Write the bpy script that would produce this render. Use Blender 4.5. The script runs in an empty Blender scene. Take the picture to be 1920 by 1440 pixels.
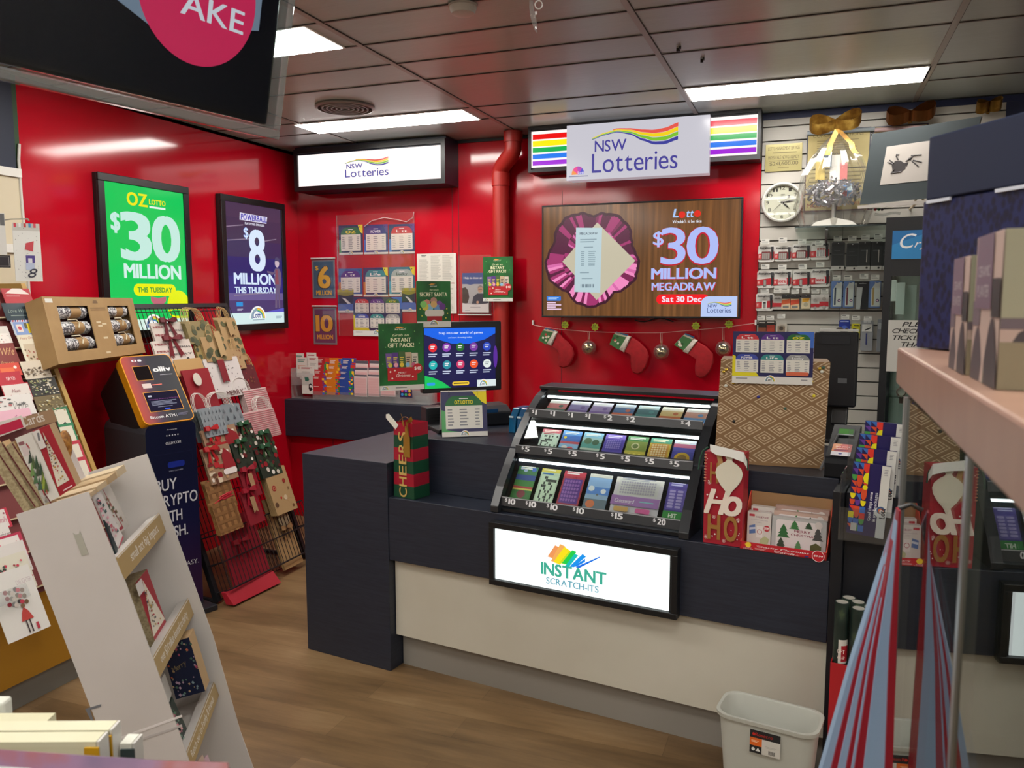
import bpy, math, random
from mathutils import Vector, Matrix
random.seed(7)
C = bpy.context.scene.collection
SC = bpy.context.scene
# ---------------------------------------------------------------- camera
FPX, PITCH, ROLL, YAW, EYE = 1500.0, math.radians(6.15), math.radians(-0.11), math.radians(20.53), 1.62
fw = Vector((-math.sin(YAW)*math.cos(PITCH), math.cos(YAW)*math.cos(PITCH), -math.sin(PITCH)))
rt0 = Vector((math.cos(YAW), math.sin(YAW), 0)); up0 = rt0.cross(fw)
rt = rt0*math.cos(ROLL)+up0*math.sin(ROLL); upv = -rt0*math.sin(ROLL)+up0*math.cos(ROLL)
cd = bpy.data.cameras.new('camera'); cam = bpy.data.objects.new('camera', cd); C.objects.link(cam)
m = Matrix((rt, upv, -fw)).transposed().to_4x4(); m.translation = (0, 0, EYE); cam.matrix_world = m
cd.sensor_fit = 'HORIZONTAL'; cd.sensor_width = 36; cd.lens = FPX/1920*36; cd.clip_start = .02
cd.dof.use_dof = True; cd.dof.focus_distance = 3.8; cd.dof.aperture_fstop = 11
SC.camera = cam
w = bpy.data.worlds.new('world'); SC.world = w; w.use_nodes = True
w.node_tree.nodes['Background'].inputs[0].default_value = (.8, .85, 1, 1); w.node_tree.nodes['Background'].inputs[1].default_value = .05
SC.view_settings.view_transform = 'Standard'; SC.view_settings.look = 'None'; SC.view_settings.gamma = 1
SC.view_settings.use_curve_mapping = False; SC.view_settings.exposure = 0.0
LAMP = 25.0      # ceiling panels
O0 = Vector((0, 0, EYE))
def ray(x, y): return rt*((x-960)/FPX)-upv*((y-720)/FPX)+fw
def hitp(x, y, n, d):
    r = ray(x, y); return O0+r*((d-O0.dot(n))/r.dot(n))
def hx(x, y, v): return hitp(x, y, Vector((1, 0, 0)), v)
def hy(x, y, v): return hitp(x, y, Vector((0, 1, 0)), v)
def hz(x, y, v): return hitp(x, y, Vector((0, 0, 1)), v)
# ---------------------------------------------------------------- materials
_m = {}
def lin(h):
    c = [int(h[i:i+2], 16)/255 for i in (0, 2, 4)]
    return tuple(x/12.92 if x <= .04045 else ((x+.055)/1.055)**2.4 for x in c)+(1,)
def M(h, r=.5, metal=0, spec=.5, **k):
    key = (h, r, metal, spec, tuple(sorted(k.items())))
    if key in _m: return _m[key]
    mt = bpy.data.materials.new('paint_'+h); mt.use_nodes = True
    b = mt.node_tree.nodes['Principled BSDF']; b.inputs['Base Color'].default_value = lin(h)
    b.inputs['Roughness'].default_value = r; b.inputs['Metallic'].default_value = metal
    b.inputs['Specular IOR Level'].default_value = spec
    if k.get('trans'): b.inputs['Transmission Weight'].default_value = k['trans']
    if k.get('coat'): b.inputs['Coat Weight'].default_value = k['coat']
    if k.get('alpha') is not None: b.inputs['Alpha'].default_value = k['alpha']
    if k.get('sheen'): b.inputs['Sheen Weight'].default_value = k['sheen']
    _m[key] = mt; return mt
def E(h, s=1.0, r=.12, spec=.4):          # lit screen / sign face: glossy sheet that gives off light
    key = ('E', h, s, r)
    if key in _m: return _m[key]
    mt = bpy.data.materials.new('lit_'+h); mt.use_nodes = True
    b = mt.node_tree.nodes['Principled BSDF']; b.inputs['Base Color'].default_value = (.005, .005, .005, 1)
    b.inputs['Roughness'].default_value = r; b.inputs['Specular IOR Level'].default_value = spec
    b.inputs['Emission Color'].default_value = lin(h); b.inputs['Emission Strength'].default_value = s
    _m[key] = mt; return mt
def nodes(name):
    mt = bpy.data.materials.new(name); mt.use_nodes = True; nt = mt.node_tree
    return mt, nt, nt.nodes['Principled BSDF'], (lambda t: nt.nodes.new('ShaderNode'+t)), nt.links.new
def coords(N, L, sc=(1, 1, 1), rot=(0, 0, 0)):
    t = N('TexCoord'); mp = N('Mapping'); mp.inputs['Scale'].default_value = sc; mp.inputs['Rotation'].default_value = rot
    g = N('NewGeometry'); L(g.outputs['Position'], mp.inputs['Vector']); return mp.outputs['Vector']
def ramp(N, L, fac, stops):
    r = N('ValToRGB'); L(fac, r.inputs['Fac']); e = r.color_ramp.elements
    while len(e) < len(stops): e.new(.5)
    for i, (p, h) in enumerate(stops): e[i].position = p; e[i].color = lin(h)
    return r.outputs['Color']
def noise(N, L, v, s, d=3, rough=.5):
    n = N('TexNoise'); L(v, n.inputs['Vector']); n.inputs['Scale'].default_value = s; n.inputs['Detail'].default_value = d; n.inputs['Roughness'].default_value = rough
    return n.outputs['Fac']
def bump(N, L, b, h, s, dist=.01):
    bp = N('Bump'); bp.inputs['Strength'].default_value = s; bp.inputs['Distance'].default_value = dist
    L(h, bp.inputs['Height']); L(bp.outputs['Normal'], b.inputs['Normal'])
def mottled(name, stops, sc=8, rough=.5, stretch=(1, 1, 1), bmp=0, spec=.5, metal=0, voro=False, emit=0):
    if name in _m: return _m[name]
    mt, nt, b, N, L = nodes(name); v = coords(N, L, stretch)
    if voro:
        t = N('TexVoronoi'); L(v, t.inputs['Vector']); t.inputs['Scale'].default_value = sc; f = t.outputs['Distance']
    else: f = noise(N, L, v, sc, 4)
    c = ramp(N, L, f, stops)
    if emit:
        b.inputs['Base Color'].default_value = (.005, .005, .005, 1); L(c, b.inputs['Emission Color']); b.inputs['Emission Strength'].default_value = emit
    else: L(c, b.inputs['Base Color'])
    b.inputs['Roughness'].default_value = rough; b.inputs['Specular IOR Level'].default_value = spec; b.inputs['Metallic'].default_value = metal
    if bmp: bump(N, L, b, f, bmp)
    _m[name] = mt; return mt
def glass_mat(name, tint='ffffff', refl=1.0, ior=1.5, rough=0.0, haze=0.0):   # thin sheet: clear, mirror-like at grazing angles
    if name in _m: return _m[name]
    mt = bpy.data.materials.new(name); mt.use_nodes = True; nt = mt.node_tree; nt.nodes.clear()
    N = lambda t: nt.nodes.new('ShaderNode'+t); L = nt.links.new
    o = N('OutputMaterial'); mx = N('MixShader'); tr = N('BsdfTransparent'); gl = N('BsdfGlossy'); fr = N('LayerWeight')
    tr.inputs[0].default_value = lin(tint); gl.inputs['Roughness'].default_value = rough; fr.inputs[0].default_value = .5
    ml = N('Math'); ml.operation = 'MULTIPLY'; ml.inputs[1].default_value = refl; ml.use_clamp = True
    p5 = N('Math'); p5.operation = 'POWER'; p5.inputs[1].default_value = 5; L(fr.outputs['Facing'], p5.inputs[0])
    f0 = ((ior-1)/(ior+1))**2; sk = N('Math'); sk.operation = 'MULTIPLY_ADD'; sk.inputs[1].default_value = 1-f0; sk.inputs[2].default_value = f0; L(p5.outputs[0], sk.inputs[0]); L(sk.outputs[0], ml.inputs[0])
    L(ml.outputs[0], mx.inputs[0]); L(tr.outputs[0], mx.inputs[1]); L(gl.outputs[0], mx.inputs[2])
    out = mx.outputs[0]
    if haze:
        m2 = N('MixShader'); df = N('BsdfDiffuse'); df.inputs[0].default_value = (.8, .8, .8, 1); m2.inputs[0].default_value = haze
        L(out, m2.inputs[1]); L(df.outputs[0], m2.inputs[2]); out = m2.outputs[0]
    L(out, o.inputs[0]); _m[name] = mt; return mt
# ---------------------------------------------------------------- letters
_g = {}
_chars = ''.join(chr(i) for i in range(33, 127))
BOLD = {0: 0.0}
SHIFT = {0: ((0, 0),), 1: ((-.013, 0), (.013, 0), (0, .01)), 2: ((-.032, -.012), (-.032, .02), (.032, -.012), (.032, .02), (0, 0))}
def _load():
    obs = []
    for b, off in BOLD.items():
        for ch in _chars:
            cu = bpy.data.curves.new('t', 'FONT'); cu.body = ch; cu.size = 1; cu.offset = off; cu.resolution_u = 4
            o = bpy.data.objects.new('t', cu); C.objects.link(o); obs.append((b, ch, o))
    dg = bpy.context.evaluated_depsgraph_get()
    for b, ch, o in obs:
        me = bpy.data.meshes.new_from_object(o.evaluated_get(dg))
        vs = [(v.co.x, v.co.y) for v in me.vertices]; fs = [tuple(p.vertices) for p in me.polygons]
        x0 = min(v[0] for v in vs); x1 = max(v[0] for v in vs)
        _g[(b, ch)] = ([(x-x0, y) for x, y in vs], fs, x1-x0); bpy.data.meshes.remove(me)
    for b, ch, o in obs:
        cu = o.data; bpy.data.objects.remove(o); bpy.data.curves.remove(cu)
_load()
CAP = max(v[1] for v in _g[(0, 'H')][0])
# ---------------------------------------------------------------- frames and mesh builder
class F:
    def __init__(s, o, u, v):
        s.o = Vector(o); s.u = Vector(u).normalized(); v = Vector(v); s.v = (v-s.u*v.dot(s.u)).normalized(); s.n = s.u.cross(s.v)
    def w(s, a, b, c=0): return s.o+s.u*a+s.v*b+s.n*c
    def px(s, x, y, c=0):
        p = hitp(x, y, s.n, s.n.dot(s.o)+c)-s.o; return p.dot(s.u), p.dot(s.v)
    def P(s, x, y, c=0): a, b = s.px(x, y, c); return s.w(a, b, c)
    def sub(s, a, b, c=0, rot=0):
        k, q = math.cos(rot), math.sin(rot); return F(s.w(a, b, c), s.u*k+s.v*q, s.v*k-s.u*q)
    def yaw(s, ang):   # turned about its own v axis
        k, q = math.cos(ang), math.sin(ang); return F(s.o, s.u*k-s.n*q, s.v)
    def tip(s, ang):   # leaned about its own u axis (positive: top goes back)
        k, q = math.cos(ang), math.sin(ang); return F(s.o, s.u, s.v*k-s.n*q)
def arc(cx, cy, r, a0, a1, n=12, ry=None):
    ry = ry or r
    return [(cx+r*math.cos(math.radians(a0+(a1-a0)*i/n)), cy+ry*math.sin(math.radians(a0+(a1-a0)*i/n))) for i in range(n+1)]
def rrect(a0, b0, a1, b1, r, n=5):
    return arc(a1-r, b1-r, r, 0, 90, n)+arc(a0+r, b1-r, r, 90, 180, n)+arc(a0+r, b0+r, r, 180, 270, n)+arc(a1-r, b0+r, r, 270, 360, n)
class MB:
    def __init__(s): s.v = []; s.f = []; s.m = []; s.mats = []
    def mi(s, mt):
        if mt not in s.mats: s.mats.append(mt)
        return s.mats.index(mt)
    def add(s, vs, fs, mt):
        k = len(s.v); i = s.mi(mt); s.v += [Vector(p) for p in vs]
        for f in fs: s.f.append([k+j for j in f]); s.m.append(i)
        return s
    def box(s, fr, a0, a1, b0, b1, c0, c1, mt):
        p = [fr.w(a, b, c) for c in (c0, c1) for b in (b0, b1) for a in (a0, a1)]
        return s.add(p, [(0, 2, 3, 1), (4, 5, 7, 6), (0, 1, 5, 4), (2, 6, 7, 3), (0, 4, 6, 2), (1, 3, 7, 5)], mt)
    def prism(s, fr, poly, c0, c1, mt, side=None):
        n = len(poly); p = [fr.w(a, b, c0) for a, b in poly]+[fr.w(a, b, c1) for a, b in poly]
        s.add(p, [tuple(range(n-1, -1, -1)), tuple(range(n, 2*n))], mt)
        return s.add(p, [(i, (i+1) % n, n+(i+1) % n, n+i) for i in range(n)], side or mt)
    def flat(s, fr, poly, c, mt): return s.add([fr.w(a, b, c) for a, b in poly], [tuple(range(len(poly)))], mt)
    def quad(s, p, mt): return s.add(p, [(0, 1, 2, 3)], mt)
    def strip(s, A, B, mt):
        n = len(A); return s.add(list(A)+list(B), [(i, i+1, n+i+1, n+i) for i in range(n-1)], mt)
    def loft(s, rings, mt, caps=True):
        n = len(rings[0]); vs = [p for r in rings for p in r]; fs = []
        for k in range(len(rings)-1):
            for i in range(n): j = (i+1) % n; fs.append((k*n+i, k*n+j, (k+1)*n+j, (k+1)*n+i))
        if caps: fs += [tuple(range(n-1, -1, -1)), tuple(range((len(rings)-1)*n, len(rings)*n))]
        return s.add(vs, fs, mt)
    def tube(s, pts, r, mt, n=8, caps=True):
        pts = [Vector(p) for p in pts]; rings = []; rr = r if isinstance(r, (list, tuple)) else [r]*len(pts); pn = None
        for i, p in enumerate(pts):
            d = (pts[min(i+1, len(pts)-1)]-pts[max(i-1, 0)]).normalized()
            if pn is None: pn = d.orthogonal().normalized()
            a = (pn-d*pn.dot(d))
            a = a.normalized() if a.length > 1e-5 else d.orthogonal().normalized()
            pn = a; b = d.cross(a)
            rings.append([p+(a*math.cos(2*math.pi*k/n)+b*math.sin(2*math.pi*k/n))*rr[i] for k in range(n)])
        return s.loft(rings, mt, caps)
    def lathe(s, fr, prof, mt, n=24, sa=1, sb=1, caps=True):   # prof: (radius, height along fr.n)
        return s.loft([[fr.w(r*sa*math.cos(2*math.pi*k/n), r*sb*math.sin(2*math.pi*k/n), c) for k in range(n)] for r, c in prof], mt, caps)
    def ball(s, o, r, mt, n=16, k=10, sc=(1, 1, 1)):
        o = Vector(o); rings = []
        for j in range(1, k):
            t = math.pi*j/k; rings.append([o+Vector((r*sc[0]*math.sin(t)*math.cos(2*math.pi*i/n), r*sc[1]*math.sin(t)*math.sin(2*math.pi*i/n), -r*sc[2]*math.cos(t))) for i in range(n)])
        return s.loft(rings, mt)
    def text(s, fr, t, a0, a1, b, h, c, mt, bold=1, ital=0, down=0):   # fitted to the width a0..a1, baseline b, cap height h
        x = 0; parts = []
        for ch in t:
            if ch == ' ': x += .28; continue
            g = _g.get((0, ch)) or _g[(0, '.')]
            parts.append((x, g)); x += g[2]+(.06, .075, .1)[bold]
        tot = max(x-.06, .01); k = (a1-a0)/tot; q = h/CAP; i = s.mi(mt)
        for x0, (vs, fs, wd) in parts:
            for j_, (sx, sy) in enumerate(SHIFT[bold]):
                n0 = len(s.v); s.v += [fr.w(a0+(x0+x+sx+y*ital)*k, b+(y+sy)*q, c+.00002*j_) for x, y in vs]
                for f in fs: s.f.append([n0+j for j in f]); s.m.append(i)
        return s
    def build(s, name, parent=None, smooth=False, bevel=0, label=None, cat=None, group=None, kind=None, origin=None):
        if origin is None:
            lo = [min(p[i] for p in s.v) for i in range(3)]; hi = [max(p[i] for p in s.v) for i in range(3)]
            origin = Vector(((lo[0]+hi[0])/2, (lo[1]+hi[1])/2, lo[2]))
        me = bpy.data.meshes.new(name); me.from_pydata([p-origin for p in s.v], [], s.f)
        for mt in s.mats: me.materials.append(mt)
        me.polygons.foreach_set('material_index', s.m)
        if smooth: me.polygons.foreach_set('use_smooth', [True]*len(me.polygons))
        me.update(); o = bpy.data.objects.new(name, me); C.objects.link(o)
        if smooth: me.shade_smooth() if hasattr(me, 'shade_smooth') else None
        if smooth and smooth != 2:
            try: me.set_sharp_from_angle(angle=math.radians(40))
            except Exception: pass
        if bevel:
            b = o.modifiers.new('bevel', 'BEVEL'); b.width = bevel; b.segments = 2; b.limit_method = 'ANGLE'
        o.location = origin
        if parent is not None:
            o.parent = parent; q = parent; off = Vector(parent.location)
            while q.parent is not None: q = q.parent; off += Vector(q.location)
            o.location = origin-off
        tag(o, label, cat, group, kind); return o
def tag(o, label=None, cat=None, group=None, kind=None):
    if label: o['label'] = label
    if cat: o['category'] = cat
    if group: o['group'] = group
    if kind: o['kind'] = kind
    return o
def thing(name, label, cat, loc, group=None):
    o = bpy.data.objects.new(name, None); C.objects.link(o); o.location = loc; o.empty_display_size = .05
    return tag(o, label, cat, group)
class Sheet(MB):
    """A printed panel: x,y run 0..1 from its top left corner; ink lies in layers on its front."""
    EPS = .00012
    def __init__(s, fr, a0, b0, a1, b1, c=0, mt=None, th=.002, rot=0):
        super().__init__(); s.fr = fr; s.a0, s.b0, s.a1, s.b1 = a0, b0, a1, b1; s.c = c+th
        if mt: s.box(fr, a0, a1, b0, b1, c, c+th, mt)
    def X(s, x): return s.a0+x*(s.a1-s.a0)
    def Y(s, y): return s.b1-y*(s.b1-s.b0)
    def up(s): s.c += s.EPS; return s.c
    def rect(s, x0, y0, x1, y1, mt): return s.flat(s.fr, [(s.X(x0), s.Y(y1)), (s.X(x1), s.Y(y1)), (s.X(x1), s.Y(y0)), (s.X(x0), s.Y(y0))], s.up(), mt)
    def rr(s, x0, y0, x1, y1, mt, r=.3):
        A0, A1, B0, B1 = s.X(x0), s.X(x1), s.Y(y1), s.Y(y0); q = r*min(A1-A0, B1-B0)
        return s.flat(s.fr, rrect(A0, B0, A1, B1, q), s.up(), mt)
    def poly(s, pts, mt): return s.flat(s.fr, [(s.X(x), s.Y(y)) for x, y in pts][::-1], s.up(), mt)
    def circ(s, x, y, r, mt, n=20, k=1):       # r is a share of the width
        R = r*(s.a1-s.a0); return s.flat(s.fr, arc(s.X(x), s.Y(y), R, 0, 360*(1-1/n), n-1, R*k), s.up(), mt)
    def band(s, top, bot, mt):                 # between two (x,y) curves
        c = s.up(); return s.strip([s.fr.w(s.X(x), s.Y(y), c) for x, y in bot], [s.fr.w(s.X(x), s.Y(y), c) for x, y in top], mt)
    def t(s, txt, x0, x1, y, h, mt, bold=1, ital=0): return s.text(s.fr, txt, s.X(x0), s.X(x1), s.Y(y), h*abs(s.b1-s.b0), s.up(), mt, bold, ital)
    def vt(s, txt, x, y0, y1, h, mt, bold=1, ital=0):   # reads upward: from y0 (low) to y1 (high), baseline at x, cap height h leftwards
        f = F(s.fr.w(s.X(x), s.Y(y0), 0), s.fr.v, -s.fr.u)
        return s.text(f, txt, 0, s.Y(y1)-s.Y(y0), 0, h*(s.a1-s.a0), s.up(), mt, bold, ital)
    def lines(s, x0, y0, x1, y1, n, mt, fill=.45, rag=.25, seed=1):
        rn = random.Random(seed); h = (y1-y0)/n; c = s.up()
        for i in range(n):
            e = x1-(x1-x0)*rag*rn.random(); ya = y0+h*i; yb = ya+h*fill
            s.flat(s.fr, [(s.X(x0), s.Y(yb)), (s.X(e), s.Y(yb)), (s.X(e), s.Y(ya)), (s.X(x0), s.Y(ya))], c, mt)
        return s
def psheet(fr, tl, br, c=0, mt=None, th=.002):       # the sheet whose corners are seen at those picture points
    a0, b1 = fr.px(*tl, c); a1, b0 = fr.px(*br, c); return Sheet(fr, a0, b0, a1, b1, c, mt, th)
ORD = ['front', 'second', 'third', 'fourth', 'fifth', 'sixth', 'seventh', 'eighth', 'ninth', 'tenth']
# lottery marks
def curve(pts, n=24):
    out = []
    for i in range(n+1):
        x = i/n
        for (xa, ya), (xb, yb) in zip(pts, pts[1:]):
            if xa <= x <= xb+1e-9:
                t = (x-xa)/(xb-xa); t = t*t*(3-2*t)*.5+t*.5; out.append((x, ya+(yb-ya)*t)); break
    return out
def nsw(s, x0, y0, x1, y1, mk=M, ink='3a3a8c', cols=('e8584a', 'f4d21a', '7cc22e', '3d3f99'), bold=1):
    T = curve([(0, .19), (.15, .085), (.3, .03), (.45, .05), (.6, .1), (.72, .125), (.85, .1), (1, 0)])
    Bt = curve([(0, .25), (.15, .165), (.3, .12), (.45, .19), (.6, .35), (.73, .45), (.85, .46), (1, .375)])
    g = lambda p: (x0+p[0]*(x1-x0), y0+p[1]*(y1-y0)); mix = lambda a, b, t: (a[0], a[1]+(b[1]-a[1])*t)
    for i, h in enumerate(cols):
        k0 = 6 if i == 0 else 0
        f0, f1 = [(0, .23), (.25, .49), (.53, .75), (.8, 1)][i]
        s.band([g(mix(a, b, f0)) for a, b in zip(T, Bt)][k0:], [g(mix(a, b, f1)) for a, b in zip(T, Bt)][k0:], mk(h))
    W = x1-x0; H = y1-y0
    s.t('NSW', x0+.035*W, x0+.41*W, y0+.53*H, .25*H, mk(ink), bold); s.t('Lotteries', x0, x1, y0+1.0*H, .43*H, mk(ink), max(bold-1, 0))
def lott(s, cx, yb, w, h, mk=M, ink='1c2430', small=True):
    """rainbow dome mark; cx centre, yb base line, w full width, h height (shares of the sheet)"""
    dome = lambda k: [(cx+w/2*k*math.cos(math.radians(a)), yb-h*k*math.sin(math.radians(a))) for a in range(0, 181, 12)]
    s.poly(dome(1), mk('f4f6f4'))
    for k0, k1, h_ in ((.86, .76, 'e8a13a'), (.76, .68, 'e8d84a'), (.68, .6, '58b25c'), (.6, .52, '4a7fc0')):
        a = dome(k0)[0:9]; b = dome(k1)[0:9]; s.band(a, b, mk(h_))
    a = dome(.86)[8:]; b = dome(.62)[8:]; s.band(a, b, mk('8fa6b4'))
    s.t('Lott', cx-w*.3, cx+w*.16, yb-h*.06, h*.42, mk(ink), 2)
def results(s, x0, y0, x1, y1, head, mk=M, word=None, wc='f2f2f2', n=7, paper='e4e2da', ink='8d8f95'):
    W = x1-x0; H = y1-y0
    pts = [(x0, y0+.3*H)]+[(x0+W/2-W/2*math.cos(math.radians(a)), y0+.3*H-.3*H*min(1, 1.25*math.sin(math.radians(a)))) for a in range(0, 181, 12)]+[(x1, y0+.3*H)]
    s.poly(pts, mk(head)); s.rect(x0, y0+.3*H, x1, y1, mk(paper))
    s.rect(x0+.38*W, y0+.07*H, x0+.62*W, y0+.095*H, mk('f2f2f2'))
    if word: s.t(word, x0+.25*W, x1-.25*W, y0+.25*H, .11*H, mk(wc), 2)
    for a, b in ((.06, .22), (.38, .62), (.8, .94)): s.lines(x0+a*W, y0+.4*H, x0+b*W, y0+.96*H, n, mk(ink), .4, .3, int(a*100))
# ---------------------------------------------------------------- room shell
XL, YB, YT, ZC = -3.615, 5.09, 5.0, 2.68
def WB(y): return F((0, y, 0), (1, 0, 0), (0, 0, 1))
def WL(x): return F((x, 0, 0), (0, 1, 0), (0, 0, 1))
def TOP(z, ang=0): return F((0, 0, z), (math.cos(ang), math.sin(ang), 0), (-math.sin(ang), math.cos(ang), 0))
FL = TOP(0)
def red_gloss(name, bs):
    mt, nt, b, N, L = nodes(name); b.inputs['Base Color'].default_value = lin('b40a20'); b.inputs['Roughness'].default_value = .1
    b.inputs['Specular IOR Level'].default_value = .5
    v = coords(N, L, (1, 1, .6)); f = noise(N, L, v, 2.2, 2); bump(N, L, b, f, bs, .02); return mt
RED = red_gloss('red_gloss_panel', .06); RED2 = red_gloss('red_gloss_wavy_panel', .22)
mt, nt, b, N, L = nodes('brown_wood_plank'); PLANK = mt
v = coords(N, L); br = N('TexBrick'); L(v, br.inputs['Vector']); br.inputs['Scale'].default_value = 1; br.inputs['Brick Width'].default_value = 1.2; br.inputs['Row Height'].default_value = .15
br.inputs['Mortar Size'].default_value = .0012; br.inputs['Color1'].default_value = (.2, .2, .2, 1); br.inputs['Color2'].default_value = (.8, .8, .8, 1); br.inputs['Mortar'].default_value = (0, 0, 0, 1); br.offset = .37
v2 = coords(N, L, (1.1, 9, 1)); g1 = noise(N, L, v2, 3.5, 6, .65); v3 = coords(N, L, (.8, 3, 1)); g2 = noise(N, L, v3, 2.2, 2)
ad = N('MixRGB'); ad.blend_type = 'MIX'; ad.inputs[0].default_value = .62; L(br.outputs['Color'], ad.inputs[1]); L(g1, ad.inputs[2])
a2 = N('MixRGB'); a2.inputs[0].default_value = .45; L(ad.outputs[0], a2.inputs[1]); L(g2, a2.inputs[2])
c = ramp(N, L, a2.outputs[0], [(.28, '4c3a24'), (.42, '664f34'), (.55, '7b6142'), (.7, '907655')]); L(c, b.inputs['Base Color']); b.inputs['Roughness'].default_value = .38
bump(N, L, b, g1, .08, .003)
MB().box(FL, XL-.1, 3.4, -4.2, YB+.1, -.1, 0, PLANK).build('floor', kind='structure')
mt, nt, b, N, L = nodes('brushed_ceiling_tile'); CEIL = mt
v = coords(N, L, (1, 60, 1)); f = noise(N, L, v, 4, 4); c = ramp(N, L, f, [(.3, 'b0bab9'), (.7, 'bcc6c5')]); L(c, b.inputs['Base Color']); b.inputs['Roughness'].default_value = .28; b.inputs['Specular IOR Level'].default_value = .5
bump(N, L, b, f, .05, .004)
ce = MB().box(FL, XL-.1, 3.4, -4.2, YB+.1, ZC+.004, ZC+.1, CEIL)
ce.build('ceiling', kind='structure')
tee = M('a8a09a', .35); jt = M('3c3432', .6); gr = MB()
for x in (-2.99, -1.83, -.675, .48, 1.635, 2.79): gr.box(FL, x-.012, x+.012, -4.2, YB, ZC-.001, ZC+.004, tee); gr.box(FL, x+.012, x+.0145, -4.2, YB, ZC+.0005, ZC+.004, jt)
for y in (4.55, 4.255, 3.65, 3.36, 3.07, 2.77, 2.19, 1.6, 1.3, .7, .1, -.5, -1.1, -1.7, -2.3): gr.box(FL, XL, 3.3, y-.0035, y+.0035, ZC+.0005, ZC+.004, jt); gr.box(FL, XL, 3.3, y+.0035, y+.014, ZC+.001, ZC+.004, tee)
gr.build('trim_1', kind='structure')
def wallbox(name, fr, a0, a1, b0, b1, c0, c1, mt): return MB().box(fr, a0, a1, b0, b1, c0, c1, mt).build(name, kind='structure')
XTV = hy(1000, 360, YT).x; XS = -.312
wallbox('wall_back', WB(YB), XL-.1, 3.4, 0, ZC+.1, -.1, 0, RED)
wallbox('trim_2', WB(YB), XTV, XS, 0, ZC-.012, .001, YB-YT, RED2)              # proud red panel that carries the television
tr = MB()
for px in (848, 860): x = hy(px, 400, YB).x; tr.box(WB(YB), x-.002, x+.002, 0, ZC, 0, .0015, M('4a0410', .4))
x = hy(1054, 400, YT).x; tr.box(WB(YT), x-.002, x+.002, 0, 2.3, 0, .001, M('6a0614', .4))
yv = hx(350, 300, XL).y; tr.box(WL(XL), yv-.002, yv+.002, 0, ZC, 0, .0015, M('6a0614', .4))
tr.box(WB(YB), XL, XTV, ZC-.02, ZC, 0, .012, M('16161c', .5)); tr.box(WL(XL), 2.86, YB, ZC-.02, ZC, 0, .012, M('2a1418', .5))
tr.build('trim_3', kind='structure')
wallbox('wall_left', WL(XL), -4.2, YB, 0, ZC+.1, -.1, 0, M('cfc6b4', .7))
YR = hx(35, 300, XL).y
wallbox('trim_4', WL(XL), YR, YB-.001, 0, ZC-.001, .0005, .012, RED)           # red lining of the left wall
lw = MB(); NAVY = M('101c33', .5)
z1 = hx(20, 316, XL).z; lw.box(WL(XL), YR-2, YR-.03, z1, ZC, 0, .02, NAVY); lw.box(WL(XL), YR-.03, YR, z1, ZC, 0, .012, M('20401f', .5))
for k in range(6): lw.box(WL(XL), YR-2, YR-.01, z1-.02-.36*(k+1), z1-.04-.36*k, 0, .018, M('c9bea4', .6)); lw.box(WL(XL), YR-2, YR-.012, z1-.04-.36*k, z1+.0-.36*k, 0, .03, M('d8d6d0', .5))
lw.build('trim_5', kind='structure')
wallbox('wall_rear', WB(-4.1), XL-.1, 3.4, 0, ZC+.1, -.1, 0, M('b9b2a8', .7))
wallbox('wall_right', WL(3.3), -4.2, YB, 0, ZC+.1, 0, .1, M('c4beb4', .7))
# slat wall on the right of the television
SLAT = M('b8b4ac', .45); zs = hy(1430, 239.6, YT).z; sw = MB()
sw.box(WB(YT), XS, .92, .55, ZC-.075, -.085, -.014, M('4a4844', .7))
sw.box(WB(YT), XS+.004, .92, zs+.004, hy(1430, 226, YT).z, -.014, 0, SLAT)
for k in range(24):
    z = zs-.0815*k
    sw.box(WB(YT), XS+.004, .145, z-.0775, z-.004, -.014, 0, SLAT); sw.box(WB(YT), .147, .92, z-.0775, z-.004, -.014, 0, SLAT)
sw.box(WB(YT), XS+.004, .92, .55, zs-.0815*24-.004, -.014, 0, SLAT)
sw.build('trim_6', kind='structure')
nv = MB(); nv.box(WB(YT), XS, 3.3, hy(1430, 226, YT).z, ZC-.001, -.085, .004, M('14204a', .5)); nv.box(WB(YT), .92, 3.3, 0, ZC-.002, -.085, .001, M('14204a', .5)); nv.box(WB(YT), XS, .92, 0, .56, -.085, .004, M('bb9a72', .5)); nv.build('trim_7', kind='structure')
# ---------------------------------------------------------------- ceiling fittings
LED = E('fffaf2', LAMP, .5, .2)
def panel_light(x0, x1, y0, y1, label):
    r = thing('ceiling_light', label, 'ceiling light', ((x0+x1)/2, (y0+y1)/2, ZC), 'flat ceiling light panels')
    MB().box(FL, x0, x1, y0, y1, ZC-.001, ZC+.0035, M('e8e6e2', .4)).build('light_frame', r)
    MB().box(FL, x0+.012, x1-.012, y0+.01, y1-.01, ZC-.003, ZC-.001, LED).build('diffuser', r)
panel_light(-3.04, -1.895, 4.27, 4.55, 'long white light panel in the ceiling above the left lottery sign')
panel_light(-.662, .476, 4.265, 4.55, 'long white light panel in the ceiling above the slat wall')
panel_light(-3.04, -1.905, 2.775, 3.075, 'white light panel in the ceiling behind the hanging screen')
for x0, y0 in ((-3.04, 1.3), (-3.04, -.2), (-.662, .6), (-.662, -1.1), (1.65, 1.9), (1.65, .2), (-3.04, -1.7), (1.65, -1.6), (-.662, -2.8)):
    panel_light(x0, x0+1.14, y0, y0+.29, 'light panel in the ceiling over the shop floor behind the picture')
p = hz(647, 201, ZC); fr = F((p.x, p.y, ZC), (1, 0, 0), (0, -1, 0)); r = thing('ceiling_vent', 'round grey air diffuser with rings set in the ceiling', 'air vent', p)
MB().lathe(fr, [(.165, 0), (.165, .008), (.15, .012), (.15, 0)], M('8d8580', .35), 40).build('rim', r, smooth=True)
v = MB()
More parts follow.
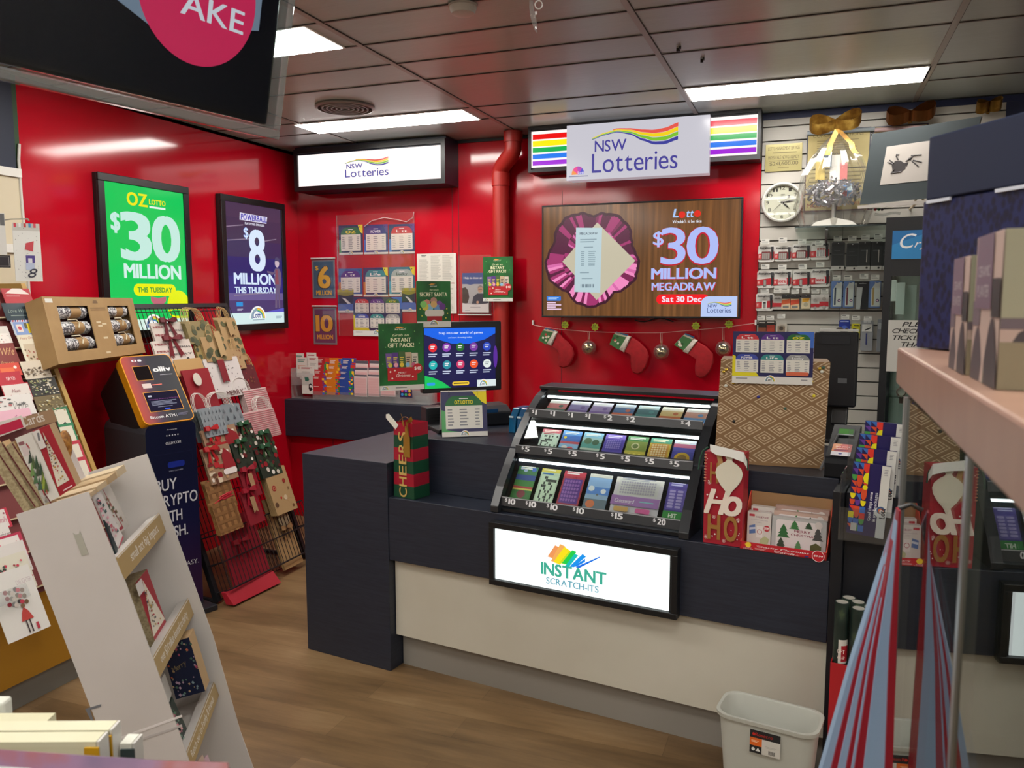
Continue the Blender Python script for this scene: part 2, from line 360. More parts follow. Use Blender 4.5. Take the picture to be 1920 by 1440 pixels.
for k in range(5): v.lathe(fr, [(.135-.026*k, .0), (.13-.026*k, .012), (.122-.026*k, .012), (.118-.026*k, 0)], M('7c7470', .4), 36)
v.build('louvre_rings', r, smooth=True); MB().lathe(fr, [(.149, .0005), (.149, .001)], M('1c1816', .8), 32).build('throat', r)
p = hz(868, 10, ZC); fr = F((p.x, p.y, ZC), (1, 0, 0), (0, -1, 0))
r = thing('smoke_detector', 'round white detector on the ceiling at the top edge', 'smoke detector', p)
MB().lathe(fr, [(.05, 0), (.05, .012), (.042, .03), (.02, .034)], M('c9c4c0', .4), 28).build('housing', r, smooth=True)
MB().lathe(fr, [(.054, 0), (.054, .006)], M('b5afaa', .4), 28).build('mounting_plate', r)
for px, label, sz in (((1272, 92), 'pair of small dark sensors stuck on the ceiling near the white sign', .008), ((1316, 113), 'small dark speck fixing beside the ceiling light over the slat wall', .006)):
    p = hz(*px, ZC); fr = F((p.x, p.y, ZC), (1, 0, 0), (0, -1, 0)); mb = MB()
    mb.box(fr, -sz, sz, -sz*.7, sz*.7, -.004, .01, M('1a1614', .5)); mb.box(fr, -sz*.6+.012, sz*.4+.012, .02, .03, -.004, .008, M('1a1614', .5)); tag(mb.build('ceiling_sensor'), label, 'sensor')
p = hz(1003, -60, ZC); r = thing('ceiling_hook', 'clear plastic clip and hook hanging from the ceiling at the top edge', 'hook', p)
CLR = glass_mat('clear_plastic', 'f4f6f6', 1.4, 1.5, .03, .12)
d = p-O0; kk = .75; q = O0+d*kk; sc = (q-O0).length/1500
def camp(x, y, dep): return O0+ray(x, y)*dep
dz = 2.05
MB().tube([p, camp(1003, -30, dz), camp(1000, 0, dz)], .0012, M('d8d8d8', .3), 6).build('cord', r)
MB().tube([camp(x, y, dz) for x, y in ((996, 0), (996, 14), (999, 30), (1003, 46), (1006, 60))], [.006, .006, .007, .006, .002], CLR, 8).build('plastic_hook', r, smooth=True)
MB().tube([camp(1010+7*math.cos(a/10*6.28), 9+8*math.sin(a/10*6.28), dz) for a in range(11)], .0016, M('e6e6e6', .3), 6).build('ring', r, smooth=True)
MB().tube([camp(1005, 28, dz), camp(1005, 22, dz)], .003, M('f0f0f0', .3), 8).build('bead', r)
# ---------------------------------------------------------------- drain pipe
PR = M('a8251f', .42); x1 = hy(946, 236, 4.87).x; pt = [Vector((x1+.0, 4.93, ZC-.002))]
xA = hy(962, 250, 4.93).x; xB = hy(939, 400, 5.02).x; zA = hy(962, 285, 4.93).z; zB = hy(939, 322, 5.02).z
path = [(xA, 4.93, ZC-.002), (xA, 4.93, zA+.06)]
for i in range(9):
    t = i/8; s_ = t*t*(3-2*t); path.append((xA+(xB-xA)*s_, 4.93+.09*s_, zA+.02+(zB-zA-.02)*t))
path += [(xB, 5.02, zB-.03), (xB, 5.02, 0)]
r = thing('drain_pipe', 'red painted drain pipe with an offset bend in the wall corner', 'pipe', (xB, 5.02, 0))
MB().tube(path, .054, PR, 20).build('pipe_run', r, smooth=True)
MB().tube([(xA, 4.93, ZC-.003), (xA, 4.93, zA+.06)], .061, PR, 20).build('upper_collar', r, smooth=True)
zc = hy(939, 349, 5.02).z; MB().tube([(xB, 5.02, zc), (xB, 5.02, zc+.085)], .06, PR, 20).build('lower_collar', r, smooth=True)
# ---------------------------------------------------------------- signs and screens
BLK = M('0e0f12', .35); BLKM = M('15171b', .5); GREY = M('55585c', .4)
def frame_ring(mb, fr, a0, a1, b0, b1, w_, c0, c1, mt):
    mb.box(fr, a0, a1, b1-w_, b1, c0, c1, mt); mb.box(fr, a0, a1, b0, b0+w_, c0, c1, mt); mb.box(fr, a0, a0+w_, b0+w_, b1-w_, c0, c1, mt); mb.box(fr, a1-w_, a1, b0+w_, b1-w_, c0, c1, mt)
fr = WB(4.88); a0, b1 = fr.px(553.7, 292); a1, b0 = fr.px(829.5, 333.7)
r = thing('light_box_sign', 'long white lit lottery sign in a black frame on the left back wall', 'sign', (a0, 4.98, b0), None)
mb = MB(); mb.box(fr, a0-.01, a1+.022, b0-.035, ZC-.005, -.209, -.012, M('131b2b', .4)); frame_ring(mb, fr, a0-.012, a1+.022, b0-.035, b1+.04, .03, -.012, .006, BLK); mb.box(fr, a0-.012, a1+.02, b1+.035, ZC-.02, -.05, -.011, BLK); mb.build('sign_case', r)
s = Sheet(fr, a0, b0, a1, b1, -.011, E('fff4f0', 1.15, .15), .004); EL = lambda h: E(h, 1.0, .2)
nsw(s, .349, .225, .646, .8, EL, '4a48a0'); s.build('lit_face', r)
# rainbow lightbox with white sign in front
fr = WB(4.86); aR1 = fr.px(1421.5, 213.5)[0]; aL0 = fr.px(996, 249)[0]; zt = fr.px(1339, 220)[1]; zb = fr.px(1338, 293.5)[1]
r = thing('rainbow_light_box', 'long black lightbox whose rainbow striped ends show beside the white sign', 'light box', (-.9, 4.93, zb))
mb = MB(); mb.box(fr, aL0-.018, aR1+.018, zb-.03, zt+.03, -.139, -.01, M('23252a', .45)); frame_ring(mb, fr, aL0-.018, aR1+.018, zb-.03, zt+.03, .018, -.01, .006, M('2c2e33', .4)); mb.build('box_case', r)
st = [(.085, .225, 'f01414'), (.265, .42, 'fdf000'), (.455, .585, '00b050'), (.635, .765, '0a78f0'), (.82, .945, 'a000d8')]
for A0, A1, red in ((aL0, fr.px(1075, 250)[0], 'f00808'), (fr.px(1325, 220)[0], aR1, 'f04858')):
    s = Sheet(fr, A0, zb, A1, zt, -.0095, E('fff4f0', 1.1, .15), .004)
    for y0, y1, h in st: s.rect(.03, y0, .985, y1, E(red if h == 'f01414' else h, 1.0, .2))
    s.build('striped_panel', r)
fr = WB(4.78); a0, b1 = fr.px(1063, 236.2); a1, _ = fr.px(1331.5, 214); b0 = fr.px(1063, 339)[1]
r = thing('lottery_sign', 'deep white lottery sign box above the wall television', 'sign', ((a0+a1)/2, 4.85, b0))
mb = MB(); e = .022
ringf = [fr.w(a0, b0, 0), fr.w(a1, b0, 0), fr.w(a1, b1, 0), fr.w(a0, b1, 0)]; ringb = [fr.w(a0+e, b0-e*.2, -.07), fr.w(a1-e*.1, b0-e*.2, -.07), fr.w(a1-e*.1, b1, -.07), fr.w(a0+e, b1, -.07)]
WS = E('dcd8e2', .8, .25); mb.loft([ringb, ringf], E('c8bcc4', .62, .3)); mb.build('sign_case', r)
s = Sheet(fr, a0, b0, a1, b1, 0, E('d2d0da', .9, .2), .003); nsw(s, .187, .09, .79, .885, EL, '453f96')
lf = lambda k: [(.085+.047*k*math.cos(math.radians(a)), .9-.15*k*math.sin(math.radians(a))) for a in range(0, 181, 12)]
for i, h in enumerate(('f08a2a', 'e8388a', 'b03ab0', '4a4ac8')): s.poly([p for p in lf(1)[::-1][i*4-(1 if i else 0):i*4+4]]+[(.085, .9)], EL(h))
s.t('Lott', .085, .132, .89, .05, EL('f0eef4'), 1); s.lines(.018, .925, .16, .945, 1, EL('6a6a90'), .7, 0)
s.build('lit_face', r)
# wall television
fr = WB(4.9); a0, b1 = fr.px(1016, 385.7); a1, _ = fr.px(1393.7, 371.2); b0 = fr.px(1384, 597.5)[1]
r = thing('wall_television', 'large flat television showing a lottery draw and a pink flower bowl', 'television', ((a0+a1)/2, 4.95, b0))
mb = MB(); mb.box(fr, a0, a1, b0, b1, -.035, -.003, BLK); frame_ring(mb, fr, a0, a1, b0, b1, .011, -.003, .002, BLK); mb.build('television_case', r, bevel=.002)
MB().box(fr, a0+.3, a1-.3, b0+.15, b1-.15, -.101, -.035, BLKM).build('wall_bracket', r)
mb = MB(); mb.tube([fr.w(a0+.6+.03*i, b0-.012-.012*math.sin(i*.9), -.02) for i in range(9)], .004, BLK, 6); mb.build('cable', r, smooth=True)
W1 = mottled('lit_wood', [(.3, '5a3a1e'), (.5, '6e4726'), (.72, '8a5a30')], 3, .15, (14, 1, .5), emit=1.0)
s = Sheet(fr, a0+.011, b0+.011, a1-.011, b1-.011, -.003, W1, .0028); ar = (a1-a0)/(b1-b0)
def petal_bowl(cx, cy, R):
    rn = random.Random(3); n = 90
    def rad(t): return R*(.86+.14*abs(math.cos(2.5*(t-.35))))*(1+.012*math.sin(17*t)+.008*math.sin(31*t))
    P = lambda r_, t: (cx+r_*math.cos(t), cy+r_*math.sin(t)*ar)
    tt = [2*math.pi*i/n for i in range(n+1)]
    s.poly([P(rad(t), t) for t in tt[:-1]], EL('3c1026'))
    ca, cb, cc_, cdk = EL('a3306c'), EL('7a1d50'), EL('d868a8'), EL('56123a')
    for lo, hi, sk in ((.30, .62, 0), (.62, .95, 1)):
        c = s.up()
        for i in range(n):
            t0, t1 = tt[i], tt[i+1]; up_ = math.sin((t0+t1)/2) < -.1
            edge = abs(math.cos(2.5*((t0+t1)/2-.35))) < .22
            m_ = [ca, cb, cc_, ca, cdk, ca][rn.randrange(6)] if not edge else cdk
            if up_ and sk and rn.random() < .6: m_ = cdk
            if (not up_) and sk and rn.random() < .35: m_ = EL('f08ac0')
            s.flat(fr, [(s.X(x), s.Y(y)) for x, y in (P(rad(t0)*lo, t0), P(rad(t0)*hi*(1-.03*rn.random()), t0), P(rad(t1)*hi, t1), P(rad(t1)*lo, t1))][::-1], c, m_)
    s.circ(cx, cy, R*.32, EL('8a2a5c'), 30)
petal_bowl(.262, .475, .258)
s.poly([(.105, .5), (.29, .155), (.49, .505), (.29, .855)], EL('c4bca4')); s.poly([(.178, .195), (.316, .205), (.309, .79), (.17, .78)], EL('b9cfd6'))
s.t('MEGADRAW', .198, .293, .262, .022, EL('4a5a6a'), 1)
for y0, y1, n, x0, x1 in ((.3, .34, 2, .2, .29), (.37, .39, 1, .22, .27), (.41, .55, 8, .205, .225), (.41, .55, 8, .245, .285), (.6, .62, 1, .2, .25), (.655, .67, 1, .21, .27)): s.lines(x0, y0, x1, y1, n, EL('8aa0aa'), .5, .2)
for i in range(12): s.rect(.205+.006*i, .71, .205+.006*i+.0018*(1+i % 3), .74, EL('6a7c88'))
s.rr(.02, .82, .098, .862, EL('2a78d8'), .2); s.lines(.028, .83, .088, .853, 2, EL('b8d8f8'), .5)
for i in range(4): s.lines(.022, .874+.02*i, .07+.03*(i % 2), .888+.02*i, 1, EL('e8c8e0'), .8, 0)
for dx, h, b_ in ((.004, 'c01830', 2), (0, 'aebcf6', 1)):
    s.t('$', .58+dx, .632+dx, .37+dx*1.4, .115, EL(h), b_); s.t('3', .622+dx, .742+dx, .54+dx*1.4, .31, EL(h), b_); s.t('0', .75+dx, .9+dx, .54+dx*1.4, .31, EL(h), b_)
    s.t('MILLION', .575+dx, .893+dx, .668+dx, .09, EL(h), 2); s.t('MEGADRAW', .577+dx, .89+dx, .77+dx, .065, EL(h), 2)
s.t('L', .676, .703, .135, .07, EL('a8c8f8'), 2, .2); s.circ(.72, .115, .0165, EL('e02818')); s.t('tt', .74, .775, .137, .065, EL('a8c8f8'), 2, .2); s.circ(.795, .11, .0165, EL('e02818'))
s.t("Wouldn't it be nice", .674, .816, .187, .026, EL('e8eef8'), 1)
s.rr(.6, .805, .86, .893, EL('f41020'), .5); s.t('Sat 30 Dec', .63, .825, .872, .048, EL('f4e0f0'), 2)
s.poly([(.822, 1), (.822, .88), (.828, .85), (.842, .83), (.86, .824), (.995, .824), (.995, 1)], EL('b8caf4')); nsw(s, .852, .868, .968, .965, EL, '3a4a86', bold=1)
s.build('screen', r)
# posters glowing on the left wall
def lightbox_poster(tl, tr_, bot, label, draw, bg, name):
    fr = WL(-3.6); a0, b1 = fr.px(*tl); a1, _ = fr.px(*tr_); b0 = bot
    r = thing(name, label, 'poster light box', (-3.6, (a0+a1)/2, b0)); f2 = WL(-3.602)
    mb = MB(); mb.box(f2, a0, a1, b0, b1, 0, .03, BLK); frame_ring(mb, f2, a0, a1, b0, b1, .042, .03, .042, BLK); pf_ = mb.build('poster_frame', r, bevel=.003)
    s = Sheet(f2, a0+.042, b0+.042, a1-.042, b1-.042, .03, bg, .002); draw(s); s.build('lit_poster', pf_)
def oz(s):
    for i in range(3): pass
    s.t('O', .27, .4, .135, .085, EL('f0e80c'), 2); s.t('Z', .41, .52, .135, .085, EL('f0e80c'), 2); s.t('LOTTO', .54, .755, .112, .034, EL('f0e80c'), 2); s.lines(.54, .125, .75, .14, 1, EL('e8f4ec'), .9, 0)
    wt = EL('c4ece0'); s.t('$', .065, .17, .315, .115, wt, 2); s.t('3', .19, .555, .505, .31, wt, 2); s.t('0', .575, .94, .505, .31, wt, 2)
    s.t('MILLION', .19, .925, .635, .095, EL('d4f0ea'), 2)
    s.rr(.29, .675, .84, .76, EL('f0f000'), .5); s.t('THIS TUESDAY', .34, .79, .735, .034, EL('2a9a3a'), 2)
    s.poly([(.3+.3+.1*math.cos(t/8*3.14), .79+.035*math.sin(t/8*3.14)) for t in range(9)]+[(.5, .765), (.6, .775), (.7, .765)], EL('c06878')); s.poly([(.6, .82), (.62, .82), (.66, .9), (.65, .9)], EL('9ac8b8'))
    s.circ(.87, .83, .155, EL('e6f004'), 28); s.circ(.97, .9, .09, EL('b8e010'), 20); s.poly([(.72, .88), (.8, .86), (.95, .87), (1, .9), (.95, .91), (.8, .905)], EL('18b84a'))
    s.rect(0, .925, 1, 1, EL('d8f0e4')); lott(s, .52, .99, .24, .1, EL, '1c3c8a')
lightbox_poster((172, 322), (344, 350), 1.40, 'bright green lit lottery poster reading 30 million on the left wall', oz, E('0cc85a', 1.0), 'lottery_poster')
def pb(s):
    for y0, y1, h in ((0, .12, '4a3450'), (.12, .3, '42304e'), (.3, .44, '3a2c56'), (.44, .6, '2c2468'), (.6, .74, '34287a'), (.74, .8, '6a5a90'), (.8, .91, '4c3a6c')): s.rect(0, y0, 1, y1, EL(h))
    for y, x0, x1 in ((.2, 0, .3), (.31, .0, .4), (.29, .65, .9), (.755, .1, .9)): s.poly([(x0, y), (x1, y-.03), (x1, y-.022), (x0, y+.008)], EL('8a7a90'))
    s.poly([(.25, .075), (.74, .082), (.72, .14), (.24, .135)], EL('e0dcf0')); s.t('POWERBALL', .265, .725, .13, .046, EL('4a42b0'), 2, .1); s.t('PLAY BY YOUR OWN RULES', .33, .68, .168, .018, EL('e4e4f4'), 2)
    for b_, h in ((2, '6a90f0'), (1, 'd8e8fc')):
        s.t('$', .305, .385, .275, .08, EL(h), b_); s.t('8', .4, .685, .545, .33, EL(h), 2); s.t('MILLION', .11, .875, .665, .09, EL(h), 2); s.t('THIS THURSDAY', .115, .87, .74, .05, EL(h), 2)
    fg = [(.83, .87), (.85, .7), (.83, .62), (.85, .56), (.8, .58), (.7, .56), (.7, .545), (.82, .555), (.86, .52), (.93, .52), (.97, .56), (.96, .66), (.93, .72), (.93, .87), (.9, .87), (.9, .74), (.88, .74), (.87, .87)]
    s.poly(fg, EL('6a5a78')); s.circ(.895, .475, .042, EL('c8b4c0'), 14, 1.2); s.poly([(.85, .46), (.86, .43), (.9, .42), (.94, .435), (.945, .48), (.93, .46), (.88, .455)], EL('4a4468')); s.poly([(.86, .53), (.9, .53), (.92, .66), (.85, .66)], EL('8a4a58'))
    s.rr(.13, .815, .24, .85, EL('2a90d8'), .1); s.lines(.14, .87, .24, .89, 2, EL('c8c8e0')); s.poly([(.6, .905), (1, .87), (1, .905)], EL('5a58c0'))
    s.rect(0, .905, 1, 1, EL('d4ecec')); lott(s, .5, .955, .3, .105, EL, '1c3c8a'); s.lines(.4, .965, .62, .972, 1, EL('8aa0b0'), .8, 0); s.lines(.84, .94, .96, .965, 2, EL('a0b8c4'), .6)
lightbox_poster((404.3, 362.7), (525.3, 382.3), 1.405, 'dark purple lit lottery poster reading 8 million on the left wall', pb, E('3a2a5a', 1.0), 'lottery_poster')
# ---------------------------------------------------------------- the counter
ANG = math.radians(-8); CF = F((-1.668, 2.939, 0), (math.cos(ANG), math.sin(ANG), 0), (0, 0, 1))
ZL, ZU = .775, 1.012                       # ledge and upper deck heights
def CP(c): return CF.sub(0, 0, c)
mt, nt, b, N, L = nodes('navy_wood_laminate'); NVL = mt
f = noise(N, L, coords(N, L, (3, 3, 60)), 3, 4); c = ramp(N, L, f, [(.3, '1e2331'), (.7, '292f3d')]); L(c, b.inputs['Base Color']); b.inputs['Roughness'].default_value = .42
WHP = mottled('white_laminate', [(.3, 'c6c1b2'), (.7, 'cdc9bb')], 3, .4); KICK = M('8e8982', .5)
r = thing('shop_counter', 'long dark navy shop counter with white lower panel and raised top', 'counter', CF.w(.6, 0, -.3))
MB().box(CF, -.477, 0, 0, .923, -.79, 0, NVL).build('end_block', r, bevel=.002)
MB().box(CF, .001, 1.765, .5, ZL, -.5, -.004, NVL).build('front_fascia', r, bevel=.002)
MB().box(CF, .004, 1.765, .155, .499, -.5, -.04, WHP).build('lower_panel', r)
MB().box(CF, .004, 1.765, 0, .154, -.5, -.088, KICK).build('kickboard', r)
MB().box(CF, .06, 1.765, ZL+.001, ZU, -.8, -.165, NVL).build('raised_top', r, bevel=.002)
MB().box(CF, 1.766, 1.802, 0, 1.006, -.8, -.002, M('10131b', .45)).build('end_panel', r, bevel=.002)
# instant sign
fr = CP(.036); a0, b1 = fr.px(917, 977.7); a1, _ = fr.px(1271.5, 1032.3); b0 = fr.px(918.3, 1095)[1]
r = thing('counter_light_sign', 'glowing white instant scratch sign in a black frame on the counter front', 'sign', fr.w((a0+a1)/2, b0))
mb = MB(); mb.box(fr, a0, a1, b0, b1, -.036, -.012, BLK); frame_ring(mb, fr, a0, a1, b0, b1, .022, -.012, .004, M('101318', .35)); mb.build('sign_frame', r, bevel=.002)
l0, t0 = fr.px(928.5, 991, -.01); l1, _ = fr.px(1256, 1043, -.01); lb = fr.px(929.8, 1084.4, -.01)[1]
s = Sheet(fr, l0, lb, l1, t0, -.0119, E('f6fffc', 1.25, .2), .003)
TE = EL('3fae94'); s.t('INSTANT', .288, .665, .735, .225, TE, 2); s.t('SCRATCH-ITS', .318, .622, .905, .12, EL('5aa0b4'), 1)
for i, (pts, h) in enumerate(((((.325, .38), (.37, .14), (.4, .17), (.36, .4)), 'f29a5c'), (((.345, .46), (.4, .1), (.43, .13), (.375, .46)), 'f6b05a'), (((.36, .47), (.425, .14), (.46, .2), (.4, .5)), 'fbe21a'), (((.395, .46), (.455, .2), (.475, .22), (.43, .48)), 'c8e020'), (((.41, .46), (.47, .18), (.495, .2), (.45, .47)), '1ccf4a'), (((.43, .5), (.485, .24), (.505, .26), (.45, .52)), '10c0b8'), (((.455, .5), (.53, .22), (.55, .26), (.48, .5)), '1496f0'), (((.475, .5), (.545, .3), (.545, .36), (.5, .47)), '1088f0'), (((.49, .49), (.625, .22), (.63, .23), (.51, .5)), '1070e8'))): s.poly(pts[::-1], EL(h))
s.build('lit_face', r)
# ---------------------------------------------------------------- scratch ticket display
DBL = M('14161b', .32); SILV = M('8c9096', .3, .6); GL = glass_mat('display_glass', 'f2f6f5', 1.3)
def prof(p): return [(c, b) for c, b in p]
SIDE = [(-.005, .777), (-.005, .80), (-.05, .872), (-.115, .95), (-.2, 1.045), (-.3, 1.137), (-.4, 1.2), (-.5, 1.236), (-.56, 1.236), (-.56, 1.015), (-.17, 1.015), (-.163, .999), (-.163, .777)]
r = thing('ticket_display', 'curved black three tier display case of scratch tickets on the counter', 'display case', CF.w(.92, ZL, -.2))
def sidef(a): return F(CF.w(a, 0, 0), CF.n, CF.v)         # u = c axis, v = height, n = -a direction
for a in (.538, 1.302): MB().prism(sidef(a), SIDE, 0, .034 if a < 1 else .036, M('23262b', .3)).build('side_panel', r, bevel=.003)
A0, A1 = .505+.034, 1.302-.037
tiers = [((-.04, .825), (-.168, .99)), ((-.178, 1.004), (-.288, 1.12)), ((-.3, 1.137), (-.445, 1.218))]
body = MB(); body.prism(sidef(A1), [(-.03, .778), (-.03, .79), (-.08, .8), (-.225, .975), (-.235, .977), (-.345, 1.085), (-.36, 1.09), (-.49, 1.165), (-.555, 1.165), (-.555, 1.016), (-.172, 1.016), (-.172, .778)], 0, A1-A0, DBL); body.build('inner_body', r)
MB().prism(sidef(A1+.037), [(-.445, 1.222), (-.445, 1.236), (-.565, 1.24), (-.565, 1.222)], 0, A1-A0+.074, M('1b1d22', .3)).build('top_cover', r, bevel=.002)
tick = []
GOLD = ['$1']*4+['$2', '$2', '$4']; P5 = ['$5']*7; P10 = ['$10']*4+['$15', '$20']
for k, ((c0, b0), (c1, b1)) in enumerate(tiers):
    d = Vector((c1-c0, b1-b0)); Ls = d.length; f0 = CF.sub(0, b0, c0); v = CF.v*(d[1]/Ls)+CF.n*(d[0]/Ls); tf = F(CF.w(A0, b0, c0), CF.u, v); Wd = A1-A0
    MB().box(tf, 0.004, Wd-.004, .012, Ls, -.003, 0, GL).build('front_glass', r)
    MB().box(tf, 0, Wd, Ls-.022, Ls+.004, -.05, -.006, DBL).build('header_bar', r)
    MB().box(tf, .01, Wd-.01, Ls-.029, Ls-.0225, -.018, -.01, E('f4fbff', 7, .3)).build('light_strip', r)
    rf = F(CF.w(A0, b0, c0), CF.u, CF.v).tip(math.radians(14)); rl = Sheet(rf, -.004, -.026 if k == 0 else -.018, Wd+.004, .01 if k == 0 else .016, .002 if k == 0 else .016, M('2a2c31', .3), .006)
    prices = (P10, P5, GOLD)[k]; xs = ((.05, .175, .3, .45, .66, .88), (.06, .2, .345, .505, .645, .775, .905), (.04, .155, .265, .37, .48, .61, .91))[k]
    for x, p_ in zip(xs, prices): rl.t('$', x-.022, x-.008, .5, .34, M('d8dade', .4), 1); rl.t(p_[1:], x+.001, x+.014+.014*len(p_[1:])-(.018 if p_ == '$1' else 0), .72, .56, M('e4e6ea', .4), 2)
    rl.rect(0, 0, 1, .1, M('9a9da2', .3)); rl.build('price_rail', r)
    tick.append((tf, Wd, Ls))
def ticket(tf, x0, x1, y0, y1, bg, draw, label, c=-.032):
    s = Sheet(tf, x0, y0, x1, y1, c, M(bg, .4), .002); draw(s); o = s.build('scratch_ticket'); tag(o, label, 'ticket', 'scratch tickets in the curved display')
def t_cross(a, b_, top):
    def f(s):
        s.rect(0, 0, 1, .16, M(top, .4)); s.lines(.1, .04, .9, .13, 2, M('f0ead8'), .5); rn = random.Random(len(a)+len(top)+s.b0*100)
        s.rect(.08, .25, .94, .96, M(b_, .4)); c = s.up()
        for i in range(10):
            for j in range(9):
                if rn.random() < .38: s.flat(s.fr, [(s.X(.1+.083*i), s.Y(.27+.076*j+.07)), (s.X(.1+.083*i+.08), s.Y(.27+.076*j+.07)), (s.X(.1+.083*i+.08), s.Y(.27+.076*j)), (s.X(.1+.083*i), s.Y(.27+.076*j))], c, M('1c2420', .4))
        s.lines(.1, .18, .7, .235, 1, M(a), .7)
    return f
def t_grid(cs, n, m_, dot, y0=.3, y1=.9):
    def f(s):
        rn = random.Random(n*7+m_); s.rect(0, 0, 1, .2, M(cs[0], .4)); s.lines(.12, .05, .85, .16, 2, M(cs[1]), .6); s.rect(.08, y0-.04, .92, y1+.02, M(cs[2], .4))
        for i in range(n):
            for j in range(m_): s.rr(.12+.76*i/n, y0+(y1-y0)*j/m_, .12+.76*(i+.75)/n, y0+(y1-y0)*(j+.7)/m_, M(dot, .4), .4)
    return f
def t_scene(bands, blobs, words=1):
    def f(s):
        for (y0, y1, h) in bands: s.rect(0, y0, 1, y1, M(h, .4))
        for x, y, q, h in blobs: s.circ(x, y, q, M(h, .4), 14, .9)
        if words: s.lines(.12, .06, .88, .16, 2, M('f4f0e4'), .6)
    return f
tf, Wd, Ls = tick[0]; sp = lambda i, n, g=.012: (g+(Wd-2*g)*i/n, g+(Wd-2*g)*(i+1)/n-.008)
T3 = [(0, .095, '3f8a3a', t_scene([(0, .3, '3a7a4a'), (.3, .45, '2a4a9a'), (.62, .68, 'c03a3a'), (.68, .72, 'e8d860'), (.72, 1, '2f7a34')], [(.2, .12, .1, '8aa8d8'), (.4, .17, .1, 'a8b8e0'), (.6, .1, .1, '7a9ad0'), (.82, .14, .12, '3a6ac0'), (.5, .83, .22, '8a2a3a')]), 'green ten dollar scratch ticket with blue orbs, leftmost in the bottom row'),
      (.105, .195, 'c8dcc0', t_cross('2a6ab0', 'd6ecd0', 'd8c848'), 'green crossword scratch ticket, second from left in the bottom row'),
      (.205, .305, 'b02840', t_grid(('c83048', 'f8e8e8', '6a3a9a'), 6, 6, 'a06ac0'), 'red scratch ticket with a purple number grid in the bottom row'),
      (.315, .415, '6aa0e0', t_scene([(0, .15, 'e8e4dc'), (.15, .4, '9ac0f0'), (.4, .6, '5a90e0'), (.6, .72, '9ab8d8'), (.72, 1, '6a7a88')], [(.3, .85, .2, 'e07a4a'), (.2, .45, .14, 'f0f4f8'), (.75, .5, .12, 'f0f4f8'), (.52, .6, .05, '6a6a6a')]), 'blue sky scratch ticket with an orange corner in the bottom row'),
      (.425, .62, 'd8d0d8', lambda s: (t_grid(('e8e0d8', '8a8aa0', 'dcd8d4'), 14, 5, 'b0a8b8', .16, .5)(s), s.rect(0, .56, 1, .8, M('a878b8', .4)), s.t('Crossword', .08, .48, .74, .1, M('f4eef4'), 1, .2), s.lines(.6, .66, .9, .72, 1, M('8ad0d0')), s.rr(.1, .84, .4, .96, M('d8a860'), .3), s.rr(.55, .84, .85, .96, M('e060a0'), .3)), 'wide pale fifteen dollar crossword ticket in the bottom row'),
      (.63, .715, '4a3a90', lambda s: (t_grid(('5a4aa0', 'c8c0e8', '6a58b0'), 2, 6, 'b8a8e0', .25, .72)(s), s.rect(0, .78, 1, 1, M('2f8a3c', .4)), s.t('HIT', .3, .7, .94, .1, M('f0f4e8'), 2)), 'purple twenty dollar ticket with a green foot, rightmost in the bottom row')]
for x0, x1, bg, dr, lb in T3: ticket(tf, x0*Wd/.726+.012, x1*Wd/.726+.004, .016, Ls-.034, bg, dr, lb)
tf, Wd, Ls = tick[1]
T2 = [('c8d8cc', t_cross('b02a3a', 'd8ecd8', 'c04858'), 'red headed crossword ticket, leftmost in the middle row'), ('4a88d0', t_scene([(0, .2, '5a9ae0'), (.2, .45, '3a70c8'), (.45, .55, 'c84a5a'), (.55, 1, '8ab8e0')], [(.3, .75, .18, 'e8e0dc'), (.6, .8, .2, 'd03848'), (.2, .3, .08, 'f0d83a')]), 'blue ticket with a red and white ball design in the middle row'),
      ('88b8a8', t_scene([(0, .22, '8ac0d8'), (.22, .4, 'a8c8c8'), (.4, .65, '58a098'), (.65, 1, 'b8c8b8')], [(.3, .36, .2, '5a7a5a'), (.7, .4, .18, '4a6a50'), (.3, .9, .14, '3a6a48')]), 'sea green coast scene ticket in the middle row'), ('5a4ab0', t_grid(('7a5ac0', 'e8d8f0', '5040a8'), 7, 5, '9a8ad8', .24, .62), 'purple dotted scratch ticket in the middle row'),
      ('a8a858', t_scene([(0, .2, '4a8a4a'), (.2, .6, '8a9848'), (.6, 1, 'c8b848')], [(.45, .4, .2, 'd8d0a0'), (.45, .4, .14, '6a7a40'), (.25, .75, .08, 'e8d870'), (.5, .75, .08, 'e8d870'), (.75, .75, .08, 'e8d870'), (.25, .9, .08, 'e8d870'), (.5, .9, .08, 'e8d870'), (.75, .9, .08, 'e8d870')]), 'olive green coin scratch ticket in the middle row'),
      ('d8b848', t_grid(('4a9a7a', 'f4e8c0', 'd89a48'), 6, 7, 'f0d8a8', .26, .9), 'yellow ticket with an orange number grid in the middle row'), ('8a90c8', t_scene([(0, .15, 'd8dcec'), (.15, .3, 'c86a8a'), (.3, .45, '5a58b0'), (.45, 1, '4a4aa0')], [(.5, .72, .36, 'c8a030'), (.5, .72, .22, '8a6a3a')]), 'blue violet ticket with a gold arch, rightmost in the middle row')]
for i, (bg, dr, lb) in enumerate(T2): x0, x1 = .06+.094*i*Wd/.726, .06+.094*i*Wd/.726+.084; ticket(tf, x0, min(x1, Wd-.008), .014, Ls-.032, bg, dr, lb)
tf, Wd, Ls = tick[2]
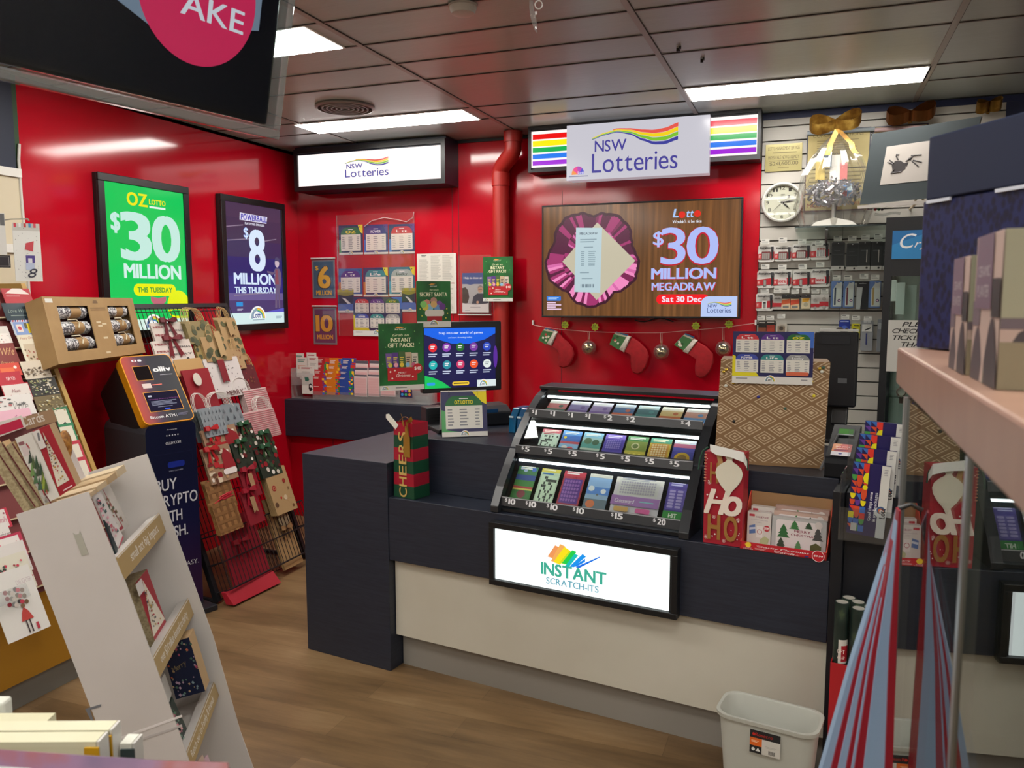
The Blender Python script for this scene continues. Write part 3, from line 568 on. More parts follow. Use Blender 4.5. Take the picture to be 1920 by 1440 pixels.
T1 = [('c86868', 'e8e0d8', '3a5a4a', 'red and cream ticket, leftmost in the top row'), ('8a7ab0', 'e0d8e8', '6a4a90', 'lilac patterned ticket, second in the top row'), ('a088b8', 'e8e0f0', '7a5aa0', 'pale purple ticket, third in the top row'), ('4a6a9a', 'c8d0e0', 'd06a4a', 'blue one dollar ticket with an orange foot in the top row'), ('3a6a70', 'c0d8d8', '4a8a88', 'dark teal two dollar ticket in the top row'), ('d8b878', 'f0e4c8', 'c86a3a', 'golden yellow ticket in the top row'), ('d89a88', 'f0e0d8', '5a90c8', 'peach and blue four dollar ticket, rightmost in the top row')]
for i, (bg, a, c2, lb) in enumerate(T1): x0 = .03+.1*i*Wd/.726; ticket(tf, x0, min(x0+.088, Wd-.006), .014, Ls-.034, bg, t_scene([(0, .2, a), (.5, .75, c2)], [(.3, .85, .14, a), (.7, .35, .12, c2)]), lb, -.026)
# ---------------------------------------------------------------- gift bags on the ledge
GOLDM = M('c9a24a', .28, .8); GOLDI = M('b99a55', .4, .3)
def tag_shape(fr, pts, th, m_): return MB().prism(fr, pts, 0, th, m_)
fr = CF.sub(.012, ZL+.001, -.03).yaw(math.radians(-6)); W_, H_, D_ = .115, fr.px(742, 792)[1], .1
r = thing('gift_bag', 'red and green striped bottle bag reading CHEERS on the counter ledge', 'gift bag', fr.w(W_/2, 0, -D_/2))
mb = MB(); n = 6; RD, GN = M('a3182f', .4), M('14462f', .4)
for i in range(n):
    z0, z1 = H_*i/n, H_*(i+1)/n; m_ = (GN, RD)[i % 2]; s0, s1 = 1-.0*i, 1
    A0_, A1_ = .006*(i/n), .006*((i+1)/n)
    mb.loft([[fr.w(A, z, C_) for A, C_ in ((q, 0), (W_-q, 0), (W_-q, -D_), (q, -D_))] for z, q in ((z0, A0_), (z1, A1_))], m_, caps=(i == 0))
mb.build('bag_body', r)
s = Sheet(fr, 0, 0, W_, H_, .0005); GI = M('c8a860', .4); YS = [.965, .84, .7, .56, .42, .28]
for ch, y in zip('CHEERS', (.985, .84, .69, .54, .385, .235)):
    s.vt(ch, .66, y, y-.125, .36, GI, 1)
s.build('gold_lettering', r)
t = fr.sub(.082, H_*.56, .004); bt = [(-.018, 0), (.018, 0), (.018, .085), (.008, .1), (.008, .13), (-.008, .13), (-.008, .1), (-.018, .085)]
tag_shape(t, bt, .002, GOLDM).build('bottle_tag', r)
tag_shape(fr.sub(.035, H_-.01, .002, 2.45), [(0, 0), (.07, 0), (.08, .013), (.07, .026), (0, .026)], .0015, M('dedbd2', .5)).build('white_tag', r)
rb = MB(); rb.strip([fr.w(.06+.004*math.sin(i), H_+.005+.008*i, .01) for i in range(6)], [fr.w(.075+.004*math.sin(i), H_-.012+.008*i, .016) for i in range(6)], GOLDM)
rb.strip([fr.w(.09+.006*i, H_+.004*i, 0) for i in range(5)], [fr.w(.09+.006*i, H_+.012+.006*i, .01) for i in range(5)], GOLDM); rb.strip([fr.w(.084+.004*i, H_+.01-.018*i, .012) for i in range(5)], [fr.w(.096+.003*i, H_+.012-.017*i, .016) for i in range(5)], GOLDM); rb.build('gold_ribbon', r, smooth=True)
MB().tube([fr.w(.02, H_-.004, -.02)]+[fr.w(.02+.0095*i, H_+.025*math.sin(i/8*3.14), -.015) for i in range(9)], .002, M('7a4a2a', .6), 6).build('cord_handle', r, smooth=True)
fr = CP(-.012); b0 = ZL+.001; a0 = fr.px(1318, 1021)[0]; a1 = fr.px(1390.5, 1028)[0]; b1 = fr.px(1319, 846)[1]
r = thing('gift_bag', 'red bottle bag reading HO HO HO with a white bauble tag', 'gift bag', fr.w((a0+a1)/2, b0, -.04))
HR = M('a81c30', .45); MB().box(fr, a0, a1, b0, b1, -.075, 0, HR).build('bag_body', r)
s = Sheet(fr, a0, b0, a1, b1, 0); rn = random.Random(5)
for i in range(26): s.circ(rn.uniform(.06, .95), rn.uniform(.03, .97), .012+.012*rn.random(), M('f0e8e4'), 8)
for x, y in ((.08, .93), (.55, .95), (.28, .7), (.9, .7), (.88, .3), (.15, .33)):
    for k in range(4): a = k*.785; s.poly([(x-.05*math.cos(a), y-.022*math.sin(a)), (x+.05*math.cos(a), y+.022*math.sin(a)), (x+.05*math.cos(a+.25), y+.022*math.sin(a+.25)), (x-.05*math.cos(a+.25), y-.022*math.sin(a+.25))], M('e4ccc8'))
BR_ = M('a8793e', .45, .2); CRM = M('ecdfd2', .5)
s.t('H', .16, .36, .33, .22, BR_, 1); s.t('O', .6, .88, .33, .22, BR_, 1); s.t('H', .14, .46, .94, .26, BR_, 2); s.t('O', .56, .9, .94, .26, BR_, 2)
s.t('H', .04, .52, .66, .26, CRM, 2, .35); s.t('o', .5, .96, .66, .3, CRM, 2, .2)
for i in range(10): s.rect(0, .02+.032*i, .06, .03+.032*i, M('c89a78'))
s.build('printed_front', r)
hf_ = [(.011, -.062), (.028, -.04), (.041, -.015), (.045, .006), (.04, .024), (.026, .039), (.012, .048), (.008, .056), (.013, .062), (.011, .07)]; or_ = [(0, -.088)]+hf_+[(-x, y) for x, y in hf_[::-1]]
ca, cb_ = fr.px(1367, 890, .009); tag_shape(fr.sub(ca, cb_, .009), [(x*1.02, y*.92) for x, y in or_], .002, M('ddd8c6', .6)).build('bauble_tag', r)
mb = MB(); mb.loft([[fr.w(*fr.px(x, y, .01), .01+dc) for x, y, dc in q] for q in ([(1331, 833, 0), (1335, 846, .01), (1330, 846, -.01)], [(1345, 836, 0), (1346, 852, .015), (1343, 846, -.02)], [(1370, 842, 0), (1372, 856, .015), (1368, 850, -.02)], [(1395, 848, 0), (1396, 866, .012), (1392, 858, -.02)], [(1401, 866, 0), (1401, 878, .004), (1399, 872, -.006)])], M('d4d2cc', .55)); mb.build('tissue_label', r, smooth=True)
mb = MB(); mb.strip([fr.P(x, y, .006) for x, y in ((1343, 850), (1346, 865), (1342, 890))], [fr.P(x, y, .008) for x, y in ((1352, 850), (1356, 868), (1349, 892))], M('b08a58', .5)); mb.build('brown_ribbon', r)
mb = MB(); mb.tube([fr.P(x, y, .004) for x, y in ((1328, 838), (1318, 845), (1312, 862), (1310, 880))], .003, M('1c4a38', .6), 6); mb.build('green_cord', r, smooth=True); mb = MB(); mb.tube([fr.P(x, y, .004) for x, y in ((1378, 852), (1392, 850), (1400, 862), (1402, 882))], .003, M('1c4a38', .6), 6); mb.build('green_cord', r, smooth=True)
# ---------------------------------------------------------------- charity card box
fr = CP(0.0); a0 = fr.px(1387, 1040)[0]; a1 = fr.px(1550, 1065)[0]-.002; bl = ZL+.001; fb = fr.px(1388, 1014.5)[1]; D_ = .15; bk = CP(-D_).px(1409.5, 919.5)[1]
r = thing('card_box', 'red open cardboard counter box of charity Christmas card packs', 'display box', fr.w((a0+a1)/2, bl, -D_/2))
RB = M('c21a2a', .5); RI = M('d8503c', .5); mb = MB()
mb.box(fr, a0, a1, bl, bl+.003, -D_, 0, RB); mb.box(fr, a0, a1, bl, fb, -.003, 0, RB); mb.box(fr, a0+.004, a1-.004, bl, bk, -D_, -D_+.003, M('a8825a', .7))
for A in (a0, a1-.003): mb.prism(F(fr.w(A+.003, 0, 0), CF.n, CF.v), [(-D_, bl), (0, bl), (0, fb), (-.02, fb+.01), (-D_+.02, bk-.01), (-D_, bk)], 0, .003, RI)
mb.build('box_tray', r)
s = Sheet(fr, a0, bl, a1, fb, 0); YL = M('f2d23a'); WT = M('f4eeee')
s.t('Charity Christmas', .2, .8, .47, .2, WT, 1, .3); s.t('Cards', .4, .64, .86, .24, WT, 1, .3)
s.circ(.1, .3, .034, YL, 16); 
for k in range(10): a = k*.628; s.poly([(.1+.03*math.cos(a), .3+.15*math.sin(a)), (.1+.05*math.cos(a+.2), .3+.24*math.sin(a+.2)), (.1+.03*math.cos(a+.4), .3+.15*math.sin(a+.4))], YL)
s.t('Care', .06, .14, .72, .12, WT, 0, .2); s.t('Charity', .04, .16, .88, .12, WT, 0, .2); s.lines(.18, .6, .32, .82, 4, M('e8b8b8'), .5)
s.circ(.91, .52, .07, WT, 24); s.circ(.91, .52, .064, RB, 24); s.t('$9.99', .86, .96, .6, .2, WT, 2, .1); s.poly([(.76, .7), (.8, .66), (.81, .82), (.76, .86)], M('2a3a8a'))
for x, y in ((.22, .25), (.68, .8)):
    for k in range(4): a = k*.785; s.poly([(x-.025*math.cos(a), y-.1*math.sin(a)), (x+.025*math.cos(a), y+.1*math.sin(a)), (x+.025*math.cos(a+.2), y+.1*math.sin(a+.2)), (x-.025*math.cos(a+.2), y-.1*math.sin(a+.2))], M('e8a0a0'))
s.build('printed_lip', r)
wh = M('d8d2cc', .45)
for i in range(2):
    c0 = -.045-.035*i; f2 = CF.sub(0, bl+.003, c0).tip(.06); A0_ = a0+.012+.004*i; A1_ = A0_+.078; hh = CP(-.045).px(1400, 959)[1]-bl-.003+.012*i
    s = Sheet(f2, A0_, 0, A1_, hh, -.03, wh, .03)
    s.rr(.07, .06, .3, .13, M('c03a48'), .2); s.t('VALUE PACK', .36, .9, .16, .055, M('8a2a50'), 1); s.t('20 CHARITY CHRISTMAS', .15, .86, .24, .03, M('a89aa8'), 0); s.t('CARDS', .36, .6, .31, .03, M('a89aa8'), 0)
    s.poly([(.08, .42), (.33, .36), (.36, .62), (.1, .66)], M('5a78b0')); s.poly([(.1, .47), (.34, .44), (.35, .5), (.1, .54)], M('d0d8e8')); s.rect(.4, .4, .66, .74, M('e8e4e0')); s.circ(.53, .57, .11, M('b04a5a'), 20); s.circ(.53, .57, .085, M('e8e4e0'), 20); s.poly([(.55, .8), (.75, .68), (.95, .75), (.85, 1), (.6, 1)], M('b8c090')); s.circ(.83, .45, .13, M('c01c30'), 22); s.t('$9.99', .73, .94, .49, .08, WT, 2)
    tag(s.build('card_pack'), 'white value pack of charity cards, %s in the red counter box' % ('front one' if i == 0 else 'rear one'), 'card pack', 'card packs in the red counter box')
for i in range(3):
    c0 = -.04-.028*i; f2 = CF.sub(0, bl+.003, c0).tip(.06); A0_ = a0+.094; A1_ = a1-.008; hh = CP(-.04).px(1500, 974)[1]-bl-.003+.012*i
    s = Sheet(f2, A0_, 0, A1_, hh, -.024, M(('b8b8b8', 'c8a89a', 'b89a90')[i], .3), .024)
    s.rr(.08, .08, .9, 1.0, M('e4dcdc'), .08); s.t('MERRY', .42, .72, .42, .075, M('8a2a48'), 1); s.t('CHRISTMAS', .36, .82, .53, .065, M('8a2a48'), 1)
    for x, y, w_, h_, k in ((.22, .5, .24, .34, '2f6a3a'), (.42, .26, .2, .22, '3a7a40'), (.68, .22, .16, .16, '2a4a30'), (.85, .48, .2, .34, '4a4a4a'), (.18, .86, .2, .28, '3a4a3a'), (.5, .85, .16, .22, '5a8a5a')):
        for q in range(3): s.poly([(x-w_/2*(.6+.2*q), y-h_*.62+h_*.31*(q+1)), (x, y-h_*.9+h_*.28*q), (x+w_/2*(.6+.2*q), y-h_*.62+h_*.31*(q+1))], M(k))
    s.poly([(.72, .98), (.72, .75), (.82, .66), (.92, .75), (.92, .98)], M('5a5a34')); s.circ(.86, .13, .07, M('d8d0cc'), 14)
    tag(s.build('card_pack'), 'clear boxed Merry Christmas tree cards, %s of three in the red box' % ('front', 'middle', 'rear')[i], 'card pack', 'card packs in the red counter box')
# ---------------------------------------------------------------- back counter along the left back wall
zb = hy(549, 741, YB).z; p0 = hz(520, 749, zb); p1 = hz(806, 761, zb)
bx0, bx1 = XL+.02, p1.x; byf = (p0.y+p1.y)/2; bz = Vector(p0).z
r = thing('back_counter', 'navy topped red counter along the left back wall', 'counter', ((bx0+bx1)/2, 4.8, 0))
bx = XL+.62
f0 = WB(byf); zlo = f0.px(560, 818)[1]
MB().box(f0, p0.x, bx1, zlo, zb, -(YB-byf)+.003, 0, NVL).build('counter_top', r, bevel=.002)
mb = MB(); mb.box(f0, p0.x, bx1-.03, .0, zlo-.002, -(YB-byf)+.003, -.06, RED)
mb.build('red_body', r)
mb = MB(); x = f0.px(616, 840)[0]; mb.box(f0, x-.002, x+.002, .05, zlo-.01, -.0595, -.058, M('50040e', .5)); mb.build('panel_joint', r)
bt = zb+.0012
# brochures: red, orange and blue stacks of four, pale pink slips
def stand_sheet(px_tl, px_br, y, draw, mt, name, label, cat, group=None, tilt=.0, th=.003, fr=None):
    fr = fr or WB(y); s = psheet(fr, px_tl, px_br, 0, mt, th); draw(s); return tag(s.build(name), label, cat, group)
def geo(s, seed, x0, x1, y0, y1, n, m_, pal=('d83a2a', 'f0c020', '2a8a4a', '3a6ac0', '6a3a8a')):
    rn = random.Random(seed)
    for i in range(n):
        for j in range(m_):
            xa, xb = x0+(x1-x0)*i/n, x0+(x1-x0)*(i+1)/n; ya, yb = y0+(y1-y0)*j/m_, y0+(y1-y0)*(j+1)/m_; k = rn.randrange(3); c = M(pal[rn.randrange(len(pal))], .45)
            if k == 0: s.poly([(xa, ya), (xb, ya), (xb, yb)], c)
            elif k == 1: s.poly([(xa+(xb-xa)*(.5-.5*math.cos(a)), ya+(yb-ya)*.9*math.sin(a)) for a in [q*.393 for q in range(9)]][::-1], c)
            else: s.rect(xa, ya, xb, yb, c)
ybf = byf+.06
r = thing('brochure_rack', 'clear acrylic brochure rack on the back counter', 'brochure rack', hy(690, 742, ybf+.1))
fr = WB(ybf); ra0, _ = fr.px(586, 735); ra1, _ = fr.px(806, 700); mb = MB()
mb.box(fr, ra0, ra1, bt, bt+.003, -.2, .005, CLR); mb.build('rack_base', r)
for k in range(4): MB().box(fr, ra0, ra1, bt+.003, bt+.06+.03*k, -.035*k-.002, -.035*k, CLR).build('rack_step', r)
cols = [('b82a30', 'red', 587, 613), ('d87a20', 'orange', 611, 638), ('2a4a9a', 'blue', 635, 663)]
for h, nm, xa, xb in cols:
    for k in range(4):
        y = ybf+.004+.035*k; top = 704-11.5*k+(0 if nm == 'red' else 1.5); dx = 2.2*k+.0
        def dr(s, k=k, h=h):
            geo(s, k+len(nm), .68, 1, .02, .98, 2, 9); s.lines(.08, .06, .5, .16, 3, M('f0e0d8'), .5); s.lines(.08, .55, .45, .6, 1, M('f0e0d8'), .5)
        stand_sheet((xa+dx, top), (xb+dx, 741), y, dr, M(h, .4), 'brochure', '%s how to play brochure, %s from the front of its stack on the back counter' % (nm, ORD[k] if k else 'first'), 'brochure', 'brochures on the back counter')
for ci, (xa, xb) in enumerate(((664, 689), (690, 712), (713, 742))):
    for k in range(3):
        def dr(s):
            s.rect(0, 0, 1, .08, M('5a5660')); s.rect(.05, .14, .95, .96, M('d8a8a8'))
            for i in range(7): s.rect(.05, .16+.115*i, .95, .165+.115*i, M('e8d0d0'))
        stand_sheet((xa+1.5*k, 702-13*k), (xb+1.5*k, 744), ybf+.004+.035*k, dr, M('dcc8c6', .5), 'play_slip', 'pale pink play slips, %s row of the %s column of the rack' % (('front', 'middle', 'rear')[k], ('left', 'middle', 'right')[ci]), 'play slip', 'play slips on the back counter')
r = thing('leaflet_holder', 'clear leaflet holder of folded newspapers at the left end of the back counter', 'leaflet holder', hy(570, 740, ybf))
fr = WB(ybf+.02); ha0, hb1 = fr.px(548, 690); ha1, _ = fr.px(590, 690); MB().box(fr, ha0, ha1, bt, bt+.004, -.12, .02, CLR).build('holder_base', r)
MB().box(fr, ha0, ha0+.003, bt+.004, hb1, -.12, .02, CLR).build('holder_side', r); MB().box(fr, ha0+.003, ha1, bt+.1, bt+.19, .015, .018, CLR).build('holder_front', r)
for i, (tl, br, dy) in enumerate((((551, 662), (571, 706), .08), ((556, 670), (577, 708), .05), ((575, 661), (594, 702), .07), ((578, 668), (597, 700), .035), ((562, 686), (590, 712), .015))):
    def dr(s, i=i): s.lines(.12, .1, .85, .24, 2, M('3a7a6a' if i < 2 else 'a04a50'), .6); s.lines(.15, .4, .85, .6, 3, M('c87a4a' if i == 1 else 'b0aca6'), .5)
    stand_sheet(tl, br, ybf+.02+dy, dr, M('d6d2ca', .6), 'newsletter', ('white newsletter with green heading, rearmost in the leaflet holder', 'white newsletter with orange block in the leaflet holder', 'white newsletter behind on the right in the leaflet holder', 'white newsletter with red heading on the right in the leaflet holder', 'folded grey newsletter lowest in the leaflet holder')[i], 'newsletter', 'newsletters in the leaflet holder')
def dr(s): s.poly([(.25, .06), (.6, .05), (.66, .22), (.5, .3), (.3, .26)], M('2f6a5a')); s.poly([(.62, .45), (.8, .4), (.95, .5), (.85, .62), (.95, .75), (.7, .85), (.6, .7)], M('1c1c1e')); s.circ(.78, .56, .1, M('e0ded8'))
stand_sheet((566, 705), (588, 739), ybf+.005, dr, M('dedcd4', .5), 'leaflet', 'white leaflet with black drawing standing left of the red brochures', 'leaflet')
def dr(s):
    for i in range(6): s.circ(.2+.3*(i % 3), .3+.38*(i//3), .11, M(('d03a5a', '8a5ad0', 'e0c03a', '3a8ad0', '3aa06a', 'e07a3a')[i]), 14)
stand_sheet((750, 727), (773, 746), ybf-.03, dr, M('2a2250', .4), 'game_card', 'small purple card with coloured game dots below the green gift poster', 'card')
mb = MB(); fr = TOP(bt); q = hz(735, 748, bt)
mb.tube([(q.x+.06*math.cos(i*.5)+.02*i-.1, q.y-.02+.02*math.sin(i*.5), bt+.003) for i in range(14)], .0025, M('d8d8d4', .4), 6); tag(mb.build('loose_wire', smooth=True), 'thin white wire lying curled on the back counter edge', 'wire')
mb = MB(); mb.tube([(q.x-.02, q.y-.05, bt+.004), (q.x+.03, q.y-.03, bt+.004), (q.x+.09, q.y-.02, bt+.01)], .004, M('16161a', .5), 6); tag(mb.build('black_pen', smooth=True), 'black pen lying on the back counter below the gift poster', 'pen')
# ---------------------------------------------------------------- posters and papers on the left back wall
fr = WB(YB-.004)
FILM = glass_mat('clear_film', 'faf6f6', 1.1, 1.45, .05, .02)
for (tl, br, bg, n1, c1, lb) in (((585, 488), (629, 559), '2f5a78', '$6', 'e8b818', 'blue poster with a yellow 6 million in a clear hanger on the red wall'), ((587, 577), (632, 646), '6a1f5a', '10', 'e8a818', 'purple poster with a yellow 10 million in a clear hanger on the red wall')):
    a0, b1 = fr.px(*tl); a1, b0 = fr.px(*br); r = thing('poster_hanger', lb, 'poster', fr.w((a0+a1)/2, b0), 'clear poster hangers on the red wall')
    s = Sheet(fr, a0, b0, a1, b1, -.002, M('7a8088', .4), .003); s.rect(.06, .04, .94, .96, M(bg, .45)); 
    if n1 == '$6': s.t('$', .14, .28, .26, .1, M(c1), 2); s.t('6', .25, .85, .74, .58, M('2a1c10'), 2); s.t('6', .29, .82, .72, .54, M(c1), 2)
    else: s.t('10', .1, .88, .66, .46, M('2a1c10'), 2); s.t('10', .13, .85, .64, .42, M(c1), 2)
    s.t('MILLION', .16, .84, .92 if n1 == '$6' else .86, .12, M(c1), 2); s.build('poster_sheet', r)
    MB().box(fr, a0-.004, a1+.004, b0-.004, b1+.004, .003, .0045, FILM).build('clear_cover', r)
    mb = MB(); mb.tube([fr.w(a0-.006, b1+.012, .004), fr.w(a1+.006, b1+.012, .004)], .006, M('c8c4c2', .3), 8); mb.build('hanger_rail', r, smooth=True)
a0, b1 = fr.px(631, 404); a1, b0 = fr.px(780, 632)
r = thing('acrylic_poster_pocket', 'large clear acrylic pocket holding game result cards on the red wall', 'poster pocket', fr.w((a0+a1)/2, b0))
MB().box(fr, a0, a1, b0, b1, .006, .0085, FILM).build('clear_sheet', r)
mb = MB(); mb.box(fr, a0, a0+.003, b0, b1, -.001, .006, CLR); mb.build('side_edge', r); MB().box(fr, a1-.003, a1, b0, b1, -.001, .006, CLR).build('side_edge', r)
mb = MB(); mb.tube([fr.P(x, y, .012) for x, y in ((683, 425), (697, 414), (720, 408), (745, 412), (762, 416), (774, 408), (776, 397))], .003, M('c8a8a8', .2, 0, .8), 6); mb.build('wrinkled_film_edge', r, smooth=True)
def rcard(head, word, wc, bg='24285a', corner=None, foot=None):
    def dr(s):
        s.poly([(0, .5), (.0, 1), (.1, 1), (.1, .5)], M(foot or '5a9a6a')); s.poly([(.8, .0), (1, 0), (1, .3), (.9, .25)], M(corner or 'e8d820'))
        s.rect(0, .93, 1, 1, M('dcdad6')); lott(s, .5, .985, .2, .1); results(s, .09, .08, .92, .87, head, word=word, wc=wc)
        s.circ(.88, .07, .02, M('1c1c20'), 8)
    return dr
row = [((635, 423), (681, 477), rcard('1f6a3a', 'OZ', 'e8d820'), 'game card with green head, left in the top row of the wall pocket'), ((682, 422), (728, 476), rcard('3a2c80', 'POWER', 'e0e0f0', corner='5a3a8a', foot='3a6ac0'), 'game card with violet head, middle of the top row of the wall pocket'), ((729, 421), (778, 475), rcard('c02a40', 'L tt', 'f0e8e8', corner='5a3a8a', foot='5a8ad0'), 'game card with red head, right in the top row of the wall pocket'),
       ((635, 504), (680, 555), rcard('5a2a8a', 'L tt', 'f0e8f0', bg='3a58a0', corner='2a5a9a', foot='c87a3a'), 'game card with purple head, left in the lower row of the wall pocket'), ((681, 502), (728, 556), rcard('2f8a98', 'Life', 'f0f0f0', foot='c87a3a'), 'game card with teal head, middle of the lower row of the wall pocket'), ((729, 501), (779, 555), rcard('a8b4b4', 'Lucky', '3a4a4a', bg='3a8aa0', foot='4aa0c0'), 'game card with grey head, right in the lower row of the wall pocket')]
for i, (tl, br, dr, lb) in enumerate(row): stand_sheet(tl, br, 0, dr, M(('24285a', '2a2a78', '1f3a6a', '3a58a0', '2a2a6a', '2a6a88')[i], .4), 'result_card', lb, 'game card', 'game cards in the wall pocket', th=.0012, fr=fr)
for i, (tl, br) in enumerate((((633, 543), (664, 586)), ((753, 540), (780, 584)))):
    def dr(s): s.rect(0, 0, 1, .12, M('a8a020')); s.poly([(0, .12), (1, .12), (1, .22), (.5, .3), (0, .22)], M('8a8418')); s.poly([(.25, .35), (.5, .4), (.8, .6), (.7, .68)], M('d8d8dc')); s.rr(0, .62, 1, 1.0, M('4a6ab8'), .2); s.rect(0, .92, 1, 1, M('dcdad6')); lott(s, .6, .98, .3, .12)
    stand_sheet(tl, br, 0, dr, M('1c1838', .4), 'promotion_card', ('dark blue card with a yellow top beside the big results poster, left one', 'dark blue card with a yellow top beside the big results poster, right one')[i], 'card', 'cards beside the results poster', th=.0012, fr=fr.sub(0, 0, .0016))
def six(s, paper='d8d8d4'):
    hs = (('c8303c', 'L tt'), ('5a2a8a', 'L tt'), ('1f6a34', 'OZ'), ('3a4aa8', 'POWER'), ('2f8a8c', 'Life'), ('9a9c9c', 'Lucky'))
    s.poly([(.78, 0), (1, 0), (1, .3), (.95, .3), (.88, .1)], M('3a6ac8')); s.poly([(0, .45), (.04, .48), (.04, .76), (.3, .78), (.34, .86), (0, .86)], M('ece020'))
    for i, (h, wd) in enumerate(hs):
        x = .04+.315*(i % 3); y = .05+.385*(i//3); results(s, x, y, x+.285, y+(.35 if i < 5 else .34), h, word=wd, wc='e8e420' if wd == 'OZ' else 'f0f0f0', n=6)
    s.rr(.67, .76, .95, .83, M('d86a4a'), .4); s.rect(0, .86, 1, 1, M('e0deda')); lott(s, .48, .95, .14, .12); s.lines(.05, .89, .2, .94, 1, M('9a9aa0')); s.lines(.86, .9, .94, .94, 1, M('8a8a90'))
stand_sheet((662, 557), (755, 631), 0, six, M('24245c', .4), 'results_poster', 'wide six game results poster at the bottom of the wall pocket', 'poster', th=.0012, fr=fr.sub(0, 0, .0022))
for i, (tl, br) in enumerate((((782, 476), (853, 530)), ((786, 532), (854, 588)))):
    def dr(s):
        for k in range(3): s.lines(.06+.31*k, .08+(.12 if k == 0 else 0), .33+.31*k, .92, 24, M('a8a49c'), .45, .3, k)
        s.lines(.12, .05, .26, .13, 2, M('4a4a4a'), .6)
    stand_sheet(tl, br, 0, dr, M('d4d0c6', .6), 'notice_sheet', ('white printed rules notice on the red wall, upper one', 'white printed rules notice on the red wall, lower one')[i], 'notice', 'printed notices on the red wall', fr=fr.sub(0, 0, .001))
a0, b1 = fr.px(853, 475); a1, b0 = fr.px(857, 588); tag(MB().box(fr, a0, a1, b0, b1, 0, .012, M('e0dcd8', .4)).build('wall_strip'), 'narrow white plastic strip on the red wall right of the notices', 'strip')
fr3 = WB(YB-.03); a0, b1 = fr3.px(867, 512); a1, b0 = fr3.px(917, 586)
r = thing('help_poster', 'Help is close at hand poster in a clear holder beside the pipe', 'poster', fr3.w((a0+a1)/2, b0))
s = Sheet(fr3, a0, b0, a1, b1, 0, M('d8dadc', .4), .003); s.rect(0, 0, 1, .28, M('1f4a9a')); s.rect(0, .28, 1, .78, M('b8c0c4')); s.t('Help is close at hand', .06, 1.0, .15, .055, M('f0f4f8'), 1)
s.poly([(0, .25), (.3, .3), (.6, .26), (1, .28), (1, .2), (0, .2)], M('1f4a9a')); s.poly([(0, .38), (.12, .36), (.22, .44), (.26, .62), (.2, .76), (0, .78)], M('3a2c28')); s.poly([(.36, .78), (.42, .6), (.56, .52), (.78, .52), (.96, .62), (1, .78)], M('22324a')); s.circ(.68, .42, .095, M('c8a088'), 14, 1.2); s.poly([(.58, .4), (.6, .34), (.68, .31), (.76, .33), (.79, .4), (.74, .36), (.64, .36)], M('8a8a88')); s.rect(.61, .41, .75, .425, M('3a3a3a')); s.circ(.58, .74, .05, M('c8a088'), 10)
s.poly([(0, .76), (.5, .82), (1, .76), (1, 1), (0, 1)], M('dcdcdc')); s.lines(.3, .86, .7, .89, 1, M('8a8a90')); s.lines(.1, .94, .3, .97, 1, M('a0a0a8')); s.build('poster_sheet', r)
MB().box(fr3, a0-.03, a1+.02, b0-.012, b1+.12, .004, .0065, FILM).build('clear_holder', r); MB().box(fr3, a0-.03, a1+.02, b0-.018, b0-.012, -.01, .012, M('d8d4d0', .3)).build('holder_lip', r)
def giftpack(s, price='$40'):
    for x, y in ((.1, .1), (.8, .12), (.9, .3), (.15, .35), (.6, .07), (.3, .2), (.85, .5), (.08, .6)): s.circ(x, y, .012, M('7ac86a'), 8)
    s.poly([(.36, .07), (.42, .045), (.5, .05), (.56, .06), (.48, .075)], M('e8a040')); s.t('INSTANT', .36, .6, .1, .02, M('e8f0e0'), 1)
    s.t('Grab an', .3, .66, .19, .035, M('d8e8b8'), 1, .2); s.t('INSTANT', .26, .72, .275, .06, M('ecf0c8'), 2); s.t('GIFT PACK!', .2, .78, .355, .06, M('ecf0c8'), 2)
    for i, h in enumerate(('7a5aa0', '5a3a8a', '4a6a3a', 'c8b090', 'd8d0c0')): x = .16+.145*i; s.poly([(x-.02, .42+.012*abs(i-2)), (x+.12, .42+.012*abs(i-2)), (x+.13, .66), (x, .66)], M(h)); s.lines(x+.01, .5, x+.1, .6, 3, M('d8c850' if i < 3 else '4a4a48'), .5)
    for i in range(5): s.circ(.24+.13*i, .62, .05, M(('d8d040', 'e8a0b0', 'e8c840', '8ac0e0', 'c86a8a')[i]), 10)
    s.rect(.18, .66, .84, .86, M('c01c26')); s.t('MERRY', .42, .6, .75, .025, M('f0e0d8'), 1); s.t('Christmas', .36, .68, .8, .04, M('f0e0d8'), 1, .3)
    for x, y in ((.24, .72), (.28, .82), (.74, .8), (.34, .7)): s.circ(x, y, .02, M('f0e8d8'), 8)
    s.circ(.85, .68, .11, M('c41c28'), 20); s.t(price, .78, .93, .7, .045, M('f4ece4'), 2)
    s.rect(0, .925, 1, 1, M('dedcd6')); lott(s, .12, .985, .16, .055); s.lines(.35, .955, .6, .975, 1, M('8a8a88'), .7, 0)
GRN = mottled('green_poster', [(.35, '0f4a22'), (.65, '1f7a34')], 6, .4)
frp = WB(4.955); stand_sheet((906, 482), (962, 565), 0, giftpack, GRN, 'gift_pack_poster', 'green instant gift pack poster taped across the red drain pipe', 'poster', fr=frp)
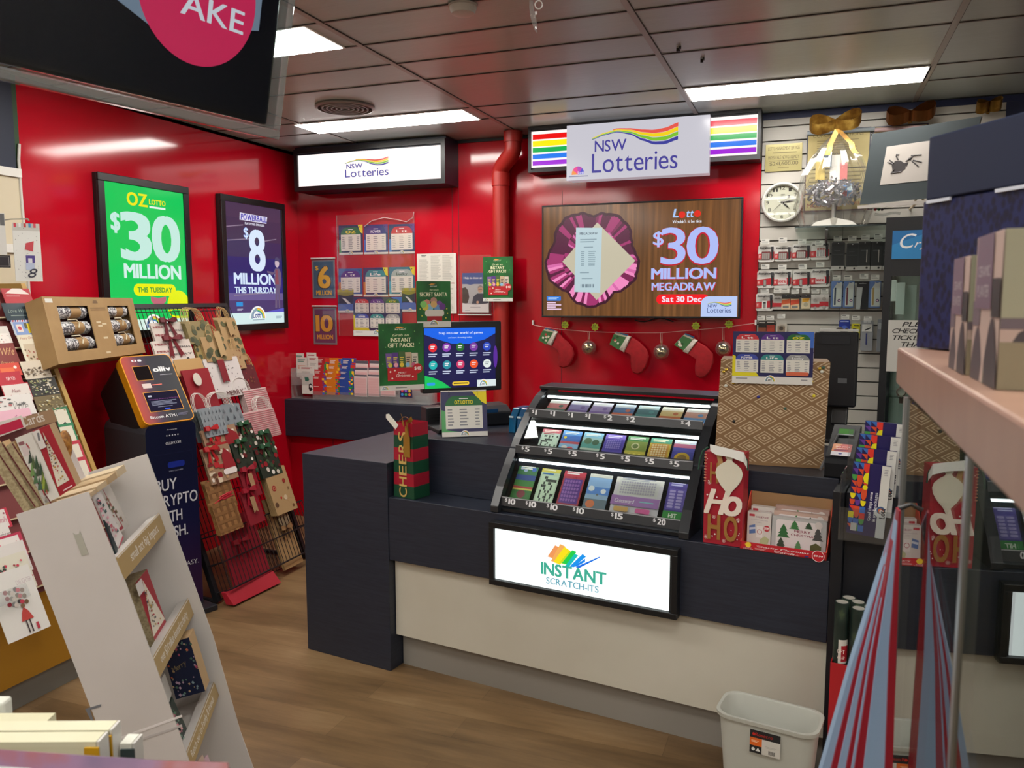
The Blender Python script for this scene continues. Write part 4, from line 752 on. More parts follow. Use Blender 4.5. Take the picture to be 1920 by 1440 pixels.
# ---------------------------------------------------------------- lottery terminal
TF = F(CF.w(.32, 0, -.62), (math.sin(math.radians(46.3)), math.cos(math.radians(46.3)), 0), (0, 0, 1))
kk = TF.px(866, 668); r = thing('terminal_monitor', 'black touch screen monitor listing lottery games behind the calendar', 'monitor', TF.w(kk[0], ZU, 0))
a0, b1 = TF.px(791, 604); a1, b0 = TF.px(941, 731)
mb = MB(); mb.box(TF, a0, a1, b0, b1, -.045, -.002, M('17181c', .35)); mb.build('monitor_case', r, bevel=.006); MB().box(TF, a0+.12, a1-.02, b0-.005, b1-.09, -.1, -.045, M('111216', .5)).build('rear_housing', r, bevel=.01)
l0, lt = TF.px(795, 616); l1, lb = TF.px(929, 723); s = Sheet(TF, l0, lb, l1, lt, -.0019, EL('17164a'), .002)
s.poly([(0, 0), (1, 0), (1, .1), (.85, .2), (.62, .27), (.38, .26), (.15, .17), (0, .1)], EL('0a62e8')); s.t('Step into our world of games', .2, .82, .1, .04, EL('d8e8fc'), 1); s.t('and start dreaming today.', .33, .67, .17, .025, EL('c0dcf8'), 1)
s.poly([(0, .78), (.12, .82), (.25, .9), (.36, 1), (0, 1)], EL('12c058')); s.circ(1.0, .5, .03, EL('5a2a9a'), 20, 5)
s.rr(.03, .9, .14, .95, EL('2a9ae8'), .3); s.rr(.38, .9, .62, .965, EL('f0c83a'), .5); s.lines(.4, .92, .6, .945, 1, EL('6a5a20'), .8, 0)
for i, h in enumerate(('e02430', '8a3ab0', '1f6a2a', '7a3aa0', '2a4ac0', '18b0b0', '2a90a0', 'd03a68', 'f0562a', 'e4ece8')):
    x = .115+.19*(i % 5); y = .32+.29*(i//5); s.circ(x, y, .058, EL(h), 18); s.lines(x-.03, y-.03, x+.03, y+.03, 2, EL('f0f0f0' if i < 9 else '6a7a7a'), .5); s.lines(x-.06, y+.1, x+.06, y+.17, 2, EL('c8d0e8'), .5)
s.rect(.73, .885, 1, 1, EL('dce8e8')); lott(s, .82, .985, .13, .11, EL); s.build('screen', r)
MB().box(TF, a0+.15, a1-.25 if a1-a0 > .5 else a0+.25, ZU+.02, b0+.02, -.09, -.05, M('121317', .5)).build('stand_neck', r); MB().box(TF, a0+.06, a1-.1, ZU+.001, ZU+.02, -.18, .03, M('121317', .5)).build('stand_base', r, bevel=.005)
f2 = TF.sub(0, 0, .004); stand_sheet((709, 607), (795, 729), 0, giftpack, GRN, 'gift_pack_poster', 'large green instant gift pack poster fixed left of the terminal monitor', 'poster', fr=f2)
def santa(s):
    s.poly([(.36, .08), (.44, .05), (.56, .06), (.48, .075)], M('e8a040')); s.t('INSTANT', .4, .6, .12, .02, M('e8f0e0'), 1); s.t('Scratch', .38, .64, .2, .03, M('d8e8b8'), 1, .2); s.t('SECRET SANTA', .1, .9, .33, .085, M('e8ecc8'), 2)
    for x, y, h in ((.3, .47, 'd88a7a'), (.5, .42, 'b8887a'), (.66, .5, '7a4a9a'), (.4, .56, '8ac0d8'), (.25, .56, 'd8c850'), (.6, .58, '6a9ad0'), (.75, .55, '6a3a8a'), (.5, .5, 'd8b070'), (.2, .5, '8ad070')): s.circ(x, y, .1, M(h), 8)
    s.rr(.24, .62, .8, .76, M('dcd8cc'), .4); s.poly([(.3, .76), (.74, .76), (.74, .86), (.3, .86)], M('a81c24'))
    for x, y in ((.1, .6), (.15, .75), (.88, .6), (.85, .8), (.9, .7)): s.circ(x, y, .02, M('d8d050'), 8)
    s.rect(0, .87, 1, 1, M('dedcd6')); lott(s, .5, .94, .26, .1)
stand_sheet((780, 527), (845, 613), 0, santa, GRN, 'secret_santa_poster', 'green Secret Santa poster standing above the terminal monitor', 'poster', fr=TF.sub(0, 0, -.004))
# desk calendar
q0 = hz(829, 820.7, ZU+.001); cfr = F(q0, (math.sin(math.radians(58)), math.cos(math.radians(58)), 0), (0, 0, 1)).tip(math.radians(12)); cw = cfr.px(914.5, 816)[0]; ch = cfr.px(823, 733)[1]
r = thing('desk_calendar', 'standing flip board of lotto prices with a green arched heading', 'desk calendar', q0+cfr.u*cw/2)
s = Sheet(cfr, 0, .002, cw, ch, 0, M('2a2a5a', .4), .002)
s.poly([(0, .42), (.12, .45), (.12, .86), (.4, .9), (0, .9)], M('58a868')); s.poly([(.68, .02), (1, .02), (1, .32), (.86, .24)], M('f0dc18')); results(s, .09, .12, .9, .83, '1f6a3a', word='OZ LOTTO', wc='e8dc20', n=6); s.rect(0, .9, 1, 1, M('dedcd6')); s.rect(0, 0, 1, .03, M('d4d0c8')); lott(s, .5, .97, .2, .1); s.build('price_page', r)
bk_ = F(q0-cfr.u*0+Vector(cfr.n)*-.0, cfr.u, Vector((0, 0, 1)))
rear = MB(); top_l, top_r = cfr.w(0, ch, -.002), cfr.w(cw, ch, -.002); back = Vector((cfr.n.x, cfr.n.y, 0)).normalized()*-.11
bl_, br_ = Vector((q0.x, q0.y, ZU+.001))+back, Vector((q0.x, q0.y, ZU+.001))+back+cfr.u*cw; rear.loft([[bl_, br_, top_r, top_l], [bl_+back*.02, br_+back*.02, top_r+back*.02, top_l+back*.02]], M('d8d6d0', .5)); rear.build('rear_leg', r)
for x in (.18, .8): MB().tube([cfr.w(cw*x+.0, ch-.012+.016*math.sin(a*.6), .004+.012*math.cos(a*.6)-.012) for a in range(11)], .0015, M('2a2a2e', .3, .8), 6).build('binder_ring', r, smooth=True)
# black printer and blue packets beyond the calendar
PZ = ZU+.001; f2 = F(CF.w(.2, PZ, -.62), TF.u, (0, 0, 1))
r = thing('receipt_printer', 'black rounded ticket printer behind the flip board on the counter', 'printer', f2.w(.1, 0, -.1))
a0, b1 = f2.px(908, 764); a1, _ = f2.px(958, 764); MB().prism(F(f2.w(a0, 0, -.2), f2.n, f2.v), [(0, 0), (.2, 0), (.2, b1*.75), (.15, b1), (.05, b1*1.05), (0, b1*.9)], -(a1-a0), 0, M('1a1c22', .45)).build('printer_body', r, bevel=.01)
MB().box(f2, a0+.01, a0+.07, b1*.7, b1*.9, .0005, .004, M('1f4a78', .3)).build('blue_window', r, bevel=.002)
f2b = F(CF.w(.02, PZ, -.5), TF.u, (0, 0, 1)); a0, b1 = f2b.px(799, 765); a1, _ = f2b.px(823, 765)
r = thing('card_scanner', 'black slotted scanner box to the left of the flip board', 'scanner', f2b.w((a0+a1)/2, 0, -.04)); MB().box(f2b, a0, a1+.03, 0, b1, -.09, 0, M('1c1e24', .4)).build('scanner_body', r, bevel=.006)
for k in range(4): MB().box(f2b, a0+.015, a1+.03, b1*(.2+.14*k), b1*(.25+.14*k), .0005, .003, M('08090b', .5)).build('slot', r)
q = CF.px(975, 800, -.5); BLU = glass_mat('blue_plastic', '3aa0d0', 1.2, 1.45, .08, .35); DB = M('123a5a', .25)
r = thing('packet_dispenser', 'clear blue plastic dispenser of packets left of the ticket display', 'dispenser', CF.w(q[0], ZU, -.5)); CB = CP(-.46)
for i in range(3):
    a, _ = CB.px(953+15*i, 800); _, t_ = CB.px(955, 764); w_ = .034
    MB().loft([[CB.w(a+dx+lean, b, c) for dx, c in ((0, 0), (w_, 0), (w_, -.1), (0, -.1))] for b, lean in ((ZU+.001, 0), (ZU+(t_-ZU)*.6, .006), (t_, .025))], M(('1c6a9a', '1a5a8a', '1f78a8')[i], .15, 0, .8)).build('blue_packet', r, bevel=.003)
    MB().box(CB, a+.01, a+w_-.004, ZU+(t_-ZU)*.62, ZU+(t_-ZU)*.68, .004, .012, M('c8e0ea', .3)).build('shiny_fold', r)
# ---------------------------------------------------------------- wrapped cardboard box with poster
A = hz(1339, 867, ZU); B_ = hz(1541, 879, ZU); BF = F((A.x, A.y, 0), Vector((B_.x-A.x, B_.y-A.y, 0)), (0, 0, 1))
def diamonds(name, fr, P, Q, a_off, b_off):
    mt, nt, b, N, L = nodes(name); g = N('NewGeometry')
    def axis(vec, per, off):
        d = N('VectorMath'); d.operation = 'DOT_PRODUCT'; d.inputs[1].default_value = vec; L(g.outputs['Position'], d.inputs[0])
        m1 = N('Math'); m1.operation = 'MULTIPLY_ADD'; m1.inputs[1].default_value = 1/per; m1.inputs[2].default_value = off; L(d.outputs['Value'], m1.inputs[0])
        f = N('Math'); f.operation = 'PINGPONG'; f.inputs[1].default_value = .5; L(m1.outputs[0], f.inputs[0])
        k = N('Math'); k.operation = 'MULTIPLY'; k.inputs[1].default_value = 2; L(f.outputs[0], k.inputs[0]); return k.outputs[0]
    s = N('Math'); s.operation = 'ADD'; L(axis(fr.u, P, a_off), s.inputs[0]); L(axis(fr.v, Q, b_off), s.inputs[1])
    h = N('Math'); h.operation = 'MULTIPLY'; h.inputs[1].default_value = .5; L(s.outputs[0], h.inputs[0])
    br_, cr = '8a6a48', 'cbb595'; r_ = N('ValToRGB'); r_.color_ramp.interpolation = 'CONSTANT'; L(h.outputs[0], r_.inputs['Fac']); e = r_.color_ramp.elements
    st_ = [(0, cr), (.07, br_), (.17, cr), (.225, br_), (.33, cr), (.385, br_), (.60, cr), (.66, br_), (.76, cr), (.815, br_), (.9, cr)]
    while len(e) < len(st_): e.new(.5)
    for i, (p, hh) in enumerate(st_): e[i].position = p; e[i].color = lin(hh)
    L(r_.outputs[0], b.inputs['Base Color']); b.inputs['Roughness'].default_value = .5; return mt
DIA = diamonds('diamond_wrap', BF, .104, .0655, .1, .0); KRB = M('8e6e4a', .65)
tl = BF.px(1352, 673); tr_ = BF.px(1557, 679); bl = BF.px(1339, 866); br2 = BF.px(1543, 878)
r = thing('cardboard_box', 'tall cardboard box wrapped in brown diamond patterned paper on the counter', 'box', BF.w((bl[0]+br2[0])/2, ZU, -.08))
pl = [(bl[0], ZU+.001), (br2[0], ZU+.001), tr_, tl]; MB().prism(BF, pl, -.16, 0, DIA, KRB).build('box_body', r, bevel=.002)
MB().box(BF, bl[0]-.002, br2[0]+.002, ZU+.001, ZU+.012, .0005, .005, KRB).build('bottom_flap', r)
PINS = [((1362, 693), 'GOLD'), ((1357, 697), 'GOLD'), ((1361, 723), 'WHITE'), ((1544, 689), 'GREEN'), ((1537, 691), 'GOLD'), ((1541, 697), 'WHITE'), ((1422, 744), 'BLUE'), ((1526, 742), 'YELLOW'), ((1472, 766), 'GREEN'), ((1375, 718), 'GOLD'), ((1418, 717), 'GOLD'), ((1471, 717), 'GOLD'), ((1522, 716), 'GOLD'), ((1376, 790), 'BLACK')]
PC = dict(GOLD=M('d8b84a', .25, .8), WHITE=M('d8d8cc', .3), GREEN=M('3a5a4a', .3), BLUE=M('24248a', .3), YELLOW=M('d8c820', .3), BLACK=M('1c1c1c', .4))
psh = psheet(BF, (1375, 621), (1523, 722), .003, M('24245c', .4), .0015); six(psh); tag(psh.build('results_poster'), 'six game results poster pinned to the top of the patterned box', 'poster')
WHERE = ['outer top left corner', 'inner top left corner', 'left edge below the corner', 'top right corner', 'right beside the poster', 'right below its neighbours', 'middle left of the pattern', 'right edge midway', 'centre of the pattern', 'poster bottom left corner', 'poster bottom, second', 'poster bottom, third', 'poster bottom right corner', 'lower left of the pattern']
for (pt, k), wh_ in zip(PINS, WHERE):
    a, b = BF.px(*pt, .005); mb = MB(); mb.lathe(F(BF.w(a, b, .005), BF.u, BF.v), [(.002, -.0005), (.0055, 0), (.0055, .003), (.003, .005)], PC[k], 12); tag(mb.build('push_pin', smooth=True), '%s push pin in the patterned box, %s' % (k.lower(), wh_), 'pin', 'push pins in the patterned box')
# ---------------------------------------------------------------- string of stockings and baubles
def sag(px): # string height at picture x
    pts = [(996, 609), (1045, 617), (1105, 622), (1180, 624), (1240, 624), (1300, 619), (1357, 614), (1416, 606)]
    for (a, b), (c, d) in zip(pts, pts[1:]):
        if px <= c: return b+(d-b)*(px-a)/(c-a)
    return 606
fr = WB(YT-.05); WSTR = M('d8b8b4', .5)
mb = MB(); mb.tube([fr.w(fr.px(996, 609)[0], fr.px(996, 609)[1], -.049)]+[fr.P(x, sag(x)) for x in range(1002, 1412, 12)]+[fr.w(fr.px(1416, 606)[0], fr.px(1416, 606)[1], -.049)], .0016, WSTR, 6); tag(mb.build('string'), 'thin white string strung across the red panel under the television', 'string')
for x, nm in ((996, 'left'), (1416, 'right')):
    a, b = fr.px(x, 606); tag(MB().box(fr, a-.005, a+.005, b-.012, b+.018, -.0495, -.03, M('dcd8d4', .4)).build('wall_hook'), 'small white hook holding the %s end of the stocking string' % nm, 'hook', 'hooks of the stocking string')
VEL = mottled('red_velvet', [(.3, '8e0c16'), (.7, 'a5101b')], 40, .85, (1, 1, 1)); CUFF = mottled('white_fur', [(.3, 'c2b6aa'), (.7, 'd8d0c4')], 90, .9, bmp=.5)
def outline_solid(mb, fr, pts, th, mt, c=0):    # a cushioned solid with this outline
    n = len(pts); cx = sum(p[0] for p in pts)/n; cy = sum(p[1] for p in pts)/n; rings = []
    for sc, cc in ((.7, -th), (.92, -th*.7), (1, 0), (.92, th*.7), (.7, th)): rings.append([fr.w(cx+(a-cx)*sc, cy+(b-cy)*sc, c+cc) for a, b in pts])
    return mb.loft(rings, mt)
SK = [([(1046, 621), (1057, 634), (1066, 642), (1074, 652), (1077, 664), (1073, 677), (1067, 687), (1058, 690), (1049, 688), (1046, 679), (1048, 664), (1043, 655), (1035, 648)], [(1041, 619), (1047, 622), (1034, 649), (1026, 645)], [(1020, 617), (1039, 621), (1026, 644), (1011, 635)], 'first stocking from the left under the television'),
      ([(1184, 631), (1199, 641), (1213, 655), (1217, 668), (1212, 687), (1205, 698), (1196, 702), (1187, 699), (1183, 689), (1182, 668), (1178, 662), (1171, 658)], [(1177, 629), (1184, 631), (1170, 661), (1161, 655)], [(1153, 624), (1176, 630), (1163, 654), (1145, 643)], 'middle red stocking under the television'),
      ([(1308, 640), (1325, 650), (1337, 663), (1338, 680), (1331, 698), (1322, 707), (1312, 709), (1304, 704), (1303, 688), (1305, 672), (1298, 668), (1289, 662)], [(1301, 635), (1309, 638), (1290, 664), (1280, 659)], [(1283, 627), (1300, 634), (1284, 655), (1266, 644)], 'right red stocking under the television')]
for body, cuff, cards, lb in SK:
    f = lambda L_: [fr.px(*p) for p in L_][::-1]
    top = fr.px(*cuff[1]); r = thing('christmas_stocking', lb+', holding tickets', 'stocking', fr.w(*top), 'red stockings on the string')
    mb = MB(); outline_solid(mb, fr, f(body), .018, VEL); ft_ = mb.build('stocking_foot', r, smooth=True)
    mb = MB(); outline_solid(mb, fr, f(cuff), .022, CUFF); mb.build('fur_cuff', ft_, smooth=True)
    t0 = fr.px(cuff[1][0]+1, cuff[1][1]-2); t1 = fr.px(cuff[1][0], sag(cuff[1][0])); MB().tube([fr.w(*t0), fr.w(*t1)], .004, VEL, 6).build('hanging_loop', r)
    q = [fr.px(*p) for p in cards]; rn = random.Random(int(q[0][0]*100))
    for i in range(3):
        mb = MB(); cc = -.008+.006*i; off = (.006*(1-i), .008*(1-i)); P4 = [(a+off[0], b+off[1]) for a, b in q]; mb.prism(fr, P4[::-1], cc, cc+.002, M(('3a6a98', 'c8c0a8', '3a6a3a')[i], .4))
        for k in range(7):
            u, v = rn.random()*.7+.12, rn.random()*.7+.12; lerp = lambda A, B, t: (A[0]+(B[0]-A[0])*t, A[1]+(B[1]-A[1])*t); c_ = lerp(lerp(P4[0], P4[1], u), lerp(P4[3], P4[2], u), v)
            mb.flat(fr, [(c_[0]-.008, c_[1]-.004), (c_[0]+.004, c_[1]-.008), (c_[0]+.008, c_[1]+.004), (c_[0]-.004, c_[1]+.008)], cc+.0024+.0002*k, M(('d8d0b8', 'c03a3a', '1c4a24', 'e0d8c8', 'c8a850')[rn.randrange(5)], .4))
        tag(mb.build('scratch_ticket'), '%s lottery ticket poking out of the %s' % (('rearmost', 'middle', 'frontmost')[i], lb.replace(' from the left', '').replace(' under the television', ' on the string')), 'ticket', 'tickets in the stockings')
GLD = M('c8b890', .12, 1.0); CLB = glass_mat('clear_bauble', 'fbf8f2', 1.6, 1.5, .02, .06)
for i, (x, y, rr_, lb) in enumerate(((1104, 652, 14, 'left silver gold bauble hanging between the first two stockings'), (1240, 660, 15, 'middle silver gold bauble hanging between the second and third stockings'), (1356, 654, 14.5, 'right silver gold bauble hanging beside the patterned box'))):
    c = fr.P(x, y); R = rr_*(c-O0).length/1540; r = thing('bauble', lb, 'bauble', c, 'baubles on the string')
    MB().ball(c, R, CLB, 24, 14).build('clear_shell', r, smooth=2); MB().ball(c, R*.86, GLD, 24, 14).build('foil_ball', r, smooth=2)
    MB().tube([c+Vector((0, 0, R)), c+Vector((0, 0, R+.008))], .005, GLD, 10).build('cap', r)
    a, b = fr.px(x, sag(x)); MB().tube([c+Vector((-.004, 0, R+.006)), fr.w(a-.006, b, 0), fr.w(a+.004, b, 0), c+Vector((.004, 0, R+.006))], .0012, M('d8c8b8', .4), 6).build('ribbon_loop', r)
for i, (x, y, lb) in enumerate(((1060, 609, 'lime star tag above the first stocking'), (1116, 613, 'lime star tag above the left bauble'), (1305, 611, 'lime star tag above the right stocking'), (1367, 608, 'lime star tag above the right bauble'))):
    a, b = fr.px(x, y); mb = MB(); pts = [((.027 if k % 2 == 0 else .02)*math.cos(k*.3927)+a, (.027 if k % 2 == 0 else .02)*math.sin(k*.3927)+b) for k in range(16)]
    mb.prism(fr, pts, .004, .0055, M('b4c020', .45)); s_ = F(fr.w(a, b, 0), fr.u, fr.v); mb.text(s_, '$30' if i % 2 == 0 else '$31', -.013, .006, .004, .008, .006, M('2a3010'), 1); mb.text(s_, 'MILLION' if i % 2 == 0 else 'DOUBLE', -.018, .018, -.009, .007, .006, M('2a3010'), 1)
    tag(mb.build('star_tag'), lb+' on the string', 'tag', 'star tags on the string')
# ---------------------------------------------------------------- slat wall stock
SF = WB(YT); WHT = M('d4d2cc', .5)
def price(px, w_=15, h_=9, lb='', c=.055):
    fr = WB(YT-c); s = psheet(fr, (px[0]-w_/2, px[1]-h_/2), (px[0]+w_/2, px[1]+h_/2), 0, WHT, .0015)
    s.lines(.08, .12, .7, .4, 1, M('6a6a68'), .7, .3, int(px[0])); s.lines(.08, .5, .92, .9, 2, M('9a9a96'), .5, .2, int(px[1])); o = s.build('price_ticket'); tag(o, lb, 'price ticket', 'price tickets on the slat wall')
def peg(px, y2, c=.06):
    a, b = SF.px(px, y2); mb = MB(); mb.tube([SF.w(a, b, -.01), SF.w(a, b, c)], .0025, M('a8a8a8', .3, .8), 6); return mb
def pack(tl, br, draw, name, label, cat, group, body='cfccc8', c=.03, n=3, th=.006, rnd=.12):
    fr = WB(YT-c); a0, b1 = fr.px(*tl); a1, b0 = fr.px(*br); r = thing(name, label, cat, fr.w((a0+a1)/2, b0), group)
    mb = MB()
    for k in range(n): mb.prism(fr, [(x+.002*k, y) for x, y in rrect(a0, b0, a1, b1, rnd*(a1-a0))], -.012*k-th+.0, -.012*k, M(body, .35))
    hc_ = mb.build('hanging_cards', r)
    s = Sheet(fr, a0, b0, a1, b1, 0); draw(s); s.build('front_print', hc_)
    mb = MB(); cx = (a0+a1)/2; mb.tube([fr.w(cx, b1-.008, -c), fr.w(cx, b1-.008, .012)], .0022, M('b0b0b0', .3, .8), 6); mb.build('peg', r)
def batt(kind):
    def f(s):
        s.t('Energizer', .08, .82, .2, .1, M('26262a'), 2, .25); s.poly([(0, .52), (1, .4), (1, .78), (0, .86)], M('b4202c')); s.poly([(.8, .1), (.96, .1), (.96, .8), (.84, .9)], M('1c1c20')); s.circ(.88, .22, .09, M('3a3a40'), 12)
        s.rect(.02, .55, .2, .8, M('c84a4a')); s.lines(.05, .6, .16, .76, 3, M('e8d0d0'), .5)
        if kind == 0:
            s.rr(.22, .38, .78, .86, M('5a2428'), .08)
            for k in range(4): s.rect(.26+.12*k, .46, .36+.12*k, .84, M('a8a4a0', .25, .6)); s.rect(.26+.12*k, .4, .36+.12*k, .46, M('6a1c20'))
        elif kind == 1:
            s.rr(.3, .36, .78, .82, M('e4dcd8'), .06)
            for k in range(3): s.rect(.34+.15*k, .42, .45+.15*k, .8, M('8a8a8a', .25, .6)); s.rect(.34+.15*k, .36, .45+.15*k, .44, M('a82028'))
        elif kind == 2: s.rr(.38, .5, .55, .9, M('4a4a50'), .1); s.rect(.4, .55, .53, .86, M('b8b4b0', .25, .6))
        elif kind == 3: s.rr(.25, .45, .75, .8, M('d8c8c8'), .1); s.t('100%', .3, .7, .7, .14, M('c02030'), 2)
        else: s.rr(.36, .42, .64, .9, M('e4e4e0'), .1); s.rect(.42, .5, .58, .86, M('8a8a88', .3, .4)); s.rect(.42, .5, .58, .58, M('26262a'))
    return f
rows = [(((1422, 460), (1451, 491), 0), ((1453, 461), (1483, 490), 0), ((1486, 458), (1519, 488), 0), ((1521, 454), (1554, 487), 1)),
        (((1420, 508), (1451, 540), 2), ((1451, 507), (1483, 540), 3), ((1487, 507), (1519, 540), 2), ((1521, 504), (1555, 538), 3))]
pp = [[(1435, 453), (1468, 450), (1504, 453), (1536, 456)], [(1435, 500), (1467, 501), (1505, 500), (1538, 496)]]
nm = ['leftmost', 'second', 'third', 'rightmost']
for j, row_ in enumerate(rows):
    for i, (tl, br, k) in enumerate(row_):
        pack(tl, br, batt(k), 'battery_pack', '%s battery pack in the %s row of the battery display' % (nm[i], ('top', 'middle')[j]), 'battery pack', 'battery packs on the slat wall')
        price(pp[j][i], lb='price ticket over the %s battery pack of the %s row' % (nm[i], ('top', 'middle')[j]))
pack((1418, 550), (1449, 583), batt(4), 'battery_pack', 'white single battery pack at the left end of the lowest battery row', 'battery pack', 'battery packs on the slat wall')
price((1434, 546), lb='price ticket over the white single battery pack')
sm = [((1450, 556), (1465, 580), 'b8b4b0', 'grey and red small battery card, second in the lowest row', lambda s: (s.rect(0, .5, 1, .8, M('b4202c')), s.lines(.2, .1, .9, .25, 1, M('3a3a3e')))), ((1466, 552), (1481, 580), '2a2a2c', 'black and orange coin cell card, third in the lowest row', lambda s: (s.rect(0, .3, 1, 1, M('d8c0a0')), s.poly([(0, .4), (1, .3), (1, .6), (0, .7)], M('c85a30')), s.rect(.15, .75, .85, .92, M('7a7a78')))),
      ((1483, 552), (1498, 580), '2a2a2c', 'black and orange coin cell card, fourth in the lowest row', lambda s: (s.rect(0, .3, 1, 1, M('d8b890')), s.poly([(0, .4), (1, .32), (1, .62), (0, .72)], M('c8482a')), s.rect(.15, .75, .85, .92, M('7a7a78')))), ((1503, 552), (1519, 579), '3a3434', 'yellow coin cell card, fifth in the lowest row', lambda s: (s.rect(0, .25, 1, 1, M('d0c0a0')), s.poly([(.1, .3), (.9, .25), (.8, .5), (.1, .55)], M('d8a028')), s.circ(.5, .7, .25, M('a8a088'), 12))),
      ((1521, 552), (1536, 581), 'd0ccc8', 'white and red coin cell card, sixth in the lowest row', lambda s: (s.rect(0, .6, 1, .82, M('b4202c')), s.circ(.5, .4, .24, M('b0aca8', .3, .5), 12), s.circ(.5, .88, .18, M('b0aca8', .3, .5), 12))), ((1537, 551), (1553, 580), 'd4d0cc', 'white and red coin cell card, last in the lowest row', lambda s: (s.rect(0, .5, 1, .8, M('b8242e')), s.circ(.5, .32, .22, M('b0aca8', .3, .5), 12), s.circ(.5, .86, .2, M('b0aca8', .3, .5), 12)))]
for tl, br, bg, lb, dr in sm: pack(tl, br, dr, 'coin_cell_card', lb, 'battery pack', 'coin cell cards on the slat wall', bg, n=2)
for i, (x, y) in enumerate(((1458, 545), (1473, 545), (1491, 546), (1511, 545), (1529, 546), (1546, 546))): price((x, y), 14, 9, 'price ticket over card %d in the lowest battery row, counted from the left' % (i+2))
for i, (tl, br) in enumerate((((1560, 454), (1582, 506)), ((1588, 456), (1608, 507)), ((1610, 453), (1632, 506)), ((1633, 453), (1654, 506)), ((1655, 453), (1672, 506)))):
    def dr(s, i=i):
        s.rect(.05, .04, .95, .84, M('26282a')); s.lines(.2, .3, .7, .34, 1, M('4a4c4e')); s.rect(0, .86, 1, 1, M('bcb8b4')); s.rr(.62, .89, .78, .96, M('1a1a1c'), .3)
        if i in (2, 3): s.rect(.64, .3, .7, .72, M('a8a49c', .3, .6))
        else: s.rect(.08, .43, .92, .46, M('3a3c3e'))
    pack(tl, br, dr, 'pen_box', 'black hanging pen box, %s of five in the upper row' % ('first', 'second', 'third', 'fourth', 'fifth')[i], 'pen box', 'black pen boxes on the slat wall', '2c2e30', n=2)
    if i < 4: price(((1571, 447), (1598, 447), (1623, 445), (1647, 443))[i], 15, 9, 'price ticket over the %s black pen box' % ('first', 'second', 'third', 'fourth')[i])
for i, (tl, br) in enumerate((((1559, 527), (1578, 577)), ((1582, 527), (1600, 577)), ((1607, 528), (1627, 580)), ((1630, 527), (1650, 577)))):
    def dr(s, i=i):
        if i == 2: s.rect(0, 0, 1, .2, M('1a1c20')); s.poly([(.5, .2), (1, .2), (1, 1), (.35, 1)], M('16181c')); s.lines(.2, .06, .8, .1, 1, M('c8c8c8')); return
        s.poly([(.55, .05), (.95, .05), (.95, .95), (.2, .95), (.2, .3)], M('c4ccc8')); s.rr(.3, .25, .45, .9, M(('20304a', '6a2838', '20304a', 'a89058')[i]), .3); s.circ(.75, .73, .15, M('3a1c50'), 12); s.circ(.75, .73, .08, M('e8d8e8'), 10); s.circ(.75, .73, .03, M('c82030'), 8); s.lines(.4, .05, .8, .08, 1, M('30508a'))
    pack(tl, br, dr, 'pen_card', ('blue pen card, first in the lower row', 'blue pen card, second in the lower row', 'black and silver pen card between the blue ones', 'blue pen card, last in the lower row beside the cabinet')[i], 'pen card', 'pen cards on the slat wall', ('5a78b0', '5a78b0', 'b0b4b4', '5a78b0')[i], n=2)
    price(((1569, 521), (1590, 521), (1620, 518), (1641, 520))[i], 15, 9, 'price ticket over the %s pen card' % ('first', 'second', 'third', 'fourth')[i])
low = [((1422, 602), (1436, 622), '2a2420', 'small dark battery card low on the left of the slat wall', lambda s: (s.rect(0, .6, 1, 1, M('8a4a30')), s.lines(.1, .1, .9, .3, 1, M('c8c0b8')))), ((1437, 601), (1453, 622), '1e1a18', 'small black card with red foot low on the slat wall', lambda s: (s.rect(.05, .4, .95, 1, M('a83a28')), s.lines(.1, .1, .9, .3, 1, M('b8b0a8')))), ((1455, 607), (1475, 622), 'c8c0b4', 'small white card with brown picture low on the slat wall', lambda s: (s.rect(.15, .3, .85, 1, M('8a7a68')), s.circ(.5, .6, .2, M('4a4038'), 10))),
       ((1574, 600), (1593, 621), '2038a0', 'blue box of refills hanging above the monitor', lambda s: (s.lines(.1, .1, .9, .25, 1, M('a8b8e8')), s.circ(.5, .65, .3, M('4a68c8'), 12, .6))), ((1597, 607), (1611, 636), 'd8d01c', 'yellow hanging pack right of the blue box', lambda s: (s.rect(.15, .3, .6, .9, M('4a4410')), s.lines(.3, .1, .9, .2, 1, M('3a3a18')))), ((1615, 601), (1635, 658), '8a8c90', 'grey pen blister with a blue pen above the cream boards', lambda s: (s.rect(.08, .12, .92, .36, M('d4d4d0')), s.poly([(.3, .3), (.8, .22), (.82, .26), (.32, .34)], M('1c1c1e')), s.rect(.42, .42, .54, .8, M('26306a')), s.lines(.2, .03, .8, .09, 1, M('d8d8d8')))), ((1646, 599), (1656, 660), '7c8086', 'narrow grey blister pack beside the dark cabinet', lambda s: s.rect(.1, .1, .9, .3, M('a0a4a8')))]
for tl, br, bg, lb, dr in low: pack(tl, br, dr, 'hanging_pack', lb, 'pack', 'packs in the lowest slat wall row', bg, n=2)
for i, (x, y) in enumerate(((1427, 596), (1444, 596), (1465, 593), (1585, 594), (1605, 596), (1627, 597))): price((x, y), 14, 8, 'price ticket in the lowest slat wall row, %s from the left' % ('first', 'second', 'third', 'fourth', 'fifth', 'sixth')[i])
